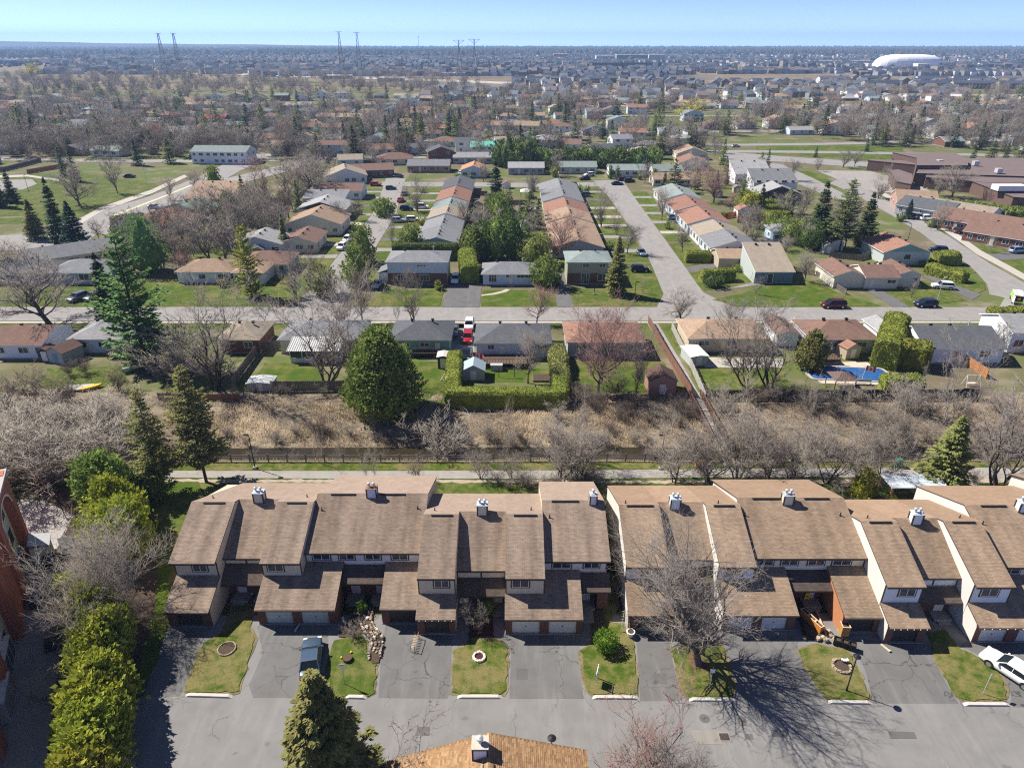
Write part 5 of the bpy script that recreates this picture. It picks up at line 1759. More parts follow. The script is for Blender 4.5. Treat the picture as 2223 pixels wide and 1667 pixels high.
tag(B.done((lambda q:(q.obox((0,0,.35),(1.6,1.1,.7)),q)[1])(B()),'storage_box',BLK,loc=(at(122,1402)[0],at(122,1402)[1],0.03),rz=.5),'black storage box under the hedge beside the left driveway','box')
# lamps and signs
def lamp_post(px,py,h,label,globe=True):
 x,y = at(px,py)
 t = thing('lamp_post','lamp post',label,(x,y,0.1))
 b = B();b.tube((0,0,-.1),(0,0,h-.3),0.055,0.045,n=8);b.tube((0,0,-.1),(0,0,.25),.09,n=8);b.done('pole',BLK,t)
 b = B();b.tube((0,0,h-.3),(0,0,h-.12),.07,.2,n=14);b.tube((0,0,h-.02),(0,0,h+.02),.33,.30,n=18);b.tube((0,0,h+.02),(0,0,h+.14),.30,.05,n=18);b.done('lamp_hood',BLK,t)
 b = B();b.tube((0,0,h-.12),(0,0,h-.02),.2,.22,n=14);b.done('lamp_glass',WTRIM,t)
 return t
lamp_post(1837,1500,4.1,'black post lamp with a round hood on the lawn right of the orange planters')
lamp_post(300,1780,4.1,'black post lamp with a round hood beside the hedge at the bottom left')
x,y = at(1198,1602,4.1)
t = lamp_post(1198,1700,4.1,'black post lamp with a round hood behind the golden-brown roof');t.location = (x,y,0.05)
def street_lamp(px,py,h,arm,label,single=True,mat=None):
 x,y = at(px,py)
 t = thing('street_lamp','street lamp',label,(x,y,gz(x,y)))
 m = mat or BLK
 b = B();b.tube((0,0,0),(0,0,h),.075,.05,n=8);b.done('pole',m,t)
 b = B();b.tube((0,0,h-.1),(arm,0,h+(.05 if abs(arm)<1 else .6)),.05,.035,n=6);b.done('arm',m,t)
 b = B();b.obox((arm,0,h+(.05 if abs(arm)<1 else .6)),(.6,.28,.12));b.done('lamp_head',m if abs(arm)<1 else METAL,t)
 b = B();b.obox((0,0,.12),(.5,.5,.35));b.done('footing',CONC,t)
 return t
street_lamp(554,1017,5.1,-0.35,'black path lamp beside the two open pines')
street_lamp(1434,1018,5.1,-0.35,'black path lamp left of the yellow grit box')
def sign_post(px,py,h,label,w=.45,hh=.6,face=None,lines=('NO','PARKING'),rz=0.0,pole=None):
 x,y = at(px,py)
 t = thing('sign_post','sign',label,(x,y,0.1),rz)
 b = B();b.tube((0,0,-.1),(0,0,h),.03,n=6);b.done('pole',pole or METAL,t)
 b = B();b.box(-w/2,-.05,h-hh,w/2,-.035,h);p = b.done('sign_face',face or WTRIM,t)
 if lines:
  for i,s in enumerate(lines):
   c = bpy.data.curves.new('lettering','FONT');c.body = s;c.size = .16 if len(s)<4 else .1;c.align_x = 'CENTER'
   c.extrude = .003
   dg = bpy.data.objects.new('tmp',c);COL.objects.link(dg)
   me = bpy.data.meshes.new_from_object(dg.evaluated_get(bpy.context.evaluated_depsgraph_get()))
   bpy.data.objects.remove(dg)
   me.materials.clear();me.materials.append(BLK)
   o = link('lettering',me,p,(0,-.056,h-.2-i*.22));o.rotation_euler = (math.pi/2,0,0)
 return t
sign_post(749,1486,2.5,'white rectangular sign on a thin pole on the bright green lawn',lines=('NO',''))
sign_post(1540,1494,2.3,'small pale sign on a pole in front of the big bare tree',w=.42,hh=.42,lines=None)
sign_post(2133,1507,2.4,'grey sign on a pale pole on the lawn beside the white coupe',w=.4,hh=.4,face=METAL,lines=None,rz=.6)
# for-sale sign: white board edge on, hung from a white post
x,y = at(1297,1473)
t = thing('yard_sign','sign','white for-sale style board hanging from a white post on the lawn with the round shrub',(x,y,0.1),RAD(74))
b = B();b.box(-.04,-.04,0,.04,.04,1.7);b.box(-1.0,-.03,1.55,.04,.03,1.62);b.done('post',WTRIM,t)
b = B();b.box(-.95,-.02,.55,-.12,.02,1.45);b.done('sign_face',WTRIM,t)
b = B();b.box(-.9,-.028,1.15,-.2,-.021,1.35);b.done('sign_print',BLK,t)
# garden things in the court
def ring_bed(px,py,r,nst,mat,label,stone=0.12,name='flower_bed',z=.1,fill=None):
 x,y = at(px,py)
 t = thing(name,'flower bed',label,(x,y,z))
 g = random.Random(px)
 n = 18
 b = B();b.prism([(r*(1+g.uniform(-.06,.06))*math.cos(2*math.pi*i/n),r*(1+g.uniform(-.06,.06))*math.sin(2*math.pi*i/n)) for i in range(n)],0,.05);b.done('soil',fill or G_SOIL,t)
 for i in range(nst):
  a = 2*math.pi*i/nst
  s = stone*g.uniform(.7,1.2)
  b = B();b.obox((0,0,0),(s*1.5,s,s),0,0,g.uniform(-.2,.2),g.uniform(-.2,.2))
  b.obox((0.01,0,s*.3),(s*1.1,s*.8,s*.7),.5,0,g.uniform(-.3,.3),0)
  b.done('stone',mat,t,loc=(r*math.cos(a),r*math.sin(a),.06),rz=a+math.pi/2)
 return t
ST_TAN = M_plain('stone_tan',(0.38,0.31,0.22),0.9,0.2,4,rnd=.3)
ST_GREY = M_plain('stone_grey_brown',(0.24,0.19,0.16),0.9,0.3,4,rnd=.4)
ST_WHITE = M_plain('stone_white',(0.66,0.62,0.56),0.9,0.15,4,rnd=.15)
ring_bed(493,1410,.78,30,ST_TAN,'round soil bed edged with tan bricks on the leftmost front lawn')
ring_bed(1040,1428,.5,16,ST_WHITE,'small red mulch bed ringed with white stones on the square lawn',.2,fill=G_MULCH)
ring_bed(1826,1448,.75,14,ST_TAN,'round soil bed with a white ornament beside the black lamp post',.2)
b = B()
for dx,dy,dz in ((0,0,.3),(.18,.05,.25),(-.15,.08,.22),(.05,-.1,.42)):b.obox((dx,dy,dz),(.28,.2,.16),dx*3,0,.3,dy*4)
x,y = at(1833,1440);tag(b.done('garden_ornament',WTRIM,loc=(x,y,.15)),'white ornament lying in the round bed by the black lamp post','ornament')
x,y = at(755,1433)
n = 12;b = B();b.prism([(.42*math.cos(6.283*i/n),.42*math.sin(6.283*i/n)) for i in range(n)],0,.28,0,1)
tag(b.done('tree_stump',[TRIM,M_plain('stump_wood',(0.10,0.065,0.04),.9,.2,6)],loc=(x,y,.1)),'dark round tree stump on the bright green lawn','stump')
for k,(dx,dy) in enumerate(((-.6,.15),(.15,.75))):
 b = B();b.obox((0,0,.08),(.16,.14,.12),.4*k);b.obox((0.02,0.02,.15),(.1,.1,.06),.8)
 tag(b.done('flower_clump',M_plain('petals_yellow',(.75,.58,.03),.8),loc=(x+dx,y+dy,.1)),('small yellow flower clump left of the round stump','small yellow flower clump behind the round stump')[k],'flowers')
 # rock garden: two winding edges of stones with soil between
rg = thing('rock_garden','rock garden','winding rock garden of rough stones between the white and brown garage doors',(0,0,0))
cl = [at(*p) for p in z6((735,215),(715,290),(745,350),(790,400),(795,450),(775,500),(780,545))]
b = B();b.prism(wob([at(*p) for p in z6((705,215),(770,215),(765,290),(775,340),(830,400),(820,500),(800,560),(765,565),(740,540),(755,470),(750,410),(690,330),(685,260))],4,.06,.4),.02,.14);b.done('soil',G_SOIL,rg)
g = random.Random(5)
for a,c in zip(cl[:-1],cl[1:]):
 L = math.hypot(c[0]-a[0],c[1]-a[1]);n = max(2,int(L/.22))
 nx_,ny_ = -(c[1]-a[1])/L,(c[0]-a[0])/L
 for i in range(n):
  for s in (-.5,-.15,.2,.5):
   if abs(s)<.4 and g.random()<.4:continue
   f = i/n;sz = g.uniform(.14,.3)
   b = B();b.obox((0,0,0),(sz,sz*.8,sz*.7),0,0,g.uniform(-.4,.4),g.uniform(-.4,.4));b.obox((0,0,sz*.2),(sz*.7,sz*.9,sz*.6),.7,0,g.uniform(-.4,.4),0)
   b.done('stone',ST_WHITE if g.random()<.12 else (ST_GREY if g.random()<.55 else ST_TAN),rg,loc=(a[0]+(c[0]-a[0])*f+nx_*s*1.0,a[1]+(c[1]-a[1])*f+ny_*s*1.0,.16),rz=g.uniform(0,3))
sheet('mulch_bed',wob([at(*p) for p in z6((535,395),(600,290),(690,210),(715,260),(690,330),(700,370),(600,400))],2,.1,.4),.13,G_SOIL,px=False)
sheet('mulch_bed',wob([at(*p) for p in z6((1385,240),(1530,230),(1538,395),(1380,400))],3,.1,.4),.13,G_MULCH,px=False)
sheet('mulch_bed',wob([at(*p) for p in z7((245,190),(320,190),(325,330),(255,350),(240,280))],3,.1,.4),.13,G_SOIL,px=False)
sheet('leaf_litter',wob([at(*p) for p in z7((870,500),(930,495),(990,560),(980,610),(900,600),(870,560))],3,.15,.4),.115,M_plain('litter_rust',(.16,.085,.055),.95,.4,4,coord='World'),px=False)
sheet('soil_bed',wob([at(*p) for p in z7((1560,215),(1620,200),(1700,300),(1760,390),(1700,430),(1600,400))],3,.1,.4),.12,G_SOIL,px=False)
# planters of the right row
def planter(px,py,L,W_,H_,n,mat,rim,rz,label,legs=False,name='planter'):
 x,y = at(px,py)
 t = thing(name,'planter',label,(x,y,.12),rz)
 for k in range(n):
  x0 = -L/2+L*k/n
  b = B();x1 = x0+L/n-.03
  b.box(x0,-W_/2,0,x1,-W_/2+.04,H_);b.box(x0,W_/2-.04,0,x1,W_/2,H_);b.box(x0,-W_/2+.04,0,x0+.04,W_/2-.04,H_);b.box(x1-.04,-W_/2+.04,0,x1,W_/2-.04,H_)
  bx = b.done('box',mat,t)
  b = B();b.box(x0-.02,-W_/2-.02,H_,x1+.02,-W_/2+.06,H_+.03);b.box(x0-.02,W_/2-.06,H_,x1+.02,W_/2+.02,H_+.03);b.box(x0-.02,-W_/2+.06,H_,x0+.06,W_/2-.06,H_+.03);b.box(x1-.06,-W_/2+.06,H_,x1+.02,W_/2-.06,H_+.03);b.done('rim',rim,bx)
  b = B();b.box(x0+.04,-W_/2+.04,H_*.3,x1-.04,W_/2-.04,H_-.12);b.done('soil',G_SOIL,bx)
 return t
M_ORW = M_plain('wood_orange',(0.55,0.20,0.035),.6,.15,3)
M_PINEW = M_plain('wood_pale',(0.62,0.50,0.33),.7,.1,3)
M_CEDW = M_plain('wood_honey',(0.42,0.22,0.06),.7,.2,4)
planter(1760,1355,2.6,.42,.75,3,M_ORW,M_PINEW,RAD(-66),'long orange planter of three boxes in the bed right of the big bare tree')
planter(1830,1377,.75,.75,1.15,1,M_CEDW,M_PINEW,RAD(-4),'tall honey-coloured square planter beside the brown garage door',name='planter_box')
planter(1832,1404,1.9,.62,.6,3,BLK,BLK,RAD(-27),'row of black planter tubs at the top of the lawn with the lamp post')
for (px0,py0,px1,py1,lab) in ((1772,1330,1793,1380,'pale timber edging of the bed with the orange planter, right side'),(1732,1335,1752,1385,'weathered timber edging of the bed with the orange planter, left side')):
 a,c = at(px0,py0),at(px1,py1)
 b = B();L = math.hypot(c[0]-a[0],c[1]-a[1]);b.obox((0,0,.1),(L,.12,.18));b.obox((0,.0,.2),(L*.96,.05,.03))
 tag(b.done('timber_edging',M_PINEW if px0>1750 else TRIM,loc=((a[0]+c[0])/2,(a[1]+c[1])/2,.05),rz=math.atan2(c[1]-a[1],c[0]-a[0])),lab,'edging')
g = random.Random(9)
for k,(px,py) in enumerate(((1797,1373),(1803,1383),(1785,1386),(1812,1392),(1775,1389),(1745,1388),(1792,1392))):
 x,y = at(px,py);b = B();s = g.uniform(.3,.5)
 b.obox((0,0,.1),(s,s*.8,s*.5),0,0,.2,.2);b.obox((0,0,.15),(s*.8,s,s*.4),.6,0,-.2,.1)
 tag(b.done('boulder',ST_TAN,loc=(x,y,.1),rz=g.uniform(0,3)),'tan stone edging the planter bed, %s from the left'%ords[[1745,1775,1785,1792,1797,1803,1812].index(px)],'stone','tan stones around the planter bed')
 # trellis, bench, ladder, pot
def frame_fence(name,label,px,py,L,H_,rz,mat,slats=9,cat='bench'):
 x,y = at(px,py);t = thing(name,cat,label,(x,y,.03),rz)
 for yy in (0,.35):
  b = B();b.box(-L/2,yy-.02,0,-L/2+.05,yy+.02,H_);b.box(L/2-.05,yy-.02,0,L/2,yy+.02,H_);b.done('leg',mat,t)
 b = B();b.box(-L/2,-.02,H_,L/2,.02,H_+.04);b.done('rail',mat,t)
 for i in range(slats):
  xx = -L/2+L*(i+.5)/slats;b = B();b.box(xx-.03,0,.4,xx+.03,.35,.44);b.done('slat',M_PINEW,t)
 return t
frame_fence('bench','small rusty bench on the driveway beside the brown garage door with string lights',905,1400,1.7,.75,RAD(83),RUST)
# white plant pot by the white wall and a wire trellis leaning on it
x,y = at(1368,1381);t = thing('plant_pot','plant pot','white round plant pot at the foot of the tall white end wall',(x,y,.1))
b = B();b.tube((0,0,0),(0,0,.5),.25,.38,n=16);b.done('pot',WTRIM,t);b = B();b.tube((0,0,.5),(0,0,.56),.42,n=16);b.done('rim',WTRIM,t);b = B();b.tube((0,0,.55),(0,0,.57),.3,n=16);b.done('soil',G_SOIL,t)
x,y = at(1357,1372);t = thing('trellis','trellis','tan rope-like trellis leaning at the corner of the tall white end wall',(x,y,.05),.1)
g = random.Random(2)
for i in range(9):
 b = B();b.tube((-.4+i*.1,0,0),(-.3+i*.08+g.uniform(-.1,.1),.3,2.6-abs(i-4)*.12),.018,n=4);b.done('strand',M_PINEW,t)
for i in range(8):
 b = B();b.tube((-.42,.03+i*.035,.3+i*.3),(.42,.03+i*.035,.35+i*.28),.014,n=4);b.done('strand',M_PINEW,t)
 # downspouts lying on the driveways
for (px,py,ang,lab) in ((905,1412,0,None),(647,1362,1.3,'pale downspout end on the driveway between the left white garage doors'),(540,1300,1.15,'pale downspout elbow beside the leftmost front lawn')):
 if not lab:continue
 x,y = at(px,py);b = B();b.obox((0,0,.1),(1.1 if px>600 else 1.6,.11,.09),0,0,0,-.08);b.obox((.5,0,.2),(.15,.12,.3))
 tag(b.done('downspout',WTRIM,loc=(x,y,.05),rz=ang),lab,'downspout')
x,y = at(1921,1407);b = B();b.obox((0,0,.06),(.9,.16,.1));b.obox((.45,0,.1),(.14,.2,.12));tag(b.done('downspout',M_PINEW,loc=(x,y,.05),rz=RAD(-64)),'cream downspout end on the driveway under the right white wall','downspout')
# yellow board leaning by the porch of the right row
x,y = at(1753,1292,0.8);t = thing('caution_board','board','yellow rounded caution board standing in the shaded porch of the right row',(x,y,0.2),0)
b = B();b.prism([(-.28,-.03),(.28,-.03),(.28,.03),(-.28,.03)],0,.75);b.box(-.2,-.03,.75,.2,.03,.85);b.done('board',M_plain('plastic_yellow',(.85,.68,.02),.5,.03),t)
b = B();b.box(-.08,-.045,.45,.08,-.032,.6);b.done('mark',BLK,t)
# houses
RC = {'grey':(0.20,0.205,0.215),'dgrey':(0.105,0.11,0.12),'brown':(0.185,0.115,0.09),'rbrown':(0.27,0.15,0.11),'tan':(0.33,0.235,0.165),'lgrey':(0.30,0.30,0.30),
 'ggrey':(0.22,0.26,0.25),'beige':(0.30,0.255,0.20),'orange':(0.42,0.23,0.13),'teal':(0.12,0.42,0.34),'green':(0.19,0.26,0.22),'black':(0.06,0.062,0.07),'red':(0.42,0.12,0.09),'dbrown':(0.11,0.07,0.055)}
WC = {'white':(0.74,0.76,0.78),'blue':(0.50,0.62,0.76),'pblue':(0.56,0.64,0.72),'beige':(0.55,0.46,0.33),'cream':(0.66,0.62,0.52),'grey':(0.38,0.40,0.43),'green':(0.20,0.38,0.32),'tan':(0.48,0.40,0.28),
 'brick':None,'olive':(0.36,0.37,0.26),'dblue':(0.13,0.20,0.25),'pink':(0.42,0.25,0.2),'dark':(0.06,0.05,0.05),'sage':(0.45,0.50,0.47)}
def roofmat(c):
 k = RC[c]
 return M_shingle('shingles_house_'+c,sc(k,0.88),sc(k,1.15),streak=0.16,row=0.2,wid=0.5)
def wallmat(c):
 if c =='brick':return M_brick('brick_house',(0.22,0.085,0.055),(0.16,0.06,0.045),(0.2,0.15,0.12))
 return M_siding('siding_house_'+c,WC[c],0.2,dirt=0.05)
WIN_CACHE = {}
def win_mesh(w,h,mull):
 k = (round(w,1),round(h,1),mull)
 if k in WIN_CACHE:return WIN_CACHE[k]
 b = B();f = 0.09
 b.box(-w/2-f,-0.06,-f,w/2+f,0.03,0);b.box(-w/2-f,-0.06,h,w/2+f,0.03,h+f)
 b.box(-w/2-f,-0.06,0,-w/2,0.03,h);b.box(w/2,-0.06,0,w/2+f,0.03,h)
 for i in range(mull):
  x = -w/2+w*(i+1)/(mull+1);b.box(x-.035,-.05,0,x+.035,.02,h)
 fr = b.mesh('window',[WTRIM])
 b = B()
 b.box(-w/2,-0.02,0,w/2,0.01,h)
 gl = b.mesh('pane',[W_GLASS])
 WIN_CACHE[k] = (fr,gl)
 return WIN_CACHE[k]
def add_window(t,x,y,z,ang,w=1.2,h=1.0,mull=1,pane=True):
 fr,gl = win_mesh(w,h,mull)
 o = link('window',fr,t,(x,y,z),ang)
 link('pane',gl,o)
 return o
HOUSEPOS = []
DOOR_ME = {}
VENT_ME = []
def house(label=None,x=0,y=0,w=12,d=9,h=2.8,rz=0.0,roof='gx',pitch=0.36,rc='grey',wc='white',fwc=None,auto=None,name=None,cat='house',oh=0.45,lod=0,vents=2,group=None,wins=None,base=0.35,door=0.3,gable=None,mullion=1,chim=False):
 """rz in degrees; local front is -Y. roof: gx ridge along X, gy ridge along Y, hip, mono (rises to +Y), monox (rises to -X), flat"""
 two = h>4
 t = thing(name or ('two_storey_house' if two else 'bungalow'),cat,label,(x,y,0),RAD(rz),group=group,auto=auto)
 HOUSEPOS.append((x,y,max(w,d)*0.62))
 hw,hd = w/2,d/2
 wm = wallmat(wc);rm = roofmat(rc)
 b = B()
 if roof in ('gy','gx'):
  if roof =='gx':
   rh = hd*pitch
   b.xprism([(-hd,0),(-hd,h),(0,h+rh),(hd,h),(hd,0)],-hw,hw)
  else :
   rh = hw*pitch
   V = [(-hw,0),(hw,0),(hw,h),(0,h+rh),(-hw,h)]
   b.face([(a,-hd,c) for a,c in V]);b.face([(a,hd,c) for a,c in V][::-1])
   b.face([(-hw,hd,0),(-hw,-hd,0),(-hw,-hd,h),(-hw,hd,h)]);b.face([(hw,-hd,0),(hw,hd,0),(hw,hd,h),(hw,-hd,h)])
 elif roof =='mono':
  rh = d*pitch
  b.xprism([(-hd,0),(-hd,h),(hd,h+rh),(hd,0)],-hw,hw)
 else :
  rh = min(hd,hw)*pitch
  b.box(-hw,-hd,0,hw,hd,h,skip='b')
 b.done('wall',wm,t)
 if fwc:
  zt = h-0.02
  z0 = 0 if not two else 0
  z1 = h*0.5 if two else zt
  b = B();b.box(-hw-.03,-hd-.05,z0,hw+.03,-hd+.05,z1);b.done('front_cladding',wallmat(fwc),t)
 b = B();b.box(-hw-.04,-hd-.06,0,hw+.04,hd+.04,base*0.7);b.done('foundation',CONC,t)
 X,Y = hw+oh*.7,hd+oh
 zo = h-oh*pitch
 b = B();th = 0.16
 if roof =='gx':
  L = math.hypot(Y,rh+oh*pitch)
  zt = h+rh+.05
  b.slab([(-X,-Y,zo+.05),(X,-Y,zo+.05),(X,0,zt),(-X,0,zt)],th,0,1,[(-X,0),(X,0),(X,L),(-X,L)])
  o1 = b.done('roof',[rm,WTRIM],t);b = B()
  b.slab([(X,Y,zo+.05),(-X,Y,zo+.05),(-X,0,zt),(X,0,zt)],th,0,1,[(X,0),(-X,0),(-X,L),(X,L)])
 elif roof =='gy':
  X,Y = hw+oh,hd+oh*.7
  L = math.hypot(X,rh+oh*pitch);zt = h+rh+.05
  b.slab([(-X,Y,zo+.05),(-X,-Y,zo+.05),(0,-Y,zt),(0,Y,zt)],th,0,1,[(Y,0),(-Y,0),(-Y,L),(Y,L)])
  b.done('roof',[rm,WTRIM],t);b = B()
  b.slab([(X,-Y,zo+.05),(X,Y,zo+.05),(0,Y,zt),(0,-Y,zt)],th,0,1,[(-Y,0),(Y,0),(Y,L),(-Y,L)])
 elif roof =='hip':
  X,Y = hw+oh,hd+oh
  zt = h+rh+.05;zo+=.05
  if w>=d:r0,r1 = (-(X-Y),0,zt),(X-Y,0,zt)
  else :r0,r1 = (0,-(Y-X),zt),(0,Y-X,zt)
  L = math.hypot(min(X,Y),rh)
  if w>=d:
   F4 = [([(-X,-Y,zo),(X,-Y,zo),r1,r0],[(-X,0),(X,0),(r1[0],L),(r0[0],L)]),([(X,-Y,zo),(X,Y,zo),r1],[(-Y,0),(Y,0),(0,L)]),([(X,Y,zo),(-X,Y,zo),r0,r1],[(X,0),(-X,0),(r0[0],L),(r1[0],L)]),([(-X,Y,zo),(-X,-Y,zo),r0],[(Y,0),(-Y,0),(0,L)])]
  else :
   F4 = [([(-X,-Y,zo),(X,-Y,zo),r0],[(-X,0),(X,0),(0,L)]),([(X,-Y,zo),(X,Y,zo),r1,r0],[(-Y,0),(Y,0),(r1[1],L),(r0[1],L)]),([(X,Y,zo),(-X,Y,zo),r1],[(X,0),(-X,0),(0,L)]),([(-X,Y,zo),(-X,-Y,zo),r0,r1],[(Y,0),(-Y,0),(r0[1],L),(r1[1],L)])]
  for pts,uv in F4:b.face(pts,0,uv)
  b.face([(-X,-Y,zo-.14),(-X,Y,zo-.14),(X,Y,zo-.14),(X,-Y,zo-.14)],1)
  for a,c in (((-X,-Y),(X,-Y)),((X,-Y),(X,Y)),((X,Y),(-X,Y)),((-X,Y),(-X,-Y))):
   b.face([(a[0],a[1],zo-.14),(c[0],c[1],zo-.14),(c[0],c[1],zo),(a[0],a[1],zo)],1)
 elif roof =='mono':
  L = math.hypot(2*Y,rh);zt = h+rh+oh*pitch+.05
  b.slab([(-X,-Y,zo+.05),(X,-Y,zo+.05),(X,Y,zt),(-X,Y,zt)],th,0,1,[(-X,0),(X,0),(X,L),(-X,L)])
 else :
  b.box(-hw-.2,-hd-.2,h,hw+.2,hd+.2,h+.25)
 b.done('roof',[rm,WTRIM],t)
 if gable and roof =='gy':
  b = B();b.face([(-hw,-hd-.04,h),(hw,-hd-.04,h),(0,-hd-.04,h+rh-.02)]);b.done('gable',wallmat(gable),t)
  # windows
 g = random.Random(int(abs(x)*7+abs(y)*13))
 pane = lod<2
 if wins is not None:
  for (side,pos,z,ww,hh,mm) in wins:
   if side =='f':add_window(t,pos,-hd-.03-(0.03 if fwc else 0),z,0,ww,hh,mm)
   elif side =='r':add_window(t,hw+.03,pos,z,math.pi/2,ww,hh,mm)
   elif side =='l':add_window(t,-hw-.03,pos,z,-math.pi/2,ww,hh,mm)
 else :
  rowsz = [1.1] if not two else [1.0,3.75]
  for zi in rowsz:
   nf = max(2,int(w/(3.0 if lod<2 else 4.2)))
   for i in range(nf):
    px_ = -hw+w*(i+.5)/nf+g.uniform(-.3,.3)
    if door is not None and zi<2 and abs(px_-(-hw+w*door))<1.2:continue
    add_window(t,px_,-hd-.03-(0.03 if fwc else 0),zi,0,g.choice((1.1,1.5,1.9)),1.1,1)
   if lod<2 and roof!='x':
    ns = max(1,int(d/4.5))
    for i in range(ns):
     py_ = -hd+d*(i+.5)/ns
     add_window(t,hw+.03,py_,zi,math.pi/2,1.1,1.0,1)
     add_window(t,-hw-.03,py_,zi,-math.pi/2,1.1,1.0,1)
 if door is not None and lod<2:
  if 'd' not in DOOR_ME:
   b = B();b.box(-.45,-.09,0,.45,-.01,2.05);DOOR_ME['d'] = b.mesh('door',[D_WHITE])
   b = B();b.box(-.8,-1.0,0,.8,0,.3);DOOR_ME['s'] = b.mesh('doorstep',[CONC])
  link('door',DOOR_ME['d'],t,(-hw+w*door,-hd-(0.05 if fwc else 0),.3))
  link('doorstep',DOOR_ME['s'],t,(-hw+w*door,-hd-.06,0))
 if not VENT_ME:
  b = B();b.box(-.2,-.2,0,.2,.2,.35);b.box(-.28,-.28,.35,.28,.28,.43);VENT_ME.append(b.mesh('roof_vent',[BLK]))
  b = B();b.tube((0,0,0),(0,0,.9),.1,n=8);b.tube((0,0,.9),(0,0,1.05),.17,n=8);VENT_ME.append(b.mesh('stack',[METAL]))
 if lod<2:
  for i in range(vents):
   f = (i+.6)/(vents+.2)-.5
   if roof in ('gx','hip'):p = (f*w*.8,.5,h+rh-.5*pitch)
   elif roof =='gy':p = (.5,f*d*.8,h+rh-.5*pitch)
   elif roof =='mono':p = (f*w*.8,hd-.8,h+rh-.8*pitch)
   else :p = (f*w*.8,0,h+.2)
   link('roof_vent' if i<2 else 'stack',VENT_ME[0 if i<2 else 1],t,p)
 return t
def he(pxL,pxR,py,h,d,**kw):
 """house whose front eave runs from pxL to pxR at pixel row py (axis-aligned)"""
 oh = kw.get('oh',0.45)
 a,b2 = at(pxL,py,h),at(pxR,py,h)
 w = b2[0]-a[0]-2*oh*.7
 return house(x=(a[0]+b2[0])/2,y=a[1]+oh+d/2,w=w,d=d,h=h,**kw)
 # houses on the near side of the main street, backs to the creek
he(-30,90,749,2.9,9.0,label='brown-roofed white bungalow at the left edge beside the garden shed',roof='gx',rc='brown',wc='white',wins=[('f',1.0,1.2,1.6,1.0,1),('f',4.0,1.2,1.6,1.0,1),('f',-3,1.2,1.2,1,1)],door=None)
he(143,262,736,3.0,8.5,label='pale blue bungalow with grey roof left of the blue-green pine',roof='hip',rc='lgrey',wc='pblue',wins=[('f',-2.6,1.3,1.6,.9,1),('f',1.0,1.3,1.2,.9,1)],door=.85)
he(470,561,737,2.9,8.5,label='grey-roofed brick bungalow behind the tall bare trees at the left',roof='hip',rc='beige',wc='brick',wins=[('f',1.6,1.2,1.5,1.0,1),('f',-2.6,1.2,1.5,1.0,1)],door=None)
he(601,783,737,3.0,9.0,label='grey-roofed bungalow with a metal-roofed sunroom at its back',roof='hip',rc='grey',wc='cream',wins=[('f',4.0,1.2,1.4,1.0,1)],door=None)
he(843,978,737,3.2,8.8,label='green-walled bungalow with dark grey hipped roof and a small deck',roof='hip',rc='dgrey',wc='green',wins=[('f',-2.5,1.7,1.1,.7,1),('f',.8,1.7,1.5,.7,1),],door=.80)
he(1030,1198,744,3.2,8.8,label='light blue bungalow with dark hipped roof inside the tall clipped hedge',roof='hip',rc='dgrey',wc='blue',wins=[('f',-3.9,1.8,1.0,.8,1),('f',5.1,1.8,1.6,.8,1)],door=.35)
he(1230,1402,742,3.2,9.0,label='red-brown roofed grey bungalow behind the two bare trees and grey shed',roof='hip',rc='rbrown',wc='grey',wins=[('f',-4.2,1.7,1.8,.8,1),('f',2.4,1.7,1.4,.8,1),('f',5.0,1.7,1.2,.8,1)],door=None)
he(1494,1672,734,3.0,9.0,label='beige bungalow with tan hipped roof beside the plank footpath',roof='hip',rc='tan',wc='beige',wins=[('f',-4.2,1.4,1.8,.9,1),('f',.6,1.4,1.4,.9,1)],door=None)
he(1762,1911,736,3.0,9.0,label='brown-roofed grey bungalow behind the covered swimming pool',roof='hip',rc='brown',wc='grey',wins=[('f',3.3,1.3,1.6,.9,1),('f',-1.2,1.3,1.4,.9,1)],door=None)
he(2010,2190,757,3.1,10.5,label='long white bungalow with dark grey roof at the right behind the rounded hedge',roof='gx',rc='dgrey',wc='white',wins=[('f',-1.3,1.4,1.6,1.0,1),('f',3.6,1.4,1.6,1.0,1)],door=.35,vents=3)
he(1912,1970,722,2.7,6.5,label='small white-gabled garage between the pool house and the long white bungalow',roof='gy',rc='lgrey',wc='white',door=None,wins=[],name='garage',cat='garage')
he(1688,1740,727,2.7,7.5,label='small white-gabled brown garage left of the pool house',roof='gy',rc='brown',wc='white',door=None,wins=[],name='garage',cat='garage')
he(2200,2320,722,4.2,9,label='white two-level house cut off by the right edge below the main street',roof='gx',rc='lgrey',wc='white',wins=[('f',-3.0,1.3,1.6,1.3,1)],door=None)
# houses on the far side of the main street
t = he(836,972,569,5.5,8.8,label='white two-storey semi with brick ground floor and grey hipped roof',roof='hip',rc='grey',wc='pblue',fwc='brick',pitch=.3,wins=[('f',-3.6,.9,2.0,1.5,2),('f',1.6,.9,2.0,1.5,2),('f',0.3,4.3,.4,.4,0),('f',1.0,4.3,.4,.4,0),('f',1.7,4.3,.4,.4,0),('r',1.5,1.3,1,1,0)],door=None,vents=3)
b = B();b.box(-9.2,-3.0,0,-6.9,2.0,2.4);b.done('porch',WTRIM,t);b = B();b.slab([(-9.5,-3.3,2.4),(-6.85,-3.3,3.4),(-6.85,2.2,3.4),(-9.5,2.2,2.4)],.12);b.done('porch_roof',roofmat('grey'),t)
he(1045,1168,595,2.9,8.4,label='sky-blue bungalow with grey hipped roof and a curved front path',roof='hip',rc='grey',wc='blue',wins=[('f',-3.9,.9,1.7,1.6,2),('f',-.3,2.0,1.0,.5,0),('f',3.4,1.9,3.4,.7,3)],door=.52,vents=3)
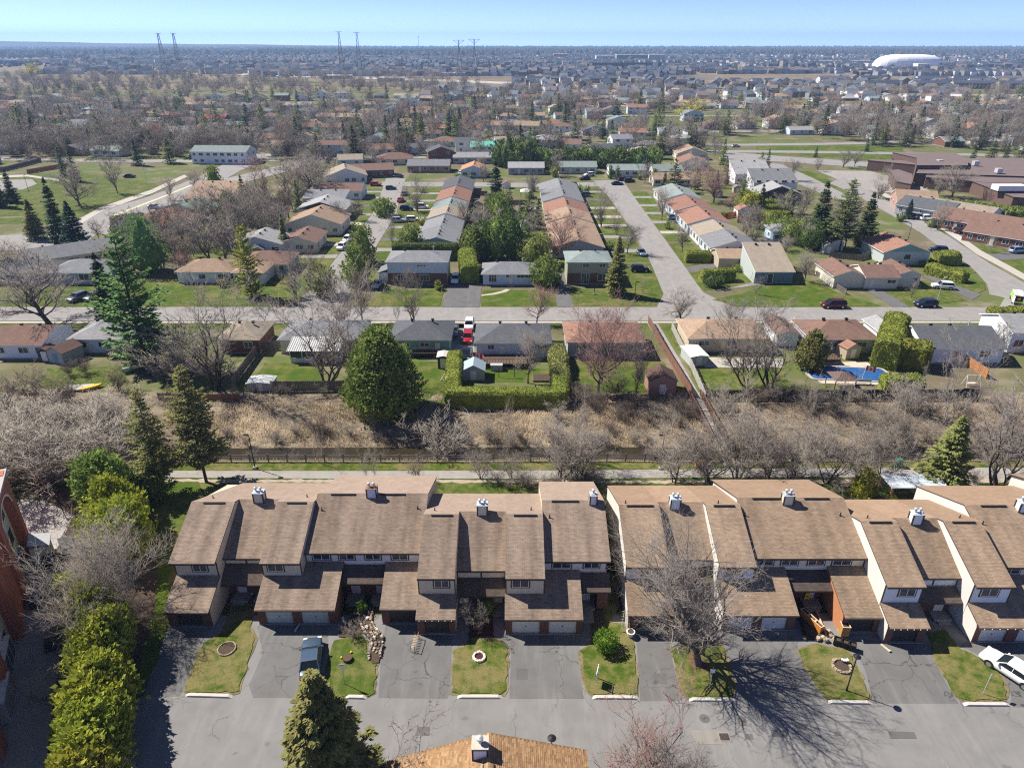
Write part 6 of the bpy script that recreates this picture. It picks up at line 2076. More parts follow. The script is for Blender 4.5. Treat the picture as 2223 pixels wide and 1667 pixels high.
he(1230,1330,569,5.5,8.6,label='olive-green two-storey house with dark brick ground floor beside the tall spruce',roof='hip',rc='ggrey',wc='olive',fwc='brick',pitch=.3,wins=[('f',-.8,.3,1.7,2.4,2),('f',3.2,1.0,2.2,1.5,1),('f',-.8,4.2,1.4,.8,1),('f',3.0,4.2,1.4,.8,1)],door=None)
# the blue-grey corner house with one long sloping roof
t = he(1640,1728,590,3.0,11.5,label='blue-grey corner house with a single sloping grey roof beside the clipped hedges',roof='mono',rc='beige',wc='dblue',pitch=.30,wins=[('f',-.9,.1,1.2,2.3,0),('l',-2.5,1.0,1.1,1.4,1),('l',1.5,3.2,1.1,1.4,1)],door=None)
b = B();b.xprism([(-5.7,0),(-5.7,2.95),(5.7,6.35),(5.7,0)],-4.46,-4.36);b.done('side_cladding',wallmat('sage'),t)
he(1560,1645,560,2.8,7,label='small tan-roofed brown garage tucked behind the blue-grey corner house',roof='gx',rc='tan',wc='tan',door=None,wins=[],name='garage',cat='garage')
t = he(1880,1958,602,3.0,8.5,label='cream corner house with brown roof and black side door, left half',roof='gx',rc='brown',wc='cream',door=.2,wins=[('f',2.2,1.5,1.8,.7,1)])
he(1812,1884,600,3.0,10.5,label='cream corner house with a tall gable wall beside the picket fence',roof='gy',rc='brown',wc='cream',door=None,wins=[])
he(1950,2006,597,3.0,9.0,label='cream corner house with brown roof beside the white crossover',roof='gy',rc='brown',wc='cream',door=None,wins=[('r',0,1.3,1.6,1,1),('f',1.5,1.2,.8,1,0)])
he(1920,2025,548,3.4,12,label='pale green house with brown gabled roof and teal gable end',roof='gy',rc='rbrown',wc='sage',gable='green',door=None,wins=[('f',0.2,1.5,1.6,1.2,0)],vents=3)
he(378,500,590,3.0,9,label='white bungalow with salmon hipped roof behind the bare treetops at the left',roof='hip',rc='tan',wc='white',wins=[('f',-.5,1.2,1.5,1.0,1),('f',4,1.2,1.5,1,1)],door=.2)
he(500,572,592,3.0,8,label='white wing house with salmon roof behind the yellow-green pine',roof='hip',rc='tan',wc='white',wins=[('f',0,1.2,1.5,1.0,1)],door=None)
he(95,232,592,3.0,9.5,label='long grey-roofed bungalow behind the big bare tree at the far left',roof='hip',rc='grey',wc='grey',wins=[('f',2,1.0,3.4,1.5,2),('f',-4,1.2,1.5,1,1)],door=.9)
he(-60,90,592,3.0,9.5,label='grey bungalow cut off by the left edge beyond the main street',roof='hip',rc='dgrey',wc='cream',door=.8)
house('wide dark-roofed bungalow with solar panels by the avenue at the left',x=-112,y=170,w=22,d=10,h=3,rz=38,roof='gx',rc='grey',wc='cream',vents=3)
# the house columns along the two inner streets (gable ends towards the camera)
def column(xc,w,rows,frontwin='l',base=''):
 for (y0,y1,rc,wc,gb,lab) in rows:
  yc = (y0+y1)/2;d = y1-y0-.8
  ws = []
  for k in range(3):
   ws.append((frontwin,-d/2+d*(k+.5)/3,1.0,1.6,1.3,2))
  house(lab,x=xc,y=yc,w=w,d=d,h=3.0,roof='gy',pitch=.30,rc=rc,wc=wc,fwc=None,gable=gb,wins=ws,door=None,vents=3,lod=0)
column(-19.8,10.6,[(176.5,190,'grey','pblue',None,'frontmost grey gabled semi of the left house row behind the cone cedar'),(190,203,'grey','pblue','sage','second grey gabled semi of the left house row'),
 (205,217,'beige','white',None,'beige-roofed gabled semi in the middle of the left house row'),(217,229,'ggrey','pblue',None,'pale green-grey roofed semi behind the beige one, left house row'),
 (230,249,'rbrown','dark',None,'red-brown roofed semi with a black gable, left house row'),(250,270,'dgrey','grey',None,'dark grey roofed semi at the far end of the left house row')],'l')
column(17.0,13.2,[(172.5,186,'tan','grey',None,'frontmost tan-roofed semi of the second house row, behind the olive two-storey house'),(186,199,'tan','grey',None,'second tan-roofed semi of the second house row behind the pinkish bare tree'),
 (200,213,'tan','white',None,'third tan-roofed semi of the second house row'),(213,227,'rbrown','pblue',None,'brown-roofed semi in the middle of the second house row'),
 (229,245,'grey','pblue',None,'blue-grey roofed semi beyond the brown one, second house row'),(245,262,'grey','pblue','pblue','blue-grey roofed semi at the far end of the second house row')],'r')
column(57.5,12.5,[(172,184.5,'grey','pblue',None,'dark grey roofed pale blue semi above the clipped hedge, third house row'),(184.5,196,'beige','white',None,'beige-roofed semi joined behind the dark grey one, third house row'),
 (198,214,'rbrown','pblue',None,'front brown-roofed brick semi of the third house row'),(215,231,'rbrown','pblue',None,'back brown-roofed brick semi of the third house row'),
 (233,252,'ggrey','white',None,'grey-roofed white semi at the far end of the third house row')],'l')
# brick porch strips on the street fronts of the third row
# left of the left street
house('white gabled bungalow with grey roof behind the dark spruce, left of the left street',x=-67,y=181,w=13,d=10,h=3,roof='gy',rc='lgrey',wc='pblue',pitch=.3,lod=1)
house('brown-roofed beige house beside the red hatchback',x=-56.5,y=184,w=9,d=12,h=3.0,rz=0,roof='gy',rc='brown',wc='cream',pitch=.3,lod=1)
house('low brown-roofed extension beside the dark spruce on the left street',x=-60,y=164,w=12,d=10,h=2.8,roof='hip',rc='brown',wc='grey',lod=1)
house('tan-roofed beige house above the brown-roofed one on the left street',x=-57.5,y=203,w=16,d=13,h=3.4,roof='gy',rc='tan',wc='cream',pitch=.34,lod=1)
house('grey-roofed house with a black gable on the left street',x=-60,y=222,w=15,d=12,h=3.4,roof='gy',rc='lgrey',wc='cream',gable='dark',pitch=.3,lod=1)
house('pale blue flat-fronted house behind the black-gabled one on the left street',x=-63,y=236,w=14,d=8,h=3.6,roof='mono',rc='grey',wc='pblue',pitch=.15,lod=1)
house('brown-roofed house half hidden by bare trees on the left street',x=-62,y=252,w=17,d=10,h=3.2,roof='gx',rc='brown',wc='white',lod=1)
house('grey hipped bungalow with a pale gable left of the brick bungalow',x=-67,y=283,w=16,d=13,h=3.2,rz=15,roof='gy',rc='beige',wc='white',lod=1)
house('brick bungalow with brown roof and white windows at the head of the left street',x=-60,y=296,w=20,d=10,h=3.2,rz=14,roof='gx',rc='brown',wc='brick',lod=1,vents=3)
# left of the avenue
house('big tan-roofed house by the wide avenue',x=-101,y=238,w=17,d=13,h=3.6,roof='mono',pitch=.25,rc='tan',wc='tan',lod=1)
house('green and salmon roofed bungalow left of the tan-roofed house',x=-106,y=205,w=17,d=14,h=3.0,rz=-20,roof='gy',rc='rbrown',wc='white',pitch=.25,lod=1)
house('green-roofed wing behind the salmon-roofed bungalow',x=-102,y=219,w=18,d=10,h=3.3,rz=-20,roof='gy',rc='green',wc='cream',pitch=.25,lod=1)
# across the end of the inner streets
for (x,y,w,d,h,r,rc,wc,lab) in ((-36,309,18,10,3,'gx','grey','pink','grey-roofed pinkish bungalow facing the left cul-de-sac'),(-16,297,10,12,3.2,'gy','orange','blue','small orange-roofed pale blue bungalow at the end of the left house row'),
 (-18,332,18,9,3,'gx','lgrey','grey','pale grey bungalow behind the small orange-roofed one'),(6,303,15,9,3,'gx','lgrey','grey','long light-roofed grey bungalow with a white car, facing the second row'),
 (28,305,16,9,3,'gx','ggrey','sage','long grey-green bungalow between the two square clipped hedges'),(48,297,15,9,3,'gx','ggrey','white','white bungalow with pale green roof and two slim dark cedars'),
 (64,294,12,10,3.2,'gx','ggrey','white','white-gabled green-grey roofed house by the blue round pool'),(63,277,16,9,2.8,'gx','tan','cream','tan-roofed cream bungalow at the top of the middle street')):
 house(lab,x=x,y=y,w=w,d=d,h=h,roof=r,rc=rc,wc=wc,lod=1,vents=2)
 # between the third row and the school
for (x,y,w,d,h,rz,r,rc,wc,lab) in ((95,282,14,10,4.0,0,'mono','lgrey','white','white monopitch house with light ribbed roof left of the school street'),(97,262,16,9,4.2,0,'mono','grey','white','white house with a tall pale blue sloping roof above the striped hedges'),
 (93,246,16,10,3.0,0,'gy','lgrey','dark','pale-roofed house with a dark brown gable above the striped hedges'),(80,316,13,12,3.2,0,'gy','rbrown','cream','brown-roofed house right of the pinkish bare tree, nearest the hedges'),
 (86,345,14,12,3.2,0,'gy','tan','cream','tan-roofed house behind the pinkish bare tree'),(82,366,14,12,3.2,0,'gy','brown','tan','brown-roofed house farthest up behind the pinkish bare tree'),
 (77.5,192,9.5,7,3.4,0,'hip','grey','blue','grey-roofed pale blue garage behind the third house row')):
 house(lab,x=x,y=y,w=w,d=d,h=h,rz=rz,roof=r,rc=rc,wc=wc,lod=1)
 # the row across the curving right street
for (px,py,w,d,rz,rc,wc,fw,lab) in ((1985,432,12,16,-20,'tan','pink',None,'tan-roofed house partly hidden behind bare trees below the school'),(2020,447,16,12,-52,'dgrey','grey',None,'charcoal-roofed grey house below the school playground'),
 (2063,452,26,13,-52,'beige','white','brick','long pinkish-grey roofed semi behind the young blue spruce'),(2130,478,22,13,-50,'brown','pblue','brick','brown-roofed semi with a pale blue gable wall behind the white crossover'),
 (2215,508,24,13,-46,'brown','pblue','brick','brown-roofed brick semi cut off by the right edge')):
 x,y = at(px,py,3)
 house(lab,x=x,y=y,w=w,d=d,h=3.0,rz=rz,roof='gx',rc=rc,wc=wc,fwc=fw,lod=0,vents=3)
 # school
sx,sy = 0,0
sch = thing('school_building','school','long low brown brick school with stepped flat roofs at the upper right',(190,300,0),0)
SBR = M_brick('brick_school',(0.14,0.085,0.066),(0.115,0.07,0.055),(0.18,0.12,0.1))
SRF = M_plain('roof_gravel_mauve',(0.165,0.125,0.118),.95,.08,.3)
SBK = M_plain('roof_edge_dark',(0.03,0.022,0.025),.6,.05)
def sblock(px_pts,z,zr,nm='wall'):
 w = [at(*p,z) for p in px_pts]
 w = [(a-190,c-300) for a,c in w]
 b = B();b.prism(w,0,z,0,0);b.done('wall',SBR,sch)
 n = len(w);cx = sum(p[0] for p in w)/n;cy = sum(p[1] for p in w)/n
 w1 = [(cx+(p[0]-cx)*1.01,cy+(p[1]-cy)*1.01) for p in w]
 b = B();b.prism(w1,z+.003,z+.35,1,0);b.done('roof',[SRF,SBK],sch)
sblock([(1885,350),(2010,362),(2010,386),(2140,398),(2330,398),(2330,345),(2130,345),(1995,352),(1895,348)],4.0,0)
sblock([(1990,378),(2330,388),(2330,362),(2230,362),(2100,360),(2000,362)],4.6,0)
sblock([(1938,333),(1990,345),(1990,361),(2100,361),(2100,347),(2075,335)],6.2,0)
sblock([(2100,392),(2330,396),(2330,440),(2200,430)],3.9,0)
sblock([(1932,372),(1950,370),(1980,380),(1978,402),(1945,396)],3.6,0)
for (px,py) in ((2168,371),(2040,352),(2118,355)):
 x,y = at(px,py,6);b = B();b.box(x-190-1,y-300-1,5.3,x-190+1,y-300+1,6.9);b.done('roof_unit',METAL,sch)
x,y = at(2190,412,5);b = B();b.box(x-190-5,y-300-2,4.9,x-190+5,y-300+2,6.6);b.done('roof_unit',WTRIM,sch)
# lawns and driveways along the streets
def lawn_row(x0,x1,y0,y1,seed,along='y',mat=None,dw=3.2,lw=9.5):
 g = random.Random(seed)
 a,b2 = (y0,y1) if along =='y' else (x0,x1)
 p = a
 while p<b2-2:
  l = g.uniform(lw*.8,lw*1.25);q = min(b2,p+l)
  pts = [(x0,p),(x1,p),(x1,q),(x0,q)] if along =='y' else [(p,y0),(q,y0),(q,y1),(p,y1)]
  strip('front_lawn',wob(pts,seed+int(p),.12,2.0),.045,mat or (G_LAWNG if g.random()<.7 else G_LAWNM))
  r = min(b2,q+dw)
  if r-q>1:
   pts = [(x0,q),(x1,q),(x1,r),(x0,r)] if along =='y' else [(q,y0),(r,y0),(r,y1),(q,y1)]
   strip('driveway',pts,.05,g.choice((G_ROAD,G_ROADD,G_ROAD,G_CONC)))
  p = r
lawn_row(-55,-45.8,165,268,1);lawn_row(-37,-26,168,268,2);lawn_row(24.5,35,170,268,3);lawn_row(43.8,50.5,190,262,4)
strip('front_lawn',[(-31,137),(-15.3,137),(-15.3,147.6),(-28.5,147.6)],.045,G_LAWNM)
strip('driveway',[(-14.8,136.2),(-6.9,136.2),(-6.9,158),(-14.8,158)],.05,G_ROADD)
strip('front_lawn',[(-6.6,137),(9.5,137),(9.5,147.5),(-6.6,147.5)],.045,G_LAWNM)
strip('driveway',[(9.6,136.2),(13,136.2),(13,160),(9.6,160)],.05,G_ROADD)
strip('front_lawn',wob([(13.2,137),(31,137),(33.6,145),(35.1,168),(25,168),(25,148),(13.2,148)],9,.1,3),.045,G_LAWNG)
cp = [at(*p) for p in ((1045,643),(1075,640),(1100,634),(1108,629),(1098,628),(1090,632),(1070,637),(1045,640.5))]
strip('garden_path',cp,.06,G_CONC)
strip('front_lawn',[(-108,137),(-49,137),(-46.2,145),(-46,160),(-60,156),(-108,150)],.045,G_LAWNM)
sheet('front_lawn',wob([at(*p) for p in ((1546,651),(1600,640),(1660,622),(1700,610),(1740,605),(1830,640),(1915,665),(1700,668),(1590,664))],4,.15,2),.062,G_LAWNM,px=False)
sheet('front_lawn',[(1495,590),(1590,585),(1640,600),(1640,620),(1590,622),(1530,632),(1500,605)],.045,G_LAWNG)
sheet('front_lawn',[(1430,530),(1500,528),(1545,560),(1545,572),(1470,580),(1450,555)],.045,G_LAWNG)
sheet('driveway',[(1470,582),(1560,572),(1600,576),(1600,590),(1495,590)],.05,G_ROADD)
sheet('driveway',[(1525,634),(1660,618),(1700,612),(1670,606),(1600,622)],.05,G_ROAD)
sheet('driveway',[(1850,612),(1880,612),(1975,666),(1940,668)],.066,G_ROADD)
sheet('front_lawn',[(1900,640),(1960,618),(2010,608),(2088,645),(2100,652),(2040,660),(1975,666)],.064,G_LAWNG)
sheet('driveway',[(2000,600),(2020,600),(2130,640),(2110,652)],.066,G_ROADD)
sheet('front_lawn',[(2003,602),(2075,612),(2110,605),(2138,615),(2140,628),(2120,640),(2060,620)],.064,G_LAWNG)
sheet('front_lawn',[(2050,590),(2080,570),(2120,592),(2100,596)],.064,G_LAWNG)
sidew = [at(*p) for p in ((1912,424),(1960,449),(2015,480),(2075,520),(2120,553),(2180,585),(2260,630),(2268,620),(2190,577),(2130,545),(2085,513),(2025,475),(1970,444),(1922,420))]
strip('sidewalk',sidew,ZR+.05,G_CONC)
sheet('front_lawn',[(1916,420),(1950,425),(1990,445),(1985,452),(1960,442)],.045,G_LAWNG)
sheet('front_lawn',[(1988,492),(2020,482),(2075,500),(2075,510),(2035,512)],.045,G_LAWNG)
sheet('front_lawn',[(2072,525),(2130,520),(2190,545),(2170,552),(2120,548)],.045,G_LAWNG)
sheet('front_lawn',[(2170,566),(2230,560),(2230,600),(2205,590)],.045,G_LAWNG)
sheet('driveway',[(2030,513),(2075,505),(2150,520),(2140,528),(2060,528)],.05,G_ROADD)
sheet('driveway',[(2140,556),(2180,548),(2230,552),(2230,562),(2160,566)],.05,G_ROADD)
sheet('driveway',[(1952,472),(1990,470),(2015,478),(1990,490)],.05,G_ROADD)
# park and playing field at the left, school field at the right
sheet('park_lawn',[(-60,420),(0,395),(60,378),(150,372),(330,398),(350,405),(300,424),(215,450),(170,474),(60,470),(-60,470)],.04,G_LAWNG)
sheet('park_lawn',[(60,485),(170,484),(172,478),(60,472),(-60,478),(-60,490)],.045,G_LAWNM)
sheet('park_path',[(-40,382),(60,380),(130,390),(128,394),(60,384),(-40,388)],.06,G_CONC)
sheet('parking_area',[(-40,392),(70,390),(80,400),(50,412),(-40,420)],.06,G_ROAD)
sheet('school_field',[(1640,318),(1760,312),(1960,322),(1960,345),(1880,348),(1700,336),(1640,335)],.04,G_LAWNM)
sheet('park_lawn',[(1400,248),(1560,250),(1620,278),(1560,288),(1420,262)],.04,G_LAWNG)
sheet('school_verge',[(1700,372),(1760,372),(1830,405),(1800,410),(1740,392)],.045,G_LAWNM)
sheet('playground_sand',[(1770,370),(1890,372),(1990,400),(2030,420),(1900,418),(1830,395)],.05,G_PATH)
# back gardens between the creek and the main street
sheet('back_garden_lawn',wob([at(*p) for p in ((575,790),(700,785),(705,845),(530,845))],1,.2,1),.015,G_LAWNM,px=False)
sheet('back_garden_lawn',wob([at(*p) for p in ((880,785),(975,785),(968,885),(900,890),(850,860))],2,.2,1),.015,G_LAWNM,px=False)
sheet('back_garden_lawn',wob([at(*p) for p in ((1060,800),(1195,800),(1200,830),(1020,830))],3,.2,1),.015,G_LAWNM,px=False)
sheet('back_garden_lawn',wob([at(*p) for p in ((1245,785),(1440,785),(1475,850),(1240,855))],4,.2,1),.015,G_LAWNM,px=False)
sheet('back_garden_lawn',wob([at(*p) for p in ((1510,800),(1700,798),(1715,845),(1530,848))],5,.2,1),.015,G_LAWNG,px=False)
sheet('back_garden_lawn',wob([at(*p) for p in ((100,800),(270,795),(275,830),(170,850),(90,840))],6,.2,1),.015,G_LAWNG,px=False)
sheet('back_garden_lawn',wob([at(*p) for p in ((1855,785),(1935,775),(1950,808),(1900,812))],7,.2,1),.015,G_LAWNM,px=False)
sheet('side_lawn',wob([at(*p) for p in ((1432,703),(1475,703),(1500,760),(1530,850),(1518,850),(1480,770))],8,.1,1),.018,G_LAWNG,px=False)
sheet('garden_paving',[(1525,776),(1700,778),(1700,798),(1530,798)],.03,G_CONC)
sheet('pool_paving',wob([at(*p) for p in ((1750,800),(1800,786),(1880,785),(1925,805),(1905,835),(1780,832))],9,.1,1),.03,M_plain('paving_cream',(.52,.45,.36),.9,.12,2,coord='World'),px=False)
sheet('side_driveway',[(980,700),(1030,700),(1030,780),(975,790)],.03,G_ROAD)
def box_thing(name,cat,label,parts,x,y,rz=0.0,z=0.0):
 t = thing(name,cat,label,(x,y,z),rz)
 for nm,mt,bxs in parts:
  b = B()
  for q in bxs:b.box(*q)
  b.done(nm,mt,t)
 return t
def shed(label,px,py,w,d,h,rc,wc,rz=0.0,roof='gy',flat=False,doorc=None):
 x,y = at(px,py)
 t = thing('garden_shed','shed',label,(x,y+d/2*math.cos(rz),0),rz)
 b = B();hw,hd = w/2,d/2;rh = hw*.5 if not flat else .15
 V = [(-hw,0),(hw,0),(hw,h),(0,h+rh),(-hw,h)]
 b.face([(a,-hd,c) for a,c in V]);b.face([(a,hd,c) for a,c in V][::-1])
 b.face([(-hw,hd,0),(-hw,-hd,0),(-hw,-hd,h),(-hw,hd,h)]);b.face([(hw,-hd,0),(hw,hd,0),(hw,hd,h),(hw,-hd,h)])
 b.done('wall',wallmat(wc) if isinstance(wc,str) else wc,t)
 rm = roofmat(rc) if isinstance(rc,str) else rc
 for s in (-1,1):
  b = B();e = .18
  pts = [(s*(hw+e),s*(hd+e),h-e*rh/hw),(s*(hw+e),-s*(hd+e),h-e*rh/hw),(0,-s*(hd+e),h+rh+.05),(0,s*(hd+e),h+rh+.05)]
  b.slab(pts[::-1],.08);b.done('roof',rm,t)
 b = B();b.box(-.5,-hd-.04,.1,.5,-hd-.005,min(h-.1,1.9));d_ = b.done('door',doorc or WTRIM,t)
 b = B();b.box(.35,-hd-.07,1.0,.4,-hd-.04,1.1);b.done('handle',BLK,d_)
 return t
shed('grey-brown garden shed with dark hipped roof at the end of the red fence',1437,858,4.3,3.8,2.6,'dbrown','pink')
shed('low shed with a dented pale metal roof behind the weathered plank fence',565,850,3.9,2.6,1.5,METAL,'grey',flat=True)
shed('blue-grey metal-roofed shed inside the clipped hedge',1028,826,3.6,3.2,1.9,M_plain('roof_metal_blue',(.33,.42,.46),.5,.08),'grey')
shed('tall narrow shed with rusty white roof outside the clipped hedge',963,801,1.9,2.2,2.3,M_plain('roof_metal_rusty_white',(.55,.52,.47),.6,.2),'dark',flat=True)
shed('stone-grey shed with a blue door beside the pale blue bungalow',133,790,3.6,4.0,2.3,'brown','grey',rz=-.35,doorc=M_plain('door_blue',(.16,.28,.36),.6))
shed('cream shed with a small brown roof beside the pool deck',1845,779,3.0,2.6,2.2,'rbrown','tan',rz=.3)
shed('low blue-green shed with a white roof leaning against the white picket fence',1512,795,3.0,4.6,1.9,WTRIM,'sage',rz=.15,flat=True)
shed('small dark brown shed behind the pale blue bungalow',100,785,2.2,2.2,2.0,'brown','dark')
shed('white toy-house shed with red doors in front of the tall dark spruces',1816,545,3.2,3.0,2.4,WTRIM,'white',doorc=D_WHITE)
shed('small grey shed beside the toy-house shed',1798,552,2.6,2.4,2.3,'lgrey','grey')
shed('white shed with brown roof behind the third house row',1617,474,5.0,4.5,2.6,'rbrown','white')
shed('brown-roofed low shed beside the cream corner house',1822,618,3.6,3.0,1.6,'rbrown','dark',rz=-.4)
# sunroom with a ribbed metal roof
x,y = at(684,788)
t = thing('sunroom','sunroom','white screened sunroom with a ribbed grey metal roof',(x,y+2,0))
b = B();b.box(-4.2,-2,0,4.2,2,.9);b.done('wall',wallmat('white'),t)
for i in range(5):
 xx = -4.2+i*2.1;b = B();b.box(xx-.07,-2.02,.9,xx+.07,-1.9,2.4);b.done('post',WTRIM,t)
for i in range(4):
 if i ==2:continue
 b = B();b.box(-4.1+i*2.1,-1.97,.92,-2.2+i*2.1,-1.95,2.35);b.done('pane',W_GLASS,t)
b = B();b.box(.2,-2.04,0,1.9,-1.95,2.3);b.done('door',TRIM,t)
b = B();b.slab([(-4.6,-2.4,2.4),(4.6,-2.4,2.4),(4.6,2,3.3),(-4.6,2,3.3)],.06);r = b.done('roof',METAL,t)
for i in range(24):
 xx = -4.5+i*.39;b = B();b.slab([(xx,-2.42,2.45),(xx+.06,-2.42,2.45),(xx+.06,2,3.35),(xx,2,3.35)],.05);b.done('rib',CONC,r)
 # decks
def deck(label,px,py,w,d,h,mat,rz=0.0,rail=True,nst=12):
 x,y = at(px,py)
 t = thing('deck','deck',label,(x,y+d/2,0),rz)
 b = B();b.box(-w/2,-d/2,h-.1,w/2,d/2,h-.04);b.done('frame',mat,t)
 n = int(d/.3)
 for i in range(n):
  b = B();b.box(-w/2,-d/2+d*i/n+.01,h-.039,w/2,-d/2+d*(i+1)/n-.02,h);b.done('plank',mat,t)
 for xx in (-w/2,w/2-.1):
  b = B();b.box(xx,-d/2,0,xx+.1,-d/2+.1,h+(.9 if rail else 0));b.done('post',mat,t)
 if rail:
  b = B();b.box(-w/2,-d/2,h+.85,w/2,-d/2+.08,h+.92);b.done('rail',mat,t)
  for i in range(nst):
   xx = -w/2+w*(i+.5)/nst;b = B();b.box(xx-.03,-d/2+.02,h,xx+.03,-d/2+.06,h+.85);b.done('baluster',mat,t)
 return t
WD = M_plain('wood_weathered_brown',(.13,.085,.06),.9,.2,3)
WDR = M_plain('wood_red_cedar',(.20,.10,.07),.85,.2,2,rnd=.12)
WDG = M_plain('wood_weathered_grey',(.17,.145,.13),.95,.2,2,rnd=.12)
WDP = M_plain('wood_pale_grey',(.46,.45,.42),.9,.12,2,rnd=.08)
WDO = M_plain('wood_orange_new',(.42,.19,.07),.8,.15,2,rnd=.1)
deck('small dark wooden deck behind the green bungalow',927,778,5.0,2.6,1.0,WD)
deck('long wooden deck behind the light blue bungalow inside the clipped hedge',1085,800,9.5,4.0,.9,WD,nst=20)
deck('raised pool deck with white slats beside the cream shed',1797,792,4.2,2.6,1.0,WD,nst=9)
deck('grey deck behind the pale blue bungalow',262,780,4.6,3.4,.9,WDG)
# above ground pools and covered pool
x,y = at(1840,812)
t = thing('swimming_pool','pool','oval swimming pool under a bright blue cover',(x,y,.02))
n = 32;w_ = []
for i in range(n):
 a = 2*math.pi*i/n;w_.append((6.6*math.copysign(abs(math.cos(a))**.6,math.cos(a)),2.8*math.copysign(abs(math.sin(a))**.7,math.sin(a))+.5*math.sin(a*3+1)))
b = B();b.prism(w_,.02,.10);b.done('cover',M_plain('pool_cover_blue',(.025,.10,.28),.45,.25,.8),t)
b = B()
w2 = [(p[0]*1.07,p[1]*1.12) for p in w_]
for i in range(n):
 j = (i+1)%n;b.face([(w_[i][0],w_[i][1],.12),(w2[i][0],w2[i][1],.12),(w2[j][0],w2[j][1],.12),(w_[j][0],w_[j][1],.12)][::1]);b.face([(w2[i][0],w2[i][1],0),(w2[j][0],w2[j][1],0),(w2[j][0],w2[j][1],.12),(w2[i][0],w2[i][1],.12)])
b.done('coping',G_CONC,t)
x,y = at(1375,372)
t = thing('swimming_pool','pool','round turquoise pool behind the pale green roofed bungalow',(x,y,0))
b = B();b.tube((0,0,0),(0,0,1.2),5.5,n=24);b.done('wall',WTRIM,t);b = B();b.tube((0,0,1.1),(0,0,1.22),5.2,n=24);b.done('water',M_plain('water_turquoise',(.02,.35,.42),.2,.1),t)
# small items in gardens
GAZ = M_plain('canopy_brown',(.13,.085,.075),.8,.1)
def canopy(label,px,py,w,h,mat,name='gazebo'):
 x,y = at(px,py)
 t = thing(name,'gazebo',label,(x,y,0))
 for sx in (-1,1):
  for sy in (-1,1):
   b = B();b.box(sx*w*.45-.05,sy*w*.45-.05,0,sx*w*.45+.05,sy*w*.45+.05,h);b.done('post',TRIM,t)
 b = B();c = (0,0,h+w*.25);P4 = [(-w/2,-w/2,h),(w/2,-w/2,h),(w/2,w/2,h),(-w/2,w/2,h)]
 for i in range(4):b.face([P4[i],P4[(i+1)%4],c])
 b.done('canopy',mat,t)
canopy('brown gazebo with a square tented roof in front of the covered pool',1822,842,3.6,2.1,GAZ)
canopy('white party tent between the first two house rows',1142,428,4.2,2.2,WTRIM)
canopy('faded blue patio canopy between the green two-storey house and the tan roofs',1152,466,3.6,2.0,METAL)
x,y = at(1872,835);box_thing('folding_frame','bench','pale wooden garden bench beside the covered pool',[('seat',WDP,[(-1.4,-.3,.4,1.4,.3,.47)]),('back',WDP,[(-1.4,.25,.47,1.4,.3,.9)]),('leg',WDP,[(-1.3,-.25,0,-1.2,.25,.4)]),('leg',WDP,[(1.2,-.25,0,1.3,.25,.4)])],x,y,-.1)
x,y = at(170,845);box_thing('garden_table','board','flat grey board lying on the grass near the left creek bank',[('top',WDP,[(-2.2,-1,.3,2.2,1,.38)]),('leg',WD,[(-2,-.8,0,-1.8,.8,.3)]),('leg',WD,[(1.8,-.8,0,2,.8,.3)])],x,y,.15)
def boat_mesh(L,w,h,mat,name='hull'):
 b = B();st = [(-.5,.12,.5),(-.35,.75,.12),(0,1,0),(.3,.85,.05),(.5,.08,.5)]
 R = []
 for f,k,z in st:R.append([(f*L,-k*w/2,h),(f*L,-k*w*.35,z*h),(f*L,k*w*.35,z*h),(f*L,k*w/2,h)])
 for a,c in zip(R[:-1],R[1:]):
  for i in range(3):b.face([a[i],a[i+1],c[i+1],c[i]][::-1])
  b.face([a[3],a[0],c[0],c[3]][::-1])
 return b
x,y = at(198,845);t = thing('canoe','canoe','yellow upturned canoe beside the flat grey board',(x,y,.1),.7);boat_mesh(3.4,.9,.45,0).done('hull',M_plain('hull_yellow',(.75,.42,.03),.5),t)
x,y = at(293,800);t = thing('boat','boat','upturned pale green boat under the blue-green pine',(x,y,.1),1.25);boat_mesh(5.0,1.9,.9,0).done('hull',M_plain('hull_green',(.30,.50,.30),.5),t);b = B();b.box(-1.2,-.7,.9,1.4,.7,1.05);b.done('tarp',BLK,t)
x,y = at(348,808);t = thing('boat','boat','boat wrapped in a dark blue tarpaulin beside the pale green one',(x,y,.1),1.0);boat_mesh(5.0,1.8,.9,0).done('hull',M_plain('tarp_navy',(.02,.035,.09),.5),t);b = B();b.box(-1.8,-.7,.9,1.9,.7,1.1);b.done('tarp',M_plain('tarp_grey',(.08,.09,.11),.6),t)
# flags
def flag(label,px,py,h,top=None):
 x,y = at(px,py)
 t = thing('flag','flag',label,(x,y,0))
 b = B();b.tube((0,0,0),(.3,0,h),.035,n=6);b.done('pole',WTRIM,t)
 R_ = M_plain('flag_red',(.65,.02,.03),.7,.03);
 for k,(u0,u1,mt) in enumerate(((0,.25,R_),(.25,.75,WTRIM),(.75,1,R_))):
  b = B()
  for i in range(3):
   a0,a1 = u0+(u1-u0)*i/3,u0+(u1-u0)*(i+1)/3
   b.slab([(.3+1.6*a0,.12*math.sin(a0*6),h-.9-.3*a0),(.3+1.6*a1,.12*math.sin(a1*6),h-.9-.3*a1),(.3+1.6*a1,.12*math.sin(a1*6)+.02,h-.3*a1),(.3+1.6*a0,.12*math.sin(a0*6)+.02,h-.3*a0)],.01)
  b.done('stripe',mt,t)
 b = B();b.obox((1.1,-.08,h-.62),(.32,.02,.32),0,0,0,.78);b.obox((1.1,-.09,h-.8),(.06,.02,.25));b.done('maple_leaf',R_,t)
flag('red and white maple leaf flag flying over the covered pool',1868,832,3.2)
flag('small red and white maple leaf flag inside the clipped hedge beside the deck',1024,792,2.4)
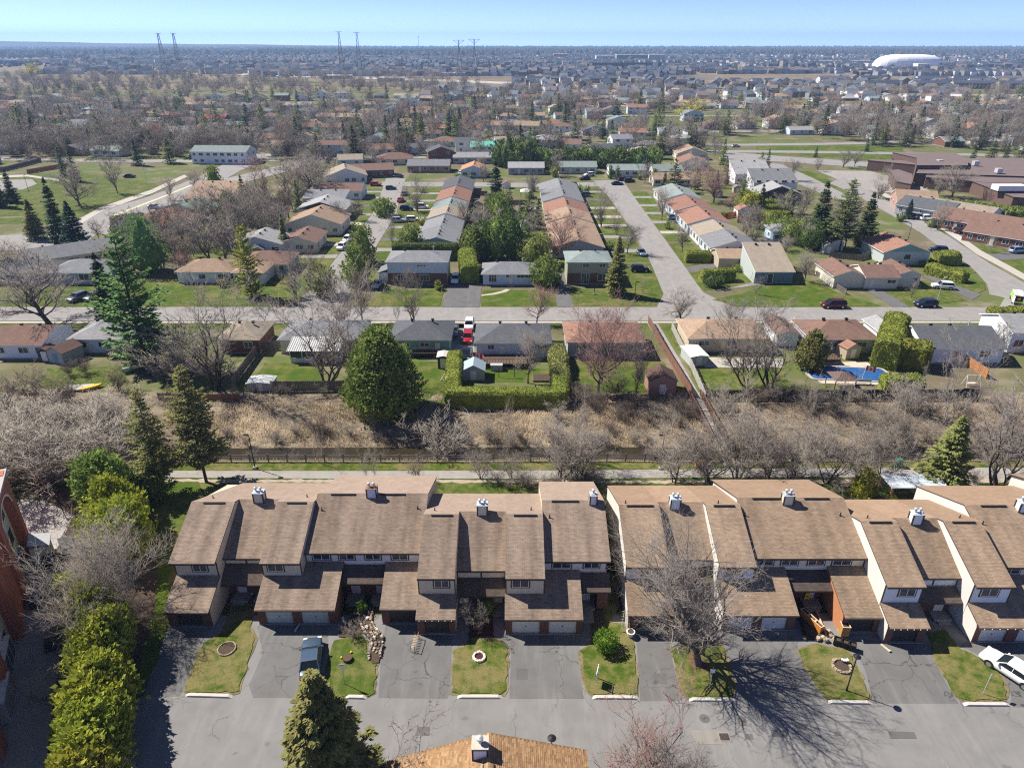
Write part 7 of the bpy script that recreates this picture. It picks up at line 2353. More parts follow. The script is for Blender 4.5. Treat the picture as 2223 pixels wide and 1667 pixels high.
# ladders
x,y = at(966,818);t = thing('ladder','ladder','aluminium ladder lying beside the narrow rusty-roofed shed',(x,y,.1),RAD(80))
for s in (-.25,.25):
 b = B();b.box(-1.8,s-.03,0,1.8,s+.03,.1);b.done('rail',METAL,t)
for i in range(9):
 b = B();b.tube((-1.6+i*.4,-.25,.05),(-1.6+i*.4,.25,.05),.025,n=5);b.done('rung',METAL,t)
 # AC box etc near hedge
x,y = at(1078,803);box_thing('garden_box','box','pale grey garden storage box beside the deck inside the clipped hedge',[('body',WDP,[(-1,-.5,0,1,.5,1.0)]),('lid',METAL,[(-1.05,-.55,1.0,1.05,.55,1.1)])],x,y)
for i in range(5):
 x,y = at(1055+i*14,776+(i%2));
 t = thing('deck_chair','chair','pale blue chair on the long deck, %s from the left'%ords[i],(x,y,.92),RAD(-10+i*5),group='chairs on the long deck')
 b = B();b.box(-.35,-.35,.4,.35,.35,.46);b.done('seat',METALB,t);b = B();b.obox((0,.38,.8),(.7,.06,.9),0,0,-.2);b.done('backrest',METALB,t)
 for sx in (-.3,.25):
  b = B();b.box(sx,-.3,0,sx+.05,.3,.4);b.done('leg',METALB,t)
x,y = at(1100,819);t = thing('swing_frame','frame','dark metal swing frame on the grass inside the clipped hedge',(x,y,0))
for xx in (-1.3,1.3):
 b = B();b.tube((xx,0,0),(xx,0,1.7),.05,n=6);b.done('post',BLK,t)
b = B();b.tube((-1.3,0,1.7),(1.3,0,1.7),.05,n=6);b.done('crossbar',BLK,t)
x,y = at(1185,822);t = thing('raised_bed','garden bed','raised soil bed at the back of the hedged garden',(x,y,0));b = B();b.box(-2.2,-1.3,0,2.2,1.3,.3);b.done('frame',WDG,t);b = B();b.box(-2.1,-1.2,.2,2.1,1.2,.32);b.done('soil',G_SOIL,t)
# swing seat at the right
x,y = at(2108,838);t = thing('garden_swing','swing','white A-frame garden swing at the right behind the dark fence',(x,y,0))
for xx in (-1.2,1.2):
 for yy in (-.7,.7):
  b = B();b.tube((xx,yy,0),(xx*.9,0,2.0),.05,n=6);b.done('leg',WTRIM,t)
b = B();b.tube((-1.1,0,2),(1.1,0,2),.05,n=6);b.done('crossbar',WTRIM,t);b = B();b.box(-.8,-.25,.5,.8,.25,.58);b.done('seat',WTRIM,t)
# traffic cones
for k,(px,py) in enumerate(((1906,698),(1972,698))):
 x,y = at(px,py);t = thing('traffic_cone','cone',('left','right')[k]+' one of the two orange traffic cones on the main street kerb',(x,y,.05),group='traffic cones')
 b = B();b.tube((0,0,.04),(0,0,.75),.17,.03,n=10);b.done('cone',M_plain('cone_orange',(.85,.13,.02),.6),t);b = B();b.box(-.22,-.22,0,.22,.22,.04);b.done('base',BLK,t);b = B();b.tube((0,0,.35),(0,0,.5),.105,.075,n=10);b.done('band',WTRIM,t)
 # fences and the footbridge
def fence(label,pts,h,mat,style='plank',px=True,step=.28,post=2.4,z=0.0,name='fence',rails=2,th=.03,gap=.02):
 w = [at(*p) for p in pts] if px else pts
 t = thing(name,'fence',label,(w[0][0],w[0][1],z))
 g = random.Random(int(w[0][0]*10))
 ox,oy = w[0]
 n = 0;cache = {}
 for a,c in zip(w[:-1],w[1:]):
  L = math.hypot(c[0]-a[0],c[1]-a[1]);rz = math.atan2(c[1]-a[1],c[0]-a[0])
  ux,uy = (c[0]-a[0])/L,(c[1]-a[1])/L
  k = max(1,round(L/post))
  for i in range(k+(1 if c is w[-1] else 0)):
   x,y = a[0]+ux*L*i/k,a[1]+uy*L*i/k
   if 'p' not in cache:
    b = B();b.box(-.06,-.06,-.3,.06,.06,h+.08);cache['p'] = b.mesh('post',[mat])
   link('post',cache['p'],t,(x-ox,y-oy,gz(x,y)-z),rz)
  s = L/k
  for i in range(k):
   xm,ym = a[0]+ux*s*(i+.5),a[1]+uy*s*(i+.5)
   zz = gz(xm,ym)-z
   for r in range(rails):
    key = ('r',round(s,2))
    if key not in cache:
     b = B();b.box(-s/2,-.03,-.045,s/2,.03,.045);cache[key] = b.mesh('rail',[mat])
    o = link('rail',cache[key],t,(xm-ox,ym-oy,zz+h*(.25+.6*r/max(1,rails-1))),rz)
    if style =='rail':o.rotation_euler = (0,g.uniform(-.03,.03),rz)
  if style in ('plank','picket'):
   m = max(1,int(L/step));s = L/m
   for i in range(m):
    x,y = a[0]+ux*s*(i+.5),a[1]+uy*s*(i+.5)
    key = ('b',round(s,3))
    if key not in cache:
     b = B();b.box(-s/2+gap/2,-.05,.05,s/2-gap/2,-.05+th,h);cache[key] = b.mesh('plank',[mat])
    n+=1
    o = link('plank',cache[key],t,(x-ox,y-oy,gz(x,y)-z+g.uniform(-.03,.03)),rz)
 return t
fence('long split rail fence between path and creek, left of the plank footpath',[(-50,77.0),(-20,76.9),(5,77.1),(27.9,77.1)],1.15,WDG,'rail',px=False,post=2.45,rails=3)
fence('split rail fence right of the plank footpath beside the green bin',[(30.4,77.1),(52,77.3),(78,77.4)],1.15,WDG,'rail',px=False,post=2.45,rails=3)
fence('weathered grey plank fence behind the metal-roofed sunroom garden',[(-38.4,97.3),(-25.9,97.6),(-23.5,97.7)],1.9,WDG,px=False)
fence('slanting grey side fence left of the sunroom garden',[(505,842),(563,762)],1.8,WDG)
fence('grey plank fence between the sunroom and the brick bungalow',[(563,762),(612,758)],1.7,WDG)
fence('red-brown plank fence along the left side of the footpath',[(1407,702),(1440,762),(1472,815),(1500,862)],1.7,WDR,step=.3)
fence('whitish picket fence along the right side of the footpath',[(1458,715),(1472,745),(1500,800),(1530,870)],1.6,WDP,'picket',step=.26,gap=.09)
fence('dark charcoal plank fence at the back of the gardens right of the footpath',[(1530,868),(1620,868),(1730,868),(1990,868),(2120,866)],1.8,M_plain('wood_charcoal',(.045,.045,.05),.9,.2,2,rnd=.1),step=.45)
fence('orange-brown plank fence beside the long white bungalow',[(2084,785),(2140,822)],1.8,WDO)
fence('orange-brown plank fence at the right edge below the white two-level house',[(2185,740),(2260,790)],1.8,WDO)
fence('low red-brown plank fence under the two upturned boats',[(345,868),(520,870)],1.2,WDR)
fence('low dark fence behind the two bare trees and grey shed',[(1232,866),(1445,866)],.8,WD,'rail')
fence('leaning weathered picket fence below the cream corner house',[(1722,590),(1772,600),(1835,640)],1.3,WDG,'picket',step=.3,gap=.12)
fence('grey plank fence in front of the white toy-house shed',[(1800,560),(1860,566),(1905,556)],1.6,WDG,step=.5)
fence('brown plank fence behind the third house row',[(1572,475),(1605,470),(1600,484),(1660,482)],1.8,WDO,step=.5)
fence('grey plank fence of the park corner at the far left',[(0,375),(90,352)],1.8,WDG,step=.6)
fence('brown plank fence below the white two-storey block at the far left',[(60,378),(150,362)],1.8,WDO,step=.6)
for k,(px,py,w) in enumerate(((1040,425,6),(1040,445,6),(1045,495,7),(1125,445,7),(1150,460,6),(1035,525,5))):
 x,y = at(px,py)
 fence('short garden fence behind the %s'%('red-brown roofed semi','beige-roofed gabled semi','second grey gabled semi','white party tent','faded patio canopy','frontmost grey gabled semi')[k],[(x-w/2,y),(x+w/2,y)],1.7,WDG if k%2 else WDR,px=False,step=.5)
 # plank footpath and bridge over the creek
WDB = M_plain('wood_bridge',(.30,.27,.235),.9,.12,2,rnd=.1)
fb = thing('footbridge','footbridge','narrow grey plank footbridge with rusty red railings crossing the creek',(28.9,75.6,0))
for i in range(70):
 b = B();yy = i*.3;b.box(-.85,yy+.01,.02,.85,yy+.29,.1);b.done('plank',WDB if i%5 else WDG,fb)
for s in (-1,1):
 b = B();b.box(s*.75-.06,0,-.12,s*.75+.06,21,.01);b.done('beam',WD,fb)
 for i in range(11):
  yy = 6.5+i*1.4;b = B();b.box(s*.92-.05,yy-.05,-1.5 if 2<i<9 else -.2,s*.92+.05,yy+.05,1.15);b.done('post',WDR,fb)
 for i in range(56):
  yy = 6.5+i*.25;b = B();b.box(s*.92-.02,yy-.03,.15,s*.92+.02,yy+.03,1.1);b.done('baluster',WDR,fb)
 b = B();b.box(s*.92-.06,6.4,1.1,s*.92+.06,20.6,1.18);b.done('handrail',WDR,fb)
strip('footpath',[(28.2,96.5),(29.8,96.5),(29.6,110),(29.0,128),(26.9,128),(27.8,110)],.035,G_PATH)
strip('path_link',[(28.0,75.6),(29.8,75.6),(30.3,74.5),(27.6,74.5)],.045,G_PATH)
strip('path_link',[(54,75),(55.6,75.2),(62,69),(60,69)],.045,G_PATH)
# creek water
wt = NT('creek_water');wt.base((.035,.028,.016));wt.rough(.08);wt.bump(wt.noise(wt.coord('World'),2.5,3),.15,.03)
strip('creek',[(-50,78.4),(-20,78.3),(10,78.4),(40,78.3),(78,78.4),(78,82.6),(40,82.4),(10,82.6),(-20,82.5),(-50,82.2)],-1.22,wt.m)
# grit box, bin
x,y = at(1519,1013);box_thing('grit_box','box','yellow grit box with a sloped lid beside the footbridge',[('body',M_plain('plastic_amber',(.70,.32,.01),.5,.05),[(-.65,-.4,0,.65,.4,.65)]),('lid',M_plain('plastic_amber_light',(.80,.42,.02),.5,.05),[(-.7,-.45,.65,.7,.45,.78),(-.6,-.3,.78,.6,.4,.86)])],x,y)
x,y = at(1949,1012);box_thing('wheeled_bin','bin','green litter bin beside the split rail fence on the right',[('body',M_plain('plastic_green',(.01,.17,.11),.5,.05),[(-.35,-.35,.05,.35,.35,1.0)]),('lid',M_plain('plastic_green2',(.01,.22,.15),.5,.05),[(-.4,-.4,1.0,.4,.4,1.1)]),('wheel',BLK,[(-.4,-.3,0,-.36,-.1,.2)]),('wheel',BLK,[(.36,-.3,0,.4,-.1,.2)])],x,y)
# back garden frames behind the right row
x,y = at(1975,1077);box_thing('pergola','pergola','blue-grey garden pergola behind the right townhouse row',[('roof',METALB,[(-3.5,-1.5,2.2,3.5,1.5,2.3)]),('post',WDO,[(-3.4,-1.4,0,-3.2,-1.2,2.2)]),('post',WDO,[(3.2,-1.4,0,3.4,-1.2,2.2)]),('post',WDO,[(-3.4,1.2,0,-3.2,1.4,2.2)]),('post',WDO,[(3.2,1.2,0,3.4,1.4,2.2)])],x,y)
fence('narrow plank fence between the two townhouse rows',[(9.9,62),(9.9,68)],1.8,WD,px=False)
# reeds, litter and brush of the creek bank
def blades(name,N,x0,x1,y0,y1,h0,h1,mat,seed,w=.03,lean=.5):
 g = np.random.default_rng(seed)
 X = g.uniform(x0,x1,N);Y = g.uniform(y0,y1,N)
 k = (np.sin(X*.45+1)+np.sin(Y*.9+X*.2)+g.normal(0,.8,N))>-.3
 X,Y = X[k],Y[k]
 Z = np.array([gz(a,c) for a,c in zip(X,Y)])
 P0 = np.stack([X,Y,Z],1)
 az = np.sin(X*.3)*2+g.normal(0,.9,len(X))
 hh = g.uniform(h0,h1,len(X));ln = g.uniform(.1,lean,len(X))
 P1 = P0+np.stack([np.cos(az)*ln*hh,np.sin(az)*ln*hh,hh*(1-ln*.5)],1)
 v,t = spikes(P0,P1,w)
 tag(link(name,np_mesh(name,v,t,[mat],smooth=True)),kind='stuff')
M_REED = M_plain('reed_straw',(.52,.41,.27),.95,.3,.4,coord='World')
M_REED2 = M_plain('reed_brown',(.34,.26,.19),.95,.3,.4,coord='World')
blades('dead_reeds',30000,-52,28,82.5,93,.3,.9,M_REED,1)
blades('dead_reeds',12000,30,76,83,95,.3,.9,M_REED2,2)
blades('dead_reeds',14000,-52,28,84,96.5,.25,.7,M_REED2,3,.035,.9)
blades('dry_grass',5000,-50,76,76.9,78.6,.15,.45,M_REED,4)
def scatter_shrubs(n,x0,x1,y0,y1,kinds,h0,h1,base,seed,mats=(None,)):
 g = random.Random(seed)
 for i in range(n):
  x = x0+(x1-x0)*(i+g.random())/n;y = g.uniform(y0,y1)
  tree(g.choice(kinds),0,0,g.uniform(h0,h1),auto=base,xy=(x,y),wide=g.uniform(.9,1.3),twig=g.choice(mats),group='bare shrubs along the creek')
scatter_shrubs(26,-48,27,82.6,85.5,('shrub','shrub2'),1.7,3.4,'bare brown shrub on the creek bank',1,(None,None,MT_PALE,MT_GREY))
scatter_shrubs(15,30.5,76,79,84,('shrub','shrub2','alder'),3.0,5.2,'bushy bare thicket shrub',2,(None,MT_GREY))
scatter_shrubs(17,31,76,85,95,('shrub','shrub2','alder'),2.6,5.0,'bare tangled shrub',3,(None,MT_GREY,MT_PALE))
scatter_shrubs(14,-36,26,77.7,79.0,('shrub',),1.4,3.0,'thin bare sapling clump',4)
scatter_shrubs(16,10,27,86,96,('shrub2','shrub'),2.0,3.6,'dark bramble shrub',5,(MT_DARK,None))
scatter_shrubs(9,-3,11,69,72.5,('shrub2','shrub'),1.6,3.6,'bare garden shrub',6)
scatter_shrubs(10,40,60,66,72,('shrub2','shrub'),1.4,2.8,'low bare garden shrub',7)
scatter_shrubs(12,-75,-45,85,104,('shrub2','shrub'),2.4,4.6,'brown wild shrub',8,(MT_DARK,None))
scatter_shrubs(8,-46,-20,96.2,97.4,('shrub',),1.6,2.6,'small bare fence-side shrub',9)
# trees of the middle ground: kind, base x, base y, top y, width factor
for q in ((45,1042,900,1.5),(120,1050,905,1.6),(205,1035,900,1.5),(70,985,865,1.5),(160,975,865,1.6),(250,960,850,1.3),(10,1000,880,1.4),(215,925,850,1.2)):
 tt('gnarl',*q,auto='tangled pale bare tree')
for q in ((75,870,790),(20,880,800),(130,885,820)):
 tt('shrub',*q,1.3,auto='spreading brown shrub',twig=MT_DARK)
for q in ((1217,1047,895,1.1),(1255,1044,900,1.0),(1463,1050,915,1.1),(1531,1046,945,.9),(1545,1047,905,1.2),(1600,1044,895,1.2),(1665,1044,930,1.1),(1717,1044,925,1.3),(1790,1047,905,1.3),(1110,1042,975,1.0),(1045,1040,968,.9),(905,1042,985,.8),(1915,1044,920,1.0),(1860,1040,940,.9)):
 tt('alder',*q,auto='dark multi-stemmed bare tree')
for q in ((795,1033,965,.8),(815,1033,972,.8),(692,1004,930,.7),(1265,1000,830,.5),(1100,985,850,.45),(745,985,880,.5),(810,930,860,.5)):
 tt('pale',*q,auto='slim pale sapling by the creek')
tt('pale',1613,1000,825,1.5,'whitish bare tree standing alone behind the footbridge')
tt('pale',2050,915,675,.85,'tall pale multi-stemmed bare tree before the long white bungalow')
tt('pale',1965,950,790,.6,'leaning thin pale tree left of the tall pale multi-stemmed one')
tt('pale',1750,915,800,.6,'thin pale tree before the covered pool')
tt('pale',1830,900,790,.7,'thin pale sapling group under the covered pool')
tt('vase2',2165,1062,775,.9,'large dark bare tree at the right edge behind the right townhouse row')
tt('shrub',967,975,885,1.2,'dense pale willow shrub at the corner of the clipped hedge',twig=MT_PALE)
tt('shrub',1210,905,868,1.2,'small pale-tipped shrub below the clipped hedge corner',twig=MT_PALE)
tt('maple2',108,706,512,1.35,'huge spreading bare tree beside the main street at the far left')
tt('spruce2',243,700,545,1.2,'dark narrow spruce left of the blue-green pine')
tt('pine_big',318,790,498,.95,'large blue-green pine among the left back gardens')
tt('vase2',470,842,560,1.1,'tall multi-stemmed bare tree beside the slanting grey fence')
tt('gnarl',400,825,690,1.1,'fallen-looking tangled bare tree beside the blue-green pine')
tt('vase',705,838,535,1.05,'tall forked bare tree in the sunroom garden')
tt('maple',788,703,575,.8,'bare brown tree at the corner of the left street',twig=MT_DARK)
tt('vase',740,725,590,.8,'thin bare tree behind the sunroom house')
tt('pine_big',548,645,485,.75,'yellow-green layered pine before the white salmon-roofed bungalow',twig=ML_CEDY)
tt('spruce2',620,545,462,.9,'brownish spruce behind the low brown-roofed extension',twig=ML_OLIVE)
cedar_tree(0,0,12.8,5.0,'tear',ML_CED,'huge rounded green cedar before the green bungalow',xy=(-19.6,91.2),n=20000,leaf=.46,z=-.6,seed=3)
for q in ((575,697,635,1.3),(863,698,645,.7)):tt('small',*q,auto='small bare street tree')
tt('vase',900,698,560,.75,'bare tree in front of the two-storey brick and white semi')
tt('maple',1165,705,612,1.1,'rounded red-tipped bare tree on the kerb before the sky-blue bungalow',twig=MT_RED)
tt('red',1300,858,640,1.0,'big red-budded bare tree in the garden left of the grey shed')
tt('vase',1380,850,680,.6,'narrow bare tree between the red-budded tree and the grey shed')
tt('maple',1146,832,705,.9,'bare tree inside the clipped hedge garden')
tt('maple2',1478,701,615,1.1,'pale bare tree at the top of the footpath',twig=MT_PALE)
tt('vase',1622,838,610,1.0,'tall bare tree behind the beige bungalow, left of two')
tt('vase2',1672,842,625,1.0,'leaning bare tree behind the beige bungalow, right of two')
cedar_tree(0,0,6.2,2.1,'tear',ML_OLIVE,'dark brown-green cedar left of the cream pool shed',xy=at(1757,800),n=3500,leaf=.45)
tt('farbare',2160,760,690,.6,'small bare tree beside the long white bungalow')
hedge_row([(1915,800),(1938,735)],4.0,5.2,ML_HEDGE,'rounded yellow-green hedge beside the pool bungalow, upper part',leaf=.3,dens=22,seed=5,lump=.3)
hedge_row([(1938,790),(2010,800)],4.0,4.6,ML_HEDGE,'rounded yellow-green hedge beside the pool bungalow, lower right part',leaf=.3,dens=22,seed=6,lump=.3)
hedge_row([(1910,850),(1995,852)],2.6,2.8,ML_HEDGE,'dark-fronted hedge below the rounded hedge',leaf=.3,dens=22,seed=7,lump=.2)
hedge_row([(988,790),(983,878),(1215,880),(1217,845)],2.6,2.7,ML_HEDGE,'tall clipped hedge wrapped around the back garden of the light blue bungalow',leaf=.2,dens=45,seed=8,lump=.08)
hedge_row([(1217,845),(1208,775)],3.0,2.6,ML_OLIVE,'untrimmed brownish hedge right of the clipped hedge garden',leaf=.3,dens=22,seed=9,lump=.3)
hedge_row([(2145,700),(2215,700)],3.4,3.0,ML_HEDGE,'rounded green hedge at the right end of the main street',leaf=.3,dens=20,seed=10,lump=.4)
hedge_row([(855,560),(995,562)],3.0,4.0,ML_CEDD,'dark clipped hedge behind the two-storey brick and white semi',leaf=.3,dens=18,seed=11)
hedge_row([(1020,616),(1014,575)],4.2,4.4,ML_HEDGE,'block-shaped hedge beside the driveway of the sky-blue bungalow',leaf=.3,dens=20,seed=12)
hedge_row([(1028,610),(1040,612)],3.0,4.0,ML_HEDGE,'short block hedge touching the sky-blue bungalow driveway',leaf=.3,dens=20,seed=13)
hedge_row([(1486,568),(1540,568)],2.6,2.6,ML_HEDGE,'small clipped block hedge on the right side of the middle street, upper one',leaf=.3,dens=20,seed=14)
hedge_row([(1520,612),(1590,608)],2.6,2.8,ML_HEDGE,'clipped block hedge beside the blue-grey corner house',leaf=.3,dens=20,seed=15)
cedar_tree(1545,622,2.6,2.3,'ball',ML_CEDD,'dark round bush before the clipped block hedge',name='evergreen_shrub',cat='shrub',n=1200,leaf=.35)
hedge_row([(2012,592),(2092,614)],3.0,2.4,ML_HEDGE,'long rounded olive hedge beside the white crossover',leaf=.3,dens=18,seed=16,lump=.2)
hedge_row([(2025,572),(2075,572)],4.0,3.0,ML_HEDGE,'wide dark hedge beside the teal-gabled house',leaf=.3,dens=18,seed=17,lump=.3)
hedge_row([(245,497),(318,485)],3.5,3.2,ML_CEDD,'dark hedge left of the salmon-roofed bungalow',leaf=.35,dens=14,seed=18,lump=.3)
for k,(xa,ya,xb,yb) in enumerate(((1655,449,1692,449),(1640,461,1708,461),(1652,474,1712,476),(1630,462,1678,482))):
 hedge_row([(xa,ya),(xb,yb)],2.6,2.4,ML_HEDGE,('shortest striped hedge nearest the dark-gabled house','second striped hedge below the dark-gabled house','third striped hedge below the dark-gabled house','diagonal hedge closing the striped hedges on the left')[k],leaf=.4,dens=10,seed=20+k)
hedge_row([(2080,470),(2225,488)],5,4.6,ML_CED,'long tall hedge behind the brown-roofed semis on the right street',leaf=.5,dens=8,seed=30,lump=.5)
for (px,py,h,r,f,m,lab) in ((790,572,9.5,3.4,'tear',ML_CED,'tall cone cedar left of the left street mouth, upper one'),(776,618,8.5,3.2,'tear',ML_CED,'cone cedar left of the left street mouth, lower one'),(895,552,7.2,3.3,'tear',ML_CED,'cone-shaped cedar right of the left street'),
 (1185,622,6.5,3.0,'oval',ML_CED,'bushy cedar at the right end of the sky-blue bungalow, front one'),(1163,575,7.5,4.0,'oval',ML_CED,'bushy cedar at the right end of the sky-blue bungalow, rear one'),
 (1025,565,8,3.0,'oval',ML_CED,'leftmost cedar of the clump behind the sky-blue bungalow'),(1052,562,9,3.2,'oval',ML_CEDD,'second cedar of the clump behind the sky-blue bungalow'),(1080,562,10,3.6,'oval',ML_CED,'tallest middle cedar of the clump behind the sky-blue bungalow'),(1112,562,11,3.8,'oval',ML_CEDD,'rightmost cedar of the clump behind the sky-blue bungalow'),
 (1088,505,11,4.0,'tear',ML_CED,'tall cedar rising behind the clump, nearest the first house row'),(1070,480,7,3.0,'tear',ML_CED,'smaller cedar left of the tall spruce between the house rows'),
 (500,485,9,3.2,'tear',ML_CED,'cone cedar beside the big tan-roofed house'),(470,425,10,3.6,'tear',ML_CED,'cone cedar above the big tan-roofed house'),(325,590,13,5.0,'tear',ML_PINE,'broad green conifer behind the grey bungalows at the left'),
 (1622,465,7,4.2,'oval',ML_CEDY,'yellow-green cedar beside the white shed behind the third row'),(1720,528,6,4.0,'oval',ML_CED,'low cedar thicket left of the dark spruces'),(1690,512,5,4.5,'oval',ML_CED,'low cedar thicket behind the pale blue garage'),(1760,540,6.5,4.5,'oval',ML_CEDD,'dark cedar at the foot of the dark spruces'),
 (700,640,6,3.2,'ball',ML_OLIVE,'round brown-green bush at the left street corner'),(835,470,5,3.5,'oval',ML_CED,'round cedar on the left side of the left street')):
 cedar_tree(px,py,h,r,f,m,lab,n=1900,leaf=.5)
for (k,px,py,top,w,lab,tw) in (('spruce',1337,640,512,.95,'tall spruce beside the olive two-storey house',ML_OLIVE),('spruce2',1077,475,345,1.2,'very tall dark spruce between the first two house rows',None),
 ('spruce2',1142,470,450,1.0,'small dark spruce beside the second house row',None),('spruce2',1770,535,390,1.25,'tall dark spruce left in the group of three before the school',None),('pine_open',1822,545,385,1.1,'tallest spruce in the middle of the group before the school',ML_SPR),('spruce2',1872,535,415,1.3,'dark spruce right in the group of three before the school',None),
 ('blue_spruce',1970,475,432,1.0,'young blue spruce on the lawn below the charcoal-roofed house',None),('spruce2',135,530,382,1.0,'dark spruce by the avenue corner, left one of three',None),('blue_spruce',170,540,435,1.1,'blue-green spruce by the avenue corner',None),('spruce',82,520,432,1.3,'olive spruce by the avenue corner, left of the blue-green one',ML_OLIVE),
 ('spruce2',30,440,365,1.2,'dark spruce at the left edge of the park',None),('spruce2',5,450,370,1.2,'dark spruce cut off at the left edge of the park',None),('farspruce',165,395,320,1.0,'dark spruce below the white two-storey block',None),('farspruce',140,385,318,1.0,'dark spruce touching the white two-storey block',None),('farspruce',300,360,300,1.3,'spruce before the solar-panelled house',None)):
 tt(k,px,py,top,w,lab,twig=tw)
for (k,px,py,top,w,tw) in (('vase',1305,493,395,1.0,None),('vase',1340,510,440,.7,None),('maple',1361,552,478,1.0,None),('maple',1480,548,480,.9,None),('maple',1436,478,400,.9,MT_PALE),('maple',1430,462,400,.8,MT_PALE),('red',1210,570,445,1.15,MT_RED),('vase',905,462,372,1.15,None),('small',853,535,452,.9,None),
 ('maple',742,490,430,1.0,None),('farbare',775,480,425,.9,None),('red',1548,440,345,1.25,MT_RED),('vase',1490,402,325,1.0,MT_PALE),('red',1585,455,410,.8,MT_RED),('farbare',2035,500,435,.8,None),('pale',2148,548,490,.9,None),('maple',2020,500,470,.8,MT_DARK),('vase',1905,432,355,1.2,None),('vase',2035,425,352,1.1,None),('maple2',2065,428,350,1.3,None),
 ('maple',1746,610,535,1.1,None),('upright',1705,545,505,1.2,MT_PALE),('small',1978,648,600,1.1,None),('small',1395,637,595,.6,None),('pale',1725,490,455,.6,None),('vase2',560,480,385,1.1,None),('vase2',580,430,320,1.1,MT_RED),('maple2',670,430,330,1.6,None),('maple',635,455,400,1.3,None),('farbare',520,520,430,1.1,None),('farbare',600,500,430,1.0,None),('farbare',485,540,480,1.0,None),
 ('maple2',175,448,350,1.2,None),('farbare',255,420,325,.6,None),('maple',370,435,380,.9,None),('maple',430,420,365,1.1,None),('farbare',215,520,470,.9,None),('vase',640,650,530,1.2,MT_GREY),('vase',690,600,520,.9,MT_DARK),('maple2',280,560,500,1.0,None),('farbare',250,590,520,1.2,None),('maple',30,600,515,1.3,None),('maple',400,600,540,1.0,MT_RED),('maple',1000,560,530,.5,MT_PALE),
 ('small',1640,640,590,1.0,None),('vase',1585,700,640,.8,None),('maple',1500,395,350,1.0,None),('maple',1710,392,340,1.3,None),('farbare',1775,372,340,.9,None),('farbare',1830,365,320,1.0,None),('farbare',1855,362,320,1.0,None),('farbare',1940,365,330,.9,None),('maple',1150,440,370,.8,None),('farbare',1050,395,350,.8,None)):
 if (px,py) ==(1500,395):continue
 tt(k,px,py,top,w,auto={'small':'small bare tree','red':'reddish bare tree','pale':'slim pale bare tree'}.get(k,'bare grey tree' if tw is None else 'bare tinted tree'),twig=tw)
for (k,px,py,top,w) in (('farspruce',2110,352,312,1.2),('farspruce2',2150,348,305,1.3),('farspruce',2180,352,308,1.3),('farspruce2',2212,356,305,1.4),('farspruce',1880,330,300,1.2),('farspruce2',1650,372,330,1.2),('farspruce',1665,366,322,1.0),('farspruce',1770,342,318,1.3),('farspruce2',1430,345,290,1.4),('farspruce',1470,330,280,1.2),('farspruce',1215,330,275,1.2),('farspruce',1130,345,270,1.3),('farspruce2',1160,345,275,1.3),('farspruce',870,335,255,1.4),('farspruce',770,350,270,1.4),('farspruce2',690,345,290,1.4),('farspruce',380,340,285,1.3),('farspruce2',370,355,300,1.3),('farspruce',110,300,250,1.4),('farspruce',75,290,235,1.2),('farspruce2',45,285,230,1.4)):
 tt(k,px,py,top,w,auto='tall dark conifer')
 # cedar wall behind the cul-de-sac
g = random.Random(77)
for i in range(17):
 px = 1085+i*20.5;py = 366-g.uniform(0,6)
 cedar_tree(px,py,g.uniform(8,11)*(1.15 if i<4 else .72),g.uniform(4.0,5.2),'oval',g.choice((ML_CEDD,ML_CED)),auto='dark cedar',n=900,leaf=.85,group='cedars of the evergreen wall')
for (px,py,rr) in ((1205,385,1.2),(1420,392,1.0)):
 cedar_tree(px,py,4.2,1.4*rr,'oval',ML_HEDGE,auto='slim clipped evergreen',n=500,leaf=.5)
for px,py in ((1325,388),(1340,391)):cedar_tree(px,py,5,1.1,'cone',ML_CEDD,auto='slim dark pointed cedar',n=500,leaf=.4)
# street lamps and small evergreens of the middle ground
for k,(px,py,top,arm,lab) in enumerate(((101,470,425,1.6,'tall curved street lamp beside the avenue corner spruces'),(322,412,356,1.6,'tall curved street lamp at the bend of the wide avenue'),(1377,655,612,.4,'thin street lamp on the lawn right of the olive two-storey house'),
 (1970,525,487,-.4,'leaning-looking black lamp on the bend of the right street'),(2034,655,603,.4,'pale lamp post between the boxy off-roader and the white crossover'),(62,415,380,.5,'black lamp post in the park parking area'),(1290,640,600,.4,'short lamp post near the olive house front door'))):
 x,y = at(px,py);street_lamp(px,py,zof(px,top,y)[1],arm,lab,mat=METAL if abs(arm)>1 or k in (4,) else BLK)
def small_bushes(n,y0,y1,seed):
 q = random.Random(seed);c = 0;tr = 0
 hs = [h for h in HOUSEPOS if 120<h[1]<300]
 while c<n and tr<900:
  tr+=1
  hx_,hy_,hr = q.choice(hs);a = q.uniform(-3.1,0.3) if q.random()<.8 else q.uniform(0,6.28)
  x,y = hx_+math.cos(a)*hr*1.15,hy_+math.sin(a)*hr*1.1
  if not all((x-h[0])**2+(y-h[1])**2>(h[2]*.85)**2 for h in hs) or 127<y<138:continue
  r = q.uniform(.7,1.5)
  cedar_tree(0,0,r*q.uniform(1.0,1.6),r,q.choice(('ball','oval')),q.choice((ML_CED,ML_CEDD,ML_HEDGE)),auto='small garden evergreen',name='evergreen_shrub',cat='shrub',xy=(x,y),n=260,leaf=.4,group='small garden evergreens')
  c+=1
small_bushes(46,130,300,4)
q_ = random.Random(6)
for k,(px,py) in enumerate(((1040,455),(1120,480),(1100,410),(1140,500),(1560,430),(1665,540),(660,430),(690,480),(1900,560),(560,560),(1035,480),(1600,420))):
 shed('x',px,py,q_.uniform(2.4,3.4),q_.uniform(2,3),2.1,q_.choice(('lgrey','brown','grey','tan')),q_.choice(('white','grey','tan','cream')),rz=q_.uniform(-.3,.3))
for o in [o for o in COL.objects if o.get('label')=='x']:
 del o['label'];AUTO.append((o,'small garden shed'))
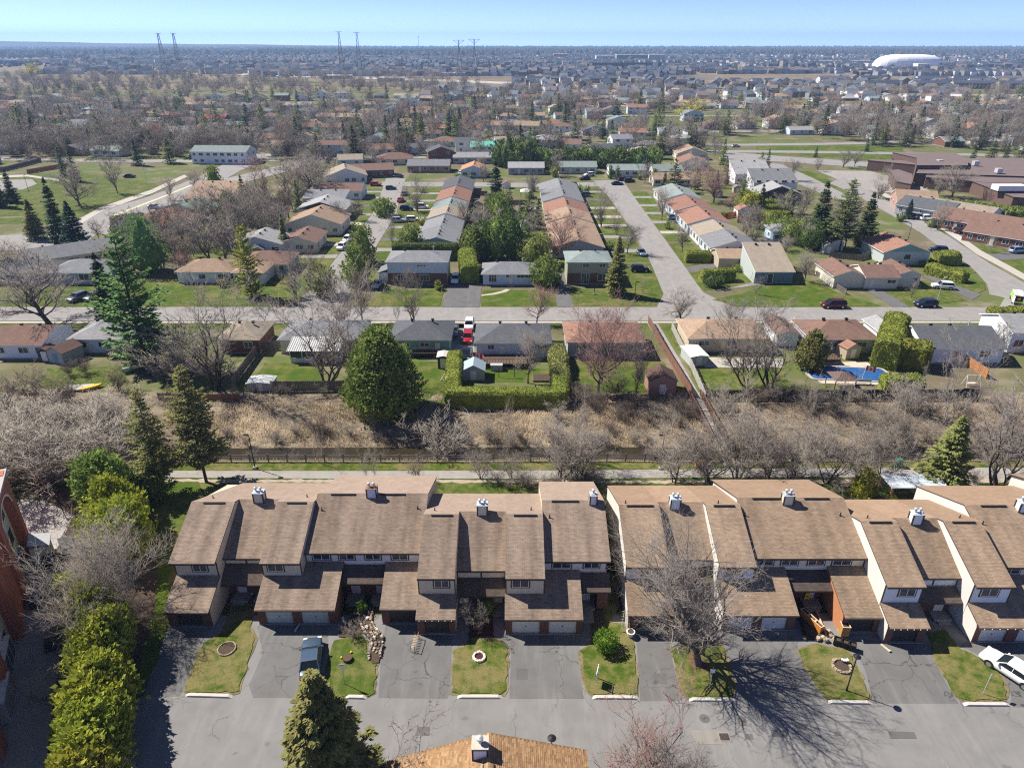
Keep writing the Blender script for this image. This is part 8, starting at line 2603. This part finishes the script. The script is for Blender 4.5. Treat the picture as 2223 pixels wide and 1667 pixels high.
 # the quarter beyond: streets, houses, trees
def clear(x,y,r,lst,k=1.0):
 return all((x-a)**2+(y-c)**2>(r+q*k)**2 for a,c,q in lst)
g = random.Random(123)
def roadline(pts,w,name='street_far'):
 L_,R_ = [],[]
 for i,p in enumerate(pts):
  a = pts[max(0,i-1)];c = pts[min(len(pts)-1,i+1)]
  d = math.hypot(c[0]-a[0],c[1]-a[1]);nx_,ny_ = -(c[1]-a[1])/d,(c[0]-a[0])/d
  L_.append((p[0]+nx_*w/2,p[1]+ny_*w/2));R_.append((p[0]-nx_*w/2,p[1]-ny_*w/2))
 b = B()
 for i in range(len(pts)-1):
  b.face([(*R_[i],.09),(*R_[i+1],.09),(*L_[i+1],.09),(*L_[i],.09)][::1])
 tag(b.done(name,G_ROAD),kind='structure')
BAD = [(-118,262,34),(-140,300,45),(-175,290,60),(190,320,75),(235,300,60),(130,350,28),(150,400,40),(110,520,45),(150,560,45)]
FAR_RC = ['grey','lgrey','brown','rbrown','tan','beige','dgrey','ggrey','brown','tan']
FAR_WC = ['white','white','cream','pblue','white','white','brick','grey']
nh = 0
for k,Yc in enumerate((352,408,470,545,630,715)):
 X0 = -.86*Yc;X1 = .86*Yc
 ph = g.uniform(0,6)
 fy = lambda x:Yc+14*math.sin(x*.012+ph)+.04*x*math.sin(ph)
 roadline([(x,fy(x)) for x in np.arange(X0,X1,20)],8.5)
 for side in (-1,1):
  x = X0+g.uniform(0,12)
  while x<X1:
   w = g.uniform(11,16)
   y = fy(x)+side*g.uniform(15,19)
   if clear(x,y,7,BAD) and clear(x,y,5,HOUSEPOS,.8) and g.random()<(.86 if k<3 else .8):
    ang = math.degrees(math.atan(.012*14*math.cos(x*.012+ph)))
    two = g.random()<.3
    rc,wc = g.choice(FAR_RC),g.choice(FAR_WC)
    house(None,x=x,y=y,w=w,d=g.uniform(8.5,11),h=5.2 if two else 2.9,rz=ang+g.uniform(-5,5),roof=g.choice(('gx','gx','gy','hip')),rc=rc,wc=wc,lod=2,vents=0,door=None,
 auto='%s house with %s roof'%({'pblue':'pale blue'}.get(wc,wc),{'rbrown':'red-brown','lgrey':'light grey','dgrey':'dark grey','ggrey':'grey-green'}.get(rc,rc)),group='houses of the quarter beyond')
    nh+=1
    if g.random()<.5:
     strip('front_lawn',[(x-7,y-side*13),(x+7,y-side*13),(x+7,y-side*5.5),(x-7,y-side*5.5)],.06,G_LAWNG)
   x+=w+g.uniform(4,9)
house('white two-storey block with grey-green roof above the park at the far left',x=-134,y=332,w=26,d=11,h=5.6,rz=-4,roof='gx',rc='ggrey',wc='white',lod=1)
house('teal-roofed house at the head of the first two rows',x=-13,y=352,w=14,d=10,h=5.2,roof='gx',rc='teal',wc='white',lod=1)
house('house with a pale blue gable and brick base beside the yellow willow',x=128,y=520,w=14,d=12,h=5.5,roof='gy',rc='ggrey',wc='pblue',fwc='brick',lod=1)
house('red-roofed house far left among bare trees',x=-205,y=505,w=16,d=11,h=4,roof='gx',rc='red',wc='brick',lod=2)
def onroad(x,y):
 return 125<y<148 or (-60<x<-30 and y<300) or (28<x<48 and y<300) or (268<y<284 and -55<x<48) or (x<-110 and y<290) or x>100
def scat(kind,n,y0,y1,h0,h1,base,seed,mats=(None,),xr=(-20,2243),wide=(.8,1.25),road=False):
 q = random.Random(seed);c = 0;tries = 0
 while c<n and tries<n*30:
  tries+=1
  # evenly over the picture, so denser near
  pyy = q.uniform(y1,y0);pxx = q.uniform(*xr)
  x,y = at(pxx,pyy)
  if road and onroad(x,y):continue
  if not clear(x,y,1.0,BAD,.9) or not clear(x,y,1.5,HOUSEPOS,.85) or not clear(x,y,1.2,TREEPOS,.6):continue
  kk = q.choice(kind)
  tree(kk,0,0,q.uniform(h0,h1),auto=base,xy=(x,y),wide=q.uniform(*wide),twig=q.choice(mats),group=base+'s of the far quarter')
  c+=1
scat(('farbare','farbare2'),62,352,232,7,15,'leafless tree',1,(None,None,None,MT_GREY,MT_DARK,MT_RED))
scat(('farbare2','farbare','farred'),34,330,215,11,18,'tall leafless tree',2,(MT_GREY,MT_GREY,MT_RED))
scat(('farbare','maple2','vase'),46,600,352,8,15,'shade bare tree',9,(None,None,MT_DARK),xr=(60,860),road=True)
scat(('farbare','maple'),38,560,352,6,12,'garden bare tree',7,(None,None,MT_DARK,MT_PALE),road=True)
scat(('farspruce','spruce2','farspruce2'),22,520,352,6,12,'garden conifer',8,(None,ML_SPR,ML_CED),road=True)
scat(('farspruce','farspruce2'),95,345,222,7,17,'dark conifer',3,(None,None,ML_CED,ML_SPRD),wide=(.8,1.4))
tree('farwillow',1500,262,17,'bright yellow willow tree before the building site',name='willow_tree',wide=1.2)
tree('farwillow',72,172,26,'yellow willow tree at the far left beyond the bare wood',name='willow_tree',wide=1.2)
# the wood that reads as one mass: instances of the same trees on scattered points
def gn_scatter(name,pts,scl,rot,idx,objs):
 me = bpy.data.meshes.new(name)
 me.from_pydata([tuple(p) for p in pts],[],[])
 for nm,dat in (('scl',scl),('rot',rot)):
  a = me.attributes.new(nm,'FLOAT','POINT');a.data.foreach_set('value',np.asarray(dat,dtype=np.float32))
 a = me.attributes.new('idx','INT','POINT');a.data.foreach_set('value',np.asarray(idx,dtype=np.int32))
 o = link(name,me);o['kind'] = 'stuff'
 ng = bpy.data.node_groups.new(name,'GeometryNodeTree')
 ng.interface.new_socket('Geometry',in_out='INPUT',socket_type='NodeSocketGeometry')
 ng.interface.new_socket('Geometry',in_out='OUTPUT',socket_type='NodeSocketGeometry')
 N = ng.nodes.new
 gi,go = N('NodeGroupInput'),N('NodeGroupOutput')
 iop = N('GeometryNodeInstanceOnPoints');jo = N('GeometryNodeJoinGeometry')
 for ob in objs[::-1]:
  oi = N('GeometryNodeObjectInfo');oi.inputs[0].default_value = ob;oi.transform_space = 'ORIGINAL';oi.inputs['As Instance'].default_value = True
  ng.links.new(oi.outputs['Geometry'],jo.inputs[0])
 def attr(nm,ty):
  n = N('GeometryNodeInputNamedAttribute');n.data_type = ty;n.inputs[0].default_value = nm;return n.outputs[0]
 ng.links.new(gi.outputs[0],iop.inputs['Points']);ng.links.new(jo.outputs[0],iop.inputs['Instance'])
 iop.inputs['Pick Instance'].default_value = True
 ng.links.new(attr('idx','INT'),iop.inputs['Instance Index'])
 cx = N('ShaderNodeCombineXYZ');ng.links.new(attr('rot','FLOAT'),cx.inputs[2])
 ng.links.new(cx.outputs[0],iop.inputs['Rotation'])
 ng.links.new(attr('scl','FLOAT'),iop.inputs['Scale'])
 ng.links.new(iop.outputs[0],go.inputs[0])
 md = o.modifiers.new('scatter','NODES');md.node_group = ng
 return o
crowns = {}
for o in COL.objects:
 if o.name.startswith('crown') and o.data and o.data.name not in crowns:crowns[o.data.name] = o
def crown_of(kind):
 nm = PROTO[kind]['crown'].name
 return crowns[nm]
def wood(name,n,y0,y1,seed,hs,kinds,dens=None):
 q = random.Random(seed);pts,sl,rt,ix = [],[],[],[]
 c = 0;tr = 0
 while c<n and tr<n*20:
  tr+=1
  x,y = at(q.uniform(-60,2283),q.uniform(y1,y0))
  if dens and q.random()>dens(x,y):continue
  if not clear(x,y,1,HOUSEPOS,.7) or not clear(x,y,1,BAD,.9):continue
  pts.append((x,y,0));sl.append(q.uniform(*hs)/12.0);rt.append(q.uniform(0,6.28));ix.append(q.randrange(len(kinds)));c+=1
 return gn_scatter(name,pts,sl,rt,ix,[crown_of(k) for k in kinds])
wood('bare_woodland',1350,350,192,5,(8,16),('farbare','farbare2','farred','farbare','farbare2'),lambda x,y:.25+.75*(math.sin(x*.013+1)*math.sin(y*.011)>-.2))
wood('bare_woodland',420,202,166,8,(9,17),('farbare','farbare2','farred'),lambda x,y:topx(x,y)[0]<1020)
wood('evergreen_woodland',230,330,205,6,(6,14),('farspruce','farspruce2'))
# new estate: dark roofs in rows
FM = {}
def far_house_mesh(v):
 if v in FM:return FM[v]
 b = B();w,d,h,rh,kind = ((11,12,6,3,'hip'),(12,10,6,2.8,'gx'),(10,12,6.3,3.4,'gy'),(42,12,6.5,2.8,'gx'))[v]
 hw,hd = w/2,d/2
 b.box(-hw,-hd,0,hw,hd,h,0,skip='bt')
 r = B();e = .5
 P4 = [(-hw-e,-hd-e,h),(hw+e,-hd-e,h),(hw+e,hd+e,h),(-hw-e,hd+e,h)]
 if kind =='hip':
  T1,T2 = (-hw*.55,0,h+rh),(hw*.55,0,h+rh)
  r.face([P4[0],P4[1],T2,T1]);r.face([P4[1],P4[2],T2]);r.face([P4[2],P4[3],T1,T2]);r.face([P4[3],P4[0],T1])
 elif kind =='gx':
  T1,T2 = (-hw-e,0,h+rh),(hw+e,0,h+rh)
  r.face([P4[0],P4[1],T2,T1]);r.face([P4[2],P4[3],T1,T2]);b.face([(hw,-hd,h),(hw,hd,h),(hw,0,h+rh)]);b.face([(-hw,hd,h),(-hw,-hd,h),(-hw,0,h+rh)])
 else :
  T1,T2 = (0,-hd-e,h+rh),(0,hd+e,h+rh)
  r.face([P4[0],T1,T2,P4[3]][::-1]);r.face([P4[1],P4[2],T2,T1]);b.face([(-hw,-hd,h),(hw,-hd,h),(0,-hd,h+rh)])
 wn = B()
 n = max(2,int(w/4))
 for i in range(n):
  for zz in (.6,3.7):
   xx = -hw+w*(i+.5)/n;wn.box(xx-1,-hd-.1,zz,xx+1,-hd-.02,zz+1.9)
 FM[v] = (b.mesh('wall',[WTRIM]),r.mesh('roof',[BLK]),wn.mesh('windows',[W_GLASS]))
 return FM[v]
EST_R = [M_plain('roof_estate_%d'%i,c,.95,.1,.3) for i,c in enumerate(((.065,.078,.11),(.10,.11,.135),(.05,.06,.085),(.18,.15,.135),(.15,.165,.195)))]
EST_W = [M_plain('wall_estate_%d'%i,c,.9,.1,.3) for i,c in enumerate(((.55,.57,.60),(.30,.31,.33),(.16,.15,.15),(.40,.33,.27),(.72,.73,.74)))]
def est_ok(x,y):
 px,py = topx(x,y)
 if y<1250:return 1120<px<2230 and not (1500<px<1800 and y>1020)
 return True
q = random.Random(55)
cnt = 0
rows_ = []
for Yr in (905,945,985,1040,1080,1135,1180,1240):
 x = -.05*Yr if Yr<1100 else -.2*Yr
 while x<.82*Yr:
  if est_ok(x,Yr) and cnt<110 and q.random()<.55:
   v = q.choice((0,1,1,2,2)) if not (Yr in (905,1040) and x>.42*Yr) else 3
   wi,ri = q.randrange(5),q.randrange(5)
   m = far_house_mesh(v)
   t = thing('estate_house' if v<3 else 'terraced_house','house',None,(x,Yr+q.uniform(-6,6),0),RAD(q.uniform(-14,14)),group='houses of the new estate',auto='%s %s with dark roof'%(('pale','grey','dark','tan','white')[wi],'new house' if v<3 else 'long terrace'))
   for nm,md,mt in (('wall',m[0],EST_W[wi]),('roof',m[1],EST_R[ri])):
    slot(link(nm,md,t),mt)
   link('windows',m[2],t)
   HOUSEPOS.append((x,Yr,8));cnt+=1
   x+=48 if v ==3 else 17
  x+=q.uniform(1,6)
  # thousands of roofs behind as one mass
V,T,MI = [],[],[]
def add_roof(x,y,w,d,h,rh,a,ri,wi):
 ca,sa = math.cos(a),math.sin(a);o = len(V)
 for lx,ly,z in ((-w,-d,0),(w,-d,0),(w,d,0),(-w,d,0),(-w,-d,h),(w,-d,h),(w,d,h),(-w,d,h),(-w*.8,0,h+rh),(w*.8,0,h+rh)):
  V.append((x+lx*ca-ly*sa,y+lx*sa+ly*ca,z))
 for f,m in (((0,1,5),5+wi),((0,5,4),5+wi),((1,2,6),5+wi),((1,6,5),5+wi),((3,0,4),5+wi),((3,4,7),5+wi),((4,5,9),ri),((4,9,8),ri),((5,6,9),ri),((6,7,8),ri),((6,8,9),ri),((7,4,8),ri)):
  T.append((f[0]+o,f[1]+o,f[2]+o));MI.append(m)
n = 0
Yr = 1250
while Yr<3300:
 x = -.62*Yr
 ph = q.uniform(0,6)
 while x<.85*Yr:
  px,py = topx(x,Yr)
  ok = (100<px<2230) if Yr<1900 else (200<px<1900)
  if 900<px<1500 and 1750<Yr<1900:ok = False
  if Yr<1330 and px<560:ok = False
  if math.sin(x*.006+2)*math.sin(Yr*.009)>.45:ok = False
  if px>1550 and Yr>1500 and Yr<1700:ok = False
  if px>1500 and Yr>1900:ok = q.random()<.25
  if ok and q.random()<.86:
   add_roof(x,Yr+22*math.sin(x*.007+ph)+q.uniform(-5,5),q.uniform(4,8.5),q.uniform(4.5,7.5),q.uniform(4.5,8)+(6 if q.random()<.02 else 0),q.uniform(1.6,4.4),q.uniform(-.2,.2)+.5*math.sin(x*.004+Yr*.003),q.choice((0,1,2,0,3)),q.choice((0,1,1,2,2,1,3) if q.random()<.9 else (4,)))
   n+=1
  x+=q.uniform(11,14) if q.random()<.93 else 40
 Yr+=q.choice((28,30,56))*(1+Yr/9000)
for k in range(260):
 Yq = q.uniform(700,860);xq = q.uniform(-.12,.62)*Yq
 if clear(xq,Yq,6,HOUSEPOS,.9):add_roof(xq,Yq,6,6,5.5,3.2,q.uniform(-.6,.6),q.choice((3,1,4)),q.randrange(5));HOUSEPOS.append((xq,Yq,8))
tag(link('distant_houses',np_mesh('distant_houses',V,T,EST_R+EST_W,MI)),kind='stuff')
# landmarks on the plain
def far_at(px,py,z=0):return at(px,py,z)
x,y = far_at(1968,147)
dm = thing('air_dome','sports dome','huge white inflated sports dome on the plain at the upper right',(x,y,0))
b = B();nu,nv = 40,10;A_,Bq,Hh = 76,34,27
def dp(i,j):
 u = 2*math.pi*i/nu;v = math.pi/2*j/nv
 cu,su,cv,sv = math.cos(u),math.sin(u),math.cos(v),math.sin(v)
 k = lambda a,e:math.copysign(abs(a)**e,a)
 rib = 1+.006*(i%2)
 return (A_*k(cu,.75)*cv**.55*rib,Bq*k(su,.75)*cv**.55*rib,Hh*sv**.8)
for i in range(nu):
 for j in range(nv):b.face([dp(i,j),dp(i+1,j),dp(i+1,j+1),dp(i,j+1)])
b.done('membrane',M_plain('membrane_white',(.92,.93,.95),.6,.03),dm,smooth=True)
b = B();b.tube((0,0,0),(0,0,2.5),1,n=4);
for i in range(nu):
 p,r_ = dp(i,0),dp(i+1,0);b.face([(p[0]*1.02,p[1]*1.03,0),(r_[0]*1.02,r_[1]*1.03,0),(r_[0]*1.01,r_[1]*1.01,2.2),(p[0]*1.01,p[1]*1.01,2.2)])
b.done('base_wall',METAL,dm)
def block(label,px0,px1,pyb,pyt,dep,mat,nwin=10,nst=5,name='apartment_block',rmat=None):
 x0,y = far_at(px0,pyb);x1,_ = far_at(px1,pyb)
 h = zof(px0,pyt,y)[1]
 t = thing(name,'building',label,((x0+x1)/2,y+dep/2,0))
 w = (x1-x0)/2
 b = B();b.box(-w,-dep/2,0,w,dep/2,h);b.done('wall',mat,t)
 b = B();b.box(-w-.5,-dep/2-.5,h,w+.5,dep/2+.5,h+1.2);b.done('roof',rmat or WTRIM,t)
 if nwin:
  for i in range(nwin):
   xx = -w+2*w*(i+.5)/nwin;ww = w/nwin*.28
   b = B()
   for s in range(nst):
    zz = h*(s+.25)/nst;b.box(xx-ww,-dep/2-.3,zz,xx+ww,-dep/2-.02,zz+h/nst*.6)
   b.done('windows',W_GLASS,t)
 return t
block('pale mid-rise apartment block on the plain, leftmost of three',1294,1332,134,122,30,EST_W[4],8)
block('long mid-rise apartment block on the plain, middle of three',1338,1406,135,120,30,EST_W[1],14)
block('dark-striped mid-rise apartment block on the plain, rightmost of three',1408,1443,134,120,30,EST_W[0],8)
block('orange unfinished building far left of the three mid-rise blocks',1202,1232,129,118,30,WDO,5,4,'unfinished_building')
block('dark row of linked houses below the three mid-rise blocks',1285,1436,152,138,14,EST_W[2],30,3,'terraced_house',EST_R[0])
block('white-framed building site house in front of the sports dome',1991,2016,151,140,20,EST_W[4],5,3,'unfinished_building')
block('pale school-like block in the middle of the new estate',960,1010,166,160,30,EST_W[0],8,2)
block('long brown commercial block at the near edge of the new estate',700,760,172,166,20,EST_W[3],8,2)
block('wide white commercial block near the middle pylons',820,875,178,171,20,EST_W[4],8,2)
block('tan low building in front of the left part of the sports dome',1918,1952,146,138,16,EST_W[3],6,3)
block('long pale low building left of the sports dome',1760,1895,139,133,30,EST_W[0],20,2,'warehouse')
block('grey low shed right of the sports dome',2095,2145,140,134,25,EST_W[1],0,1,'warehouse')
block('wide dark-roofed warehouse at the right edge of the plain',2160,2300,143,137,40,EST_W[1],0,1,'warehouse',EST_R[0])
block('long white warehouse at the far left of the plain',-40,138,137,130,40,EST_W[4],0,1,'warehouse',EST_R[4])
block('bright blue low hall in front of the long white warehouse',5,33,140,132,20,M_plain('wall_blue',(.03,.13,.45),.7),0,1,'warehouse')
for k,(a,c) in enumerate(((112,132),(143,160),(240,250),(275,285),(322,332),(475,485),(505,515),(660,664))):
 block('tiny white farm building on the horizon plain, %s from the left'%ords[k],a,c,110+k%3*2,107.5+k%3*2,20,EST_W[4],0,1,'farm_building')
 # pylons
def pylon(label,px,py,top,wbase,kind):
 x,y = far_at(px,py);h = zof(px,top,y)[1]
 t = thing('transmission_tower','pylon',label,(x,y,0),.15)
 m = M_plain('pylon_steel',(.10,.11,.13),.6,.1)
 wt_ = wbase*.22 if kind =='tall' else wbase*.12
 f = lambda z:wbase+(wt_-wbase)*min(1,z/(h*(.98 if kind=='tall' else .75)))
 n = 11
 for sx in (-1,1):
  for sy in (-1,1):
   b = B();P = [(sx*f(h*i/n)/2,sy*f(h*i/n)/2,h*i/n) for i in range(n+1)]
   for a,c in zip(P[:-1],P[1:]):b.tube(a,c,.28,n=4)
   b.done('leg',m,t)
 for i in range(n):
  z0,z1 = h*i/n,h*(i+1)/n;a,c = f(z0)/2,f(z1)/2
  b = B()
  for (p,r_) in (((-a,-a,z0),(c,-c,z1)),((a,-a,z0),(-c,-c,z1)),((-a,a,z0),(c,c,z1)),((a,-a,z0),(c,c,z1)),((-a,-a,z0),(-c,c,z1)),((-c,-c,z1),(c,-c,z1))):b.tube(p,r_,.14,n=3)
  b.done('cross_brace',m,t)
 if kind =='tall':
  b = B();b.tube((-4.5,0,h),(4.5,0,h),.4,n=4);b.done('cross_arm',m,t)
 else :
  b = B();b.tube((-9,0,h),(9,0,h),.35,n=4);b.tube((-9,0,h),(0,0,h-6),.25,n=4);b.tube((9,0,h),(0,0,h-6),.25,n=4);b.done('cross_arm',m,t)
 return (x,y,h)
tops = [pylon('leaning-looking lattice pylon, first from the left',362,168,73,9,'tall'),pylon('lattice pylon second from the left beside the first',394,168,73,9,'tall'),pylon('tall lattice pylon, third from the left',745,172,70,8,'tall'),
 pylon('tall lattice pylon, fourth from the left',783,172,71,8,'tall'),pylon('wide-armed lattice pylon, fifth from the left',998,168,88,11,'arm'),pylon('wide-armed lattice pylon, sixth from the left',1031,168,86,11,'arm')]
t = thing('radio_mast','mast','tiny lone radio mast on the horizon between the pylons',(-760,6200,0));b = B();b.tube((0,0,0),(0,0,100),2.2,1.2,n=5);b.done('mast',METAL,t);b = B();b.tube((0,0,88),(0,0,100),4,n=6);b.done('antenna',METAL,t)
sheet('building_site',[(1120,232),(1500,232),(1660,238),(1900,228),(2240,222),(2240,205),(1900,206),(1600,200),(1120,196)],.3,G_GRAVEL)
sheet('field_strip',[(1700,228),(2240,232),(2240,222),(1700,214)],.5,G_DRY)
sheet('motorway',[(330,158),(700,170),(1000,180),(1300,192),(1300,187),(1000,175),(700,165),(420,152),(330,153)],.35,G_CONC)
sheet('tan_field',[(150,160),(600,178),(1000,192),(600,186),(-40,170),(-40,160)],.3,G_DRY)
sheet('green_field_strip',[(560,176),(700,182),(700,179),(560,173)],.6,G_LAWNG)
# woods on the plain: thousands of small crowns as one mass
def crowns_mass(name,n,fn,mat,seed,r0,r1):
 g2 = np.random.default_rng(seed);P = fn(g2,n)
 m = len(P);r = g2.uniform(r0,r1,m);h = r*g2.uniform(1.0,1.5,m)
 k = 5;ang = np.arange(k)*2*math.pi/k
 V = np.zeros((m,2*k+1,3))
 jit = g2.uniform(.7,1.25,(m,k))
 V[:,:k,0] = P[:,:1]+np.cos(ang)*r[:,None]*jit*.55;V[:,:k,1] = P[:,1:2]+np.sin(ang)*r[:,None]*jit*.55;V[:,:k,2] = 0
 V[:,k:2*k,0] = P[:,:1]+np.cos(ang+.5)*r[:,None]*jit;V[:,k:2*k,1] = P[:,1:2]+np.sin(ang+.5)*r[:,None]*jit;V[:,k:2*k,2] = (h*.5)[:,None]*jit
 V[:,2*k,:2] = P;V[:,2*k,2] = h*1.15
 T = []
 for i in range(k):
  j = (i+1)%k;T+=[(i,j,k+j),(i,k+j,k+i),(k+i,k+j,2*k)]
 T = (np.array(T)[None]+(np.arange(m)*(2*k+1))[:,None,None]).reshape(-1,3)
 tag(link(name,np_mesh(name,V.reshape(-1,3),T,[mat])),kind='stuff')
FW1 = M_plain('wood_far_brown',(.085,.062,.052),.95,.35,.004,coord='World');FW2 = M_plain('wood_far_green',(.028,.045,.026),.95,.3,.004,coord='World')
def band(p0,p1,x0=-60,x1=2283,patch=None):
 def fn(g2,n):
  px = g2.uniform(x0,x1,n);py = g2.uniform(min(p0,p1),max(p0,p1),n)
  v = (833.5-py)/FPX;dy = math.cos(PITCH)+v*math.sin(PITCH);dz = -math.sin(PITCH)+v*math.cos(PITCH);t_ = -CAMH/dz
  X,Y = (px-1111.5)/FPX*t_,dy*t_
  if patch:
   k = np.sin(X*patch+1)+np.sin(Y*patch*1.7+X*patch*.6)+g2.normal(0,.4,n)>0
   X,Y = X[k],Y[k]
  return np.stack([X,Y],1)
 return fn
crowns_mass('far_pine_wood',5000,band(121.5,113,560,1040),FW2,1,8,14)
crowns_mass('far_bare_wood',6000,band(122,107,1000,2283,.004),FW1,2,8,16)
crowns_mass('far_bare_wood',5000,band(126,105,-60,1100,.003),FW1,3,8,16)
crowns_mass('far_pine_wood',5000,band(122,104.5,-60,2283,.005),FW2,4,8,15)
crowns_mass('far_bare_wood',5200,band(109,104.2,-60,2283),FW1,5,9,17)
crowns_mass('far_pine_wood',3200,band(109,104.2,-60,2283,.0015),FW2,6,9,17)
crowns_mass('estate_garden_trees',500,band(160,128,500,2283),FW1,7,3,5)
crowns_mass('far_bare_wood',900,band(150,124,-60,620,.02),FW1,8,4,8)
# low hills on the horizon
b = B();N_ = 120;X0,X1 = -8500,8500
def hh(x):return 12+64*max(0,min(1.6,-x/5600))**1.35+2.5*math.sin(x*.0021)+1.5*math.sin(x*.007)
P_ = [(X0+(X1-X0)*i/N_) for i in range(N_+1)]
for a,c in zip(P_[:-1],P_[1:]):
 b.face([(a,6300,-.5),(c,6300,-.5),(c,7250,hh(c)),(a,7250,hh(a))]);b.face([(a,7250,hh(a)),(c,7250,hh(c)),(c,7480,-.5),(a,7480,-.5)])
tag(b.done('hills',FW1),kind='structure')
# air
hz = B();hz.box(-14500,-35,-4.5,14500,7498,135)
ho = hz.done('haze',[])
ho['kind'] = 'stuff'
hm = bpy.data.materials.new('haze');hm.use_nodes = True;nt = hm.node_tree;nt.nodes.clear()
pv = nt.nodes.new('ShaderNodeVolumePrincipled');pv.inputs['Density'].default_value = 0.00014;pv.inputs['Color'].default_value = (.42,.66,1.0,1);pv.inputs['Anisotropy'].default_value = 0.1
mo = nt.nodes.new('ShaderNodeOutputMaterial');nt.links.new(pv.outputs[0],mo.inputs['Volume'])
ho.data.materials.append(hm)
# labels for the repeats: each by what it stands near, then by its order
LM = [(60,1040,'the brick apartment block'),(420,1040,'the two open pines'),(700,1010,'the left path lamp'),(1000,1010,'the left row chimneys'),(1240,1010,'the gap between rows'),(1460,1010,'the right path lamp'),(1620,1010,'the footbridge'),(1800,1010,'the slender cedar pair'),(2040,1020,'the layered green spruce'),
 (60,880,'the left garden shed'),(300,850,'the upturned boats'),(600,870,'the weathered plank fence'),(1100,890,'the clipped hedge garden'),(1440,870,'the grey-brown shed'),(1850,870,'the covered pool'),(2100,870,'the white garden swing'),
 (100,620,'the huge left bare tree'),(330,600,'the blue-green pine'),(560,620,'the yellow-green pine'),(740,620,'the left street mouth'),(1000,560,'the sky-blue bungalow'),(1337,600,'the tall middle spruce'),(1500,600,'the middle street mouth'),(1700,600,'the blue-grey corner house'),(1960,600,'the cream corner house'),
 (60,450,'the left park'),(250,440,'the wide avenue'),(430,450,'the big tan-roofed house'),(620,440,'the left street houses'),(860,440,'the left street'),(1100,430,'the first two house rows'),(1340,450,'the middle street'),(1520,440,'the third house row'),(1720,420,'the white monopitch houses'),(1840,480,'the three dark spruces'),(2050,460,'the school'),
 (60,310,'the white two-storey block'),(300,310,'the far avenue bend'),(600,330,'the avenue end'),(850,330,'the brick bungalow'),(1040,325,'the teal-roofed house'),(1250,340,'the evergreen wall'),(1480,340,'the pinkish bare tree'),(1750,330,'the school street'),(2020,330,'the school roofs'),(2200,320,'the far right edge'),
 (60,230,'the leftmost far edge'),(360,220,'the two leftmost pylons'),(700,220,'the two middle pylons'),(1000,220,'the wide-armed pylons'),(1250,220,'the three mid-rise blocks'),(1500,235,'the yellow willow'),(1750,230,'the building site'),(1968,220,'the sports dome'),(2180,230,'the edge below the dome')]
from collections import defaultdict
grp = defaultdict(list)
for o,base in AUTO:
 px,py = topx(o.location[0],o.location[1])
 l = min(LM,key=lambda q_:(q_[0]-px)**2+(1.6*(q_[1]-py))**2)
 if l[2].split()[-1] in base:lab = None
 grp[(base,l[2])].append((px,py,o))
TENS = ['','','twenty','thirty','forty','fifty']
OR = ords+['thirteenth','fourteenth','fifteenth','sixteenth','seventeenth','eighteenth','nineteenth','twentieth']
def ordn(i):
 if i<20:return OR[i]
 t_,u = divmod(i+1,10)
 return TENS[t_]+'-'+OR[u-1] if u else TENS[t_][:-1]+'ieth'
for (base,lm),ls in grp.items():
 ls.sort(key=lambda e:e[0])
 for i,(px,py,o) in enumerate(ls):
  if len(ls) ==1:lab = '%s near %s'%(base,lm)
  else :lab = '%s near %s, %s from left'%(base,lm,ordn(i))
  o['label'] = lab
for o in bpy.data.objects:
 if 'category' in o.keys() and 'label' not in o.keys():o['label'] = o['category']+' in the scene'
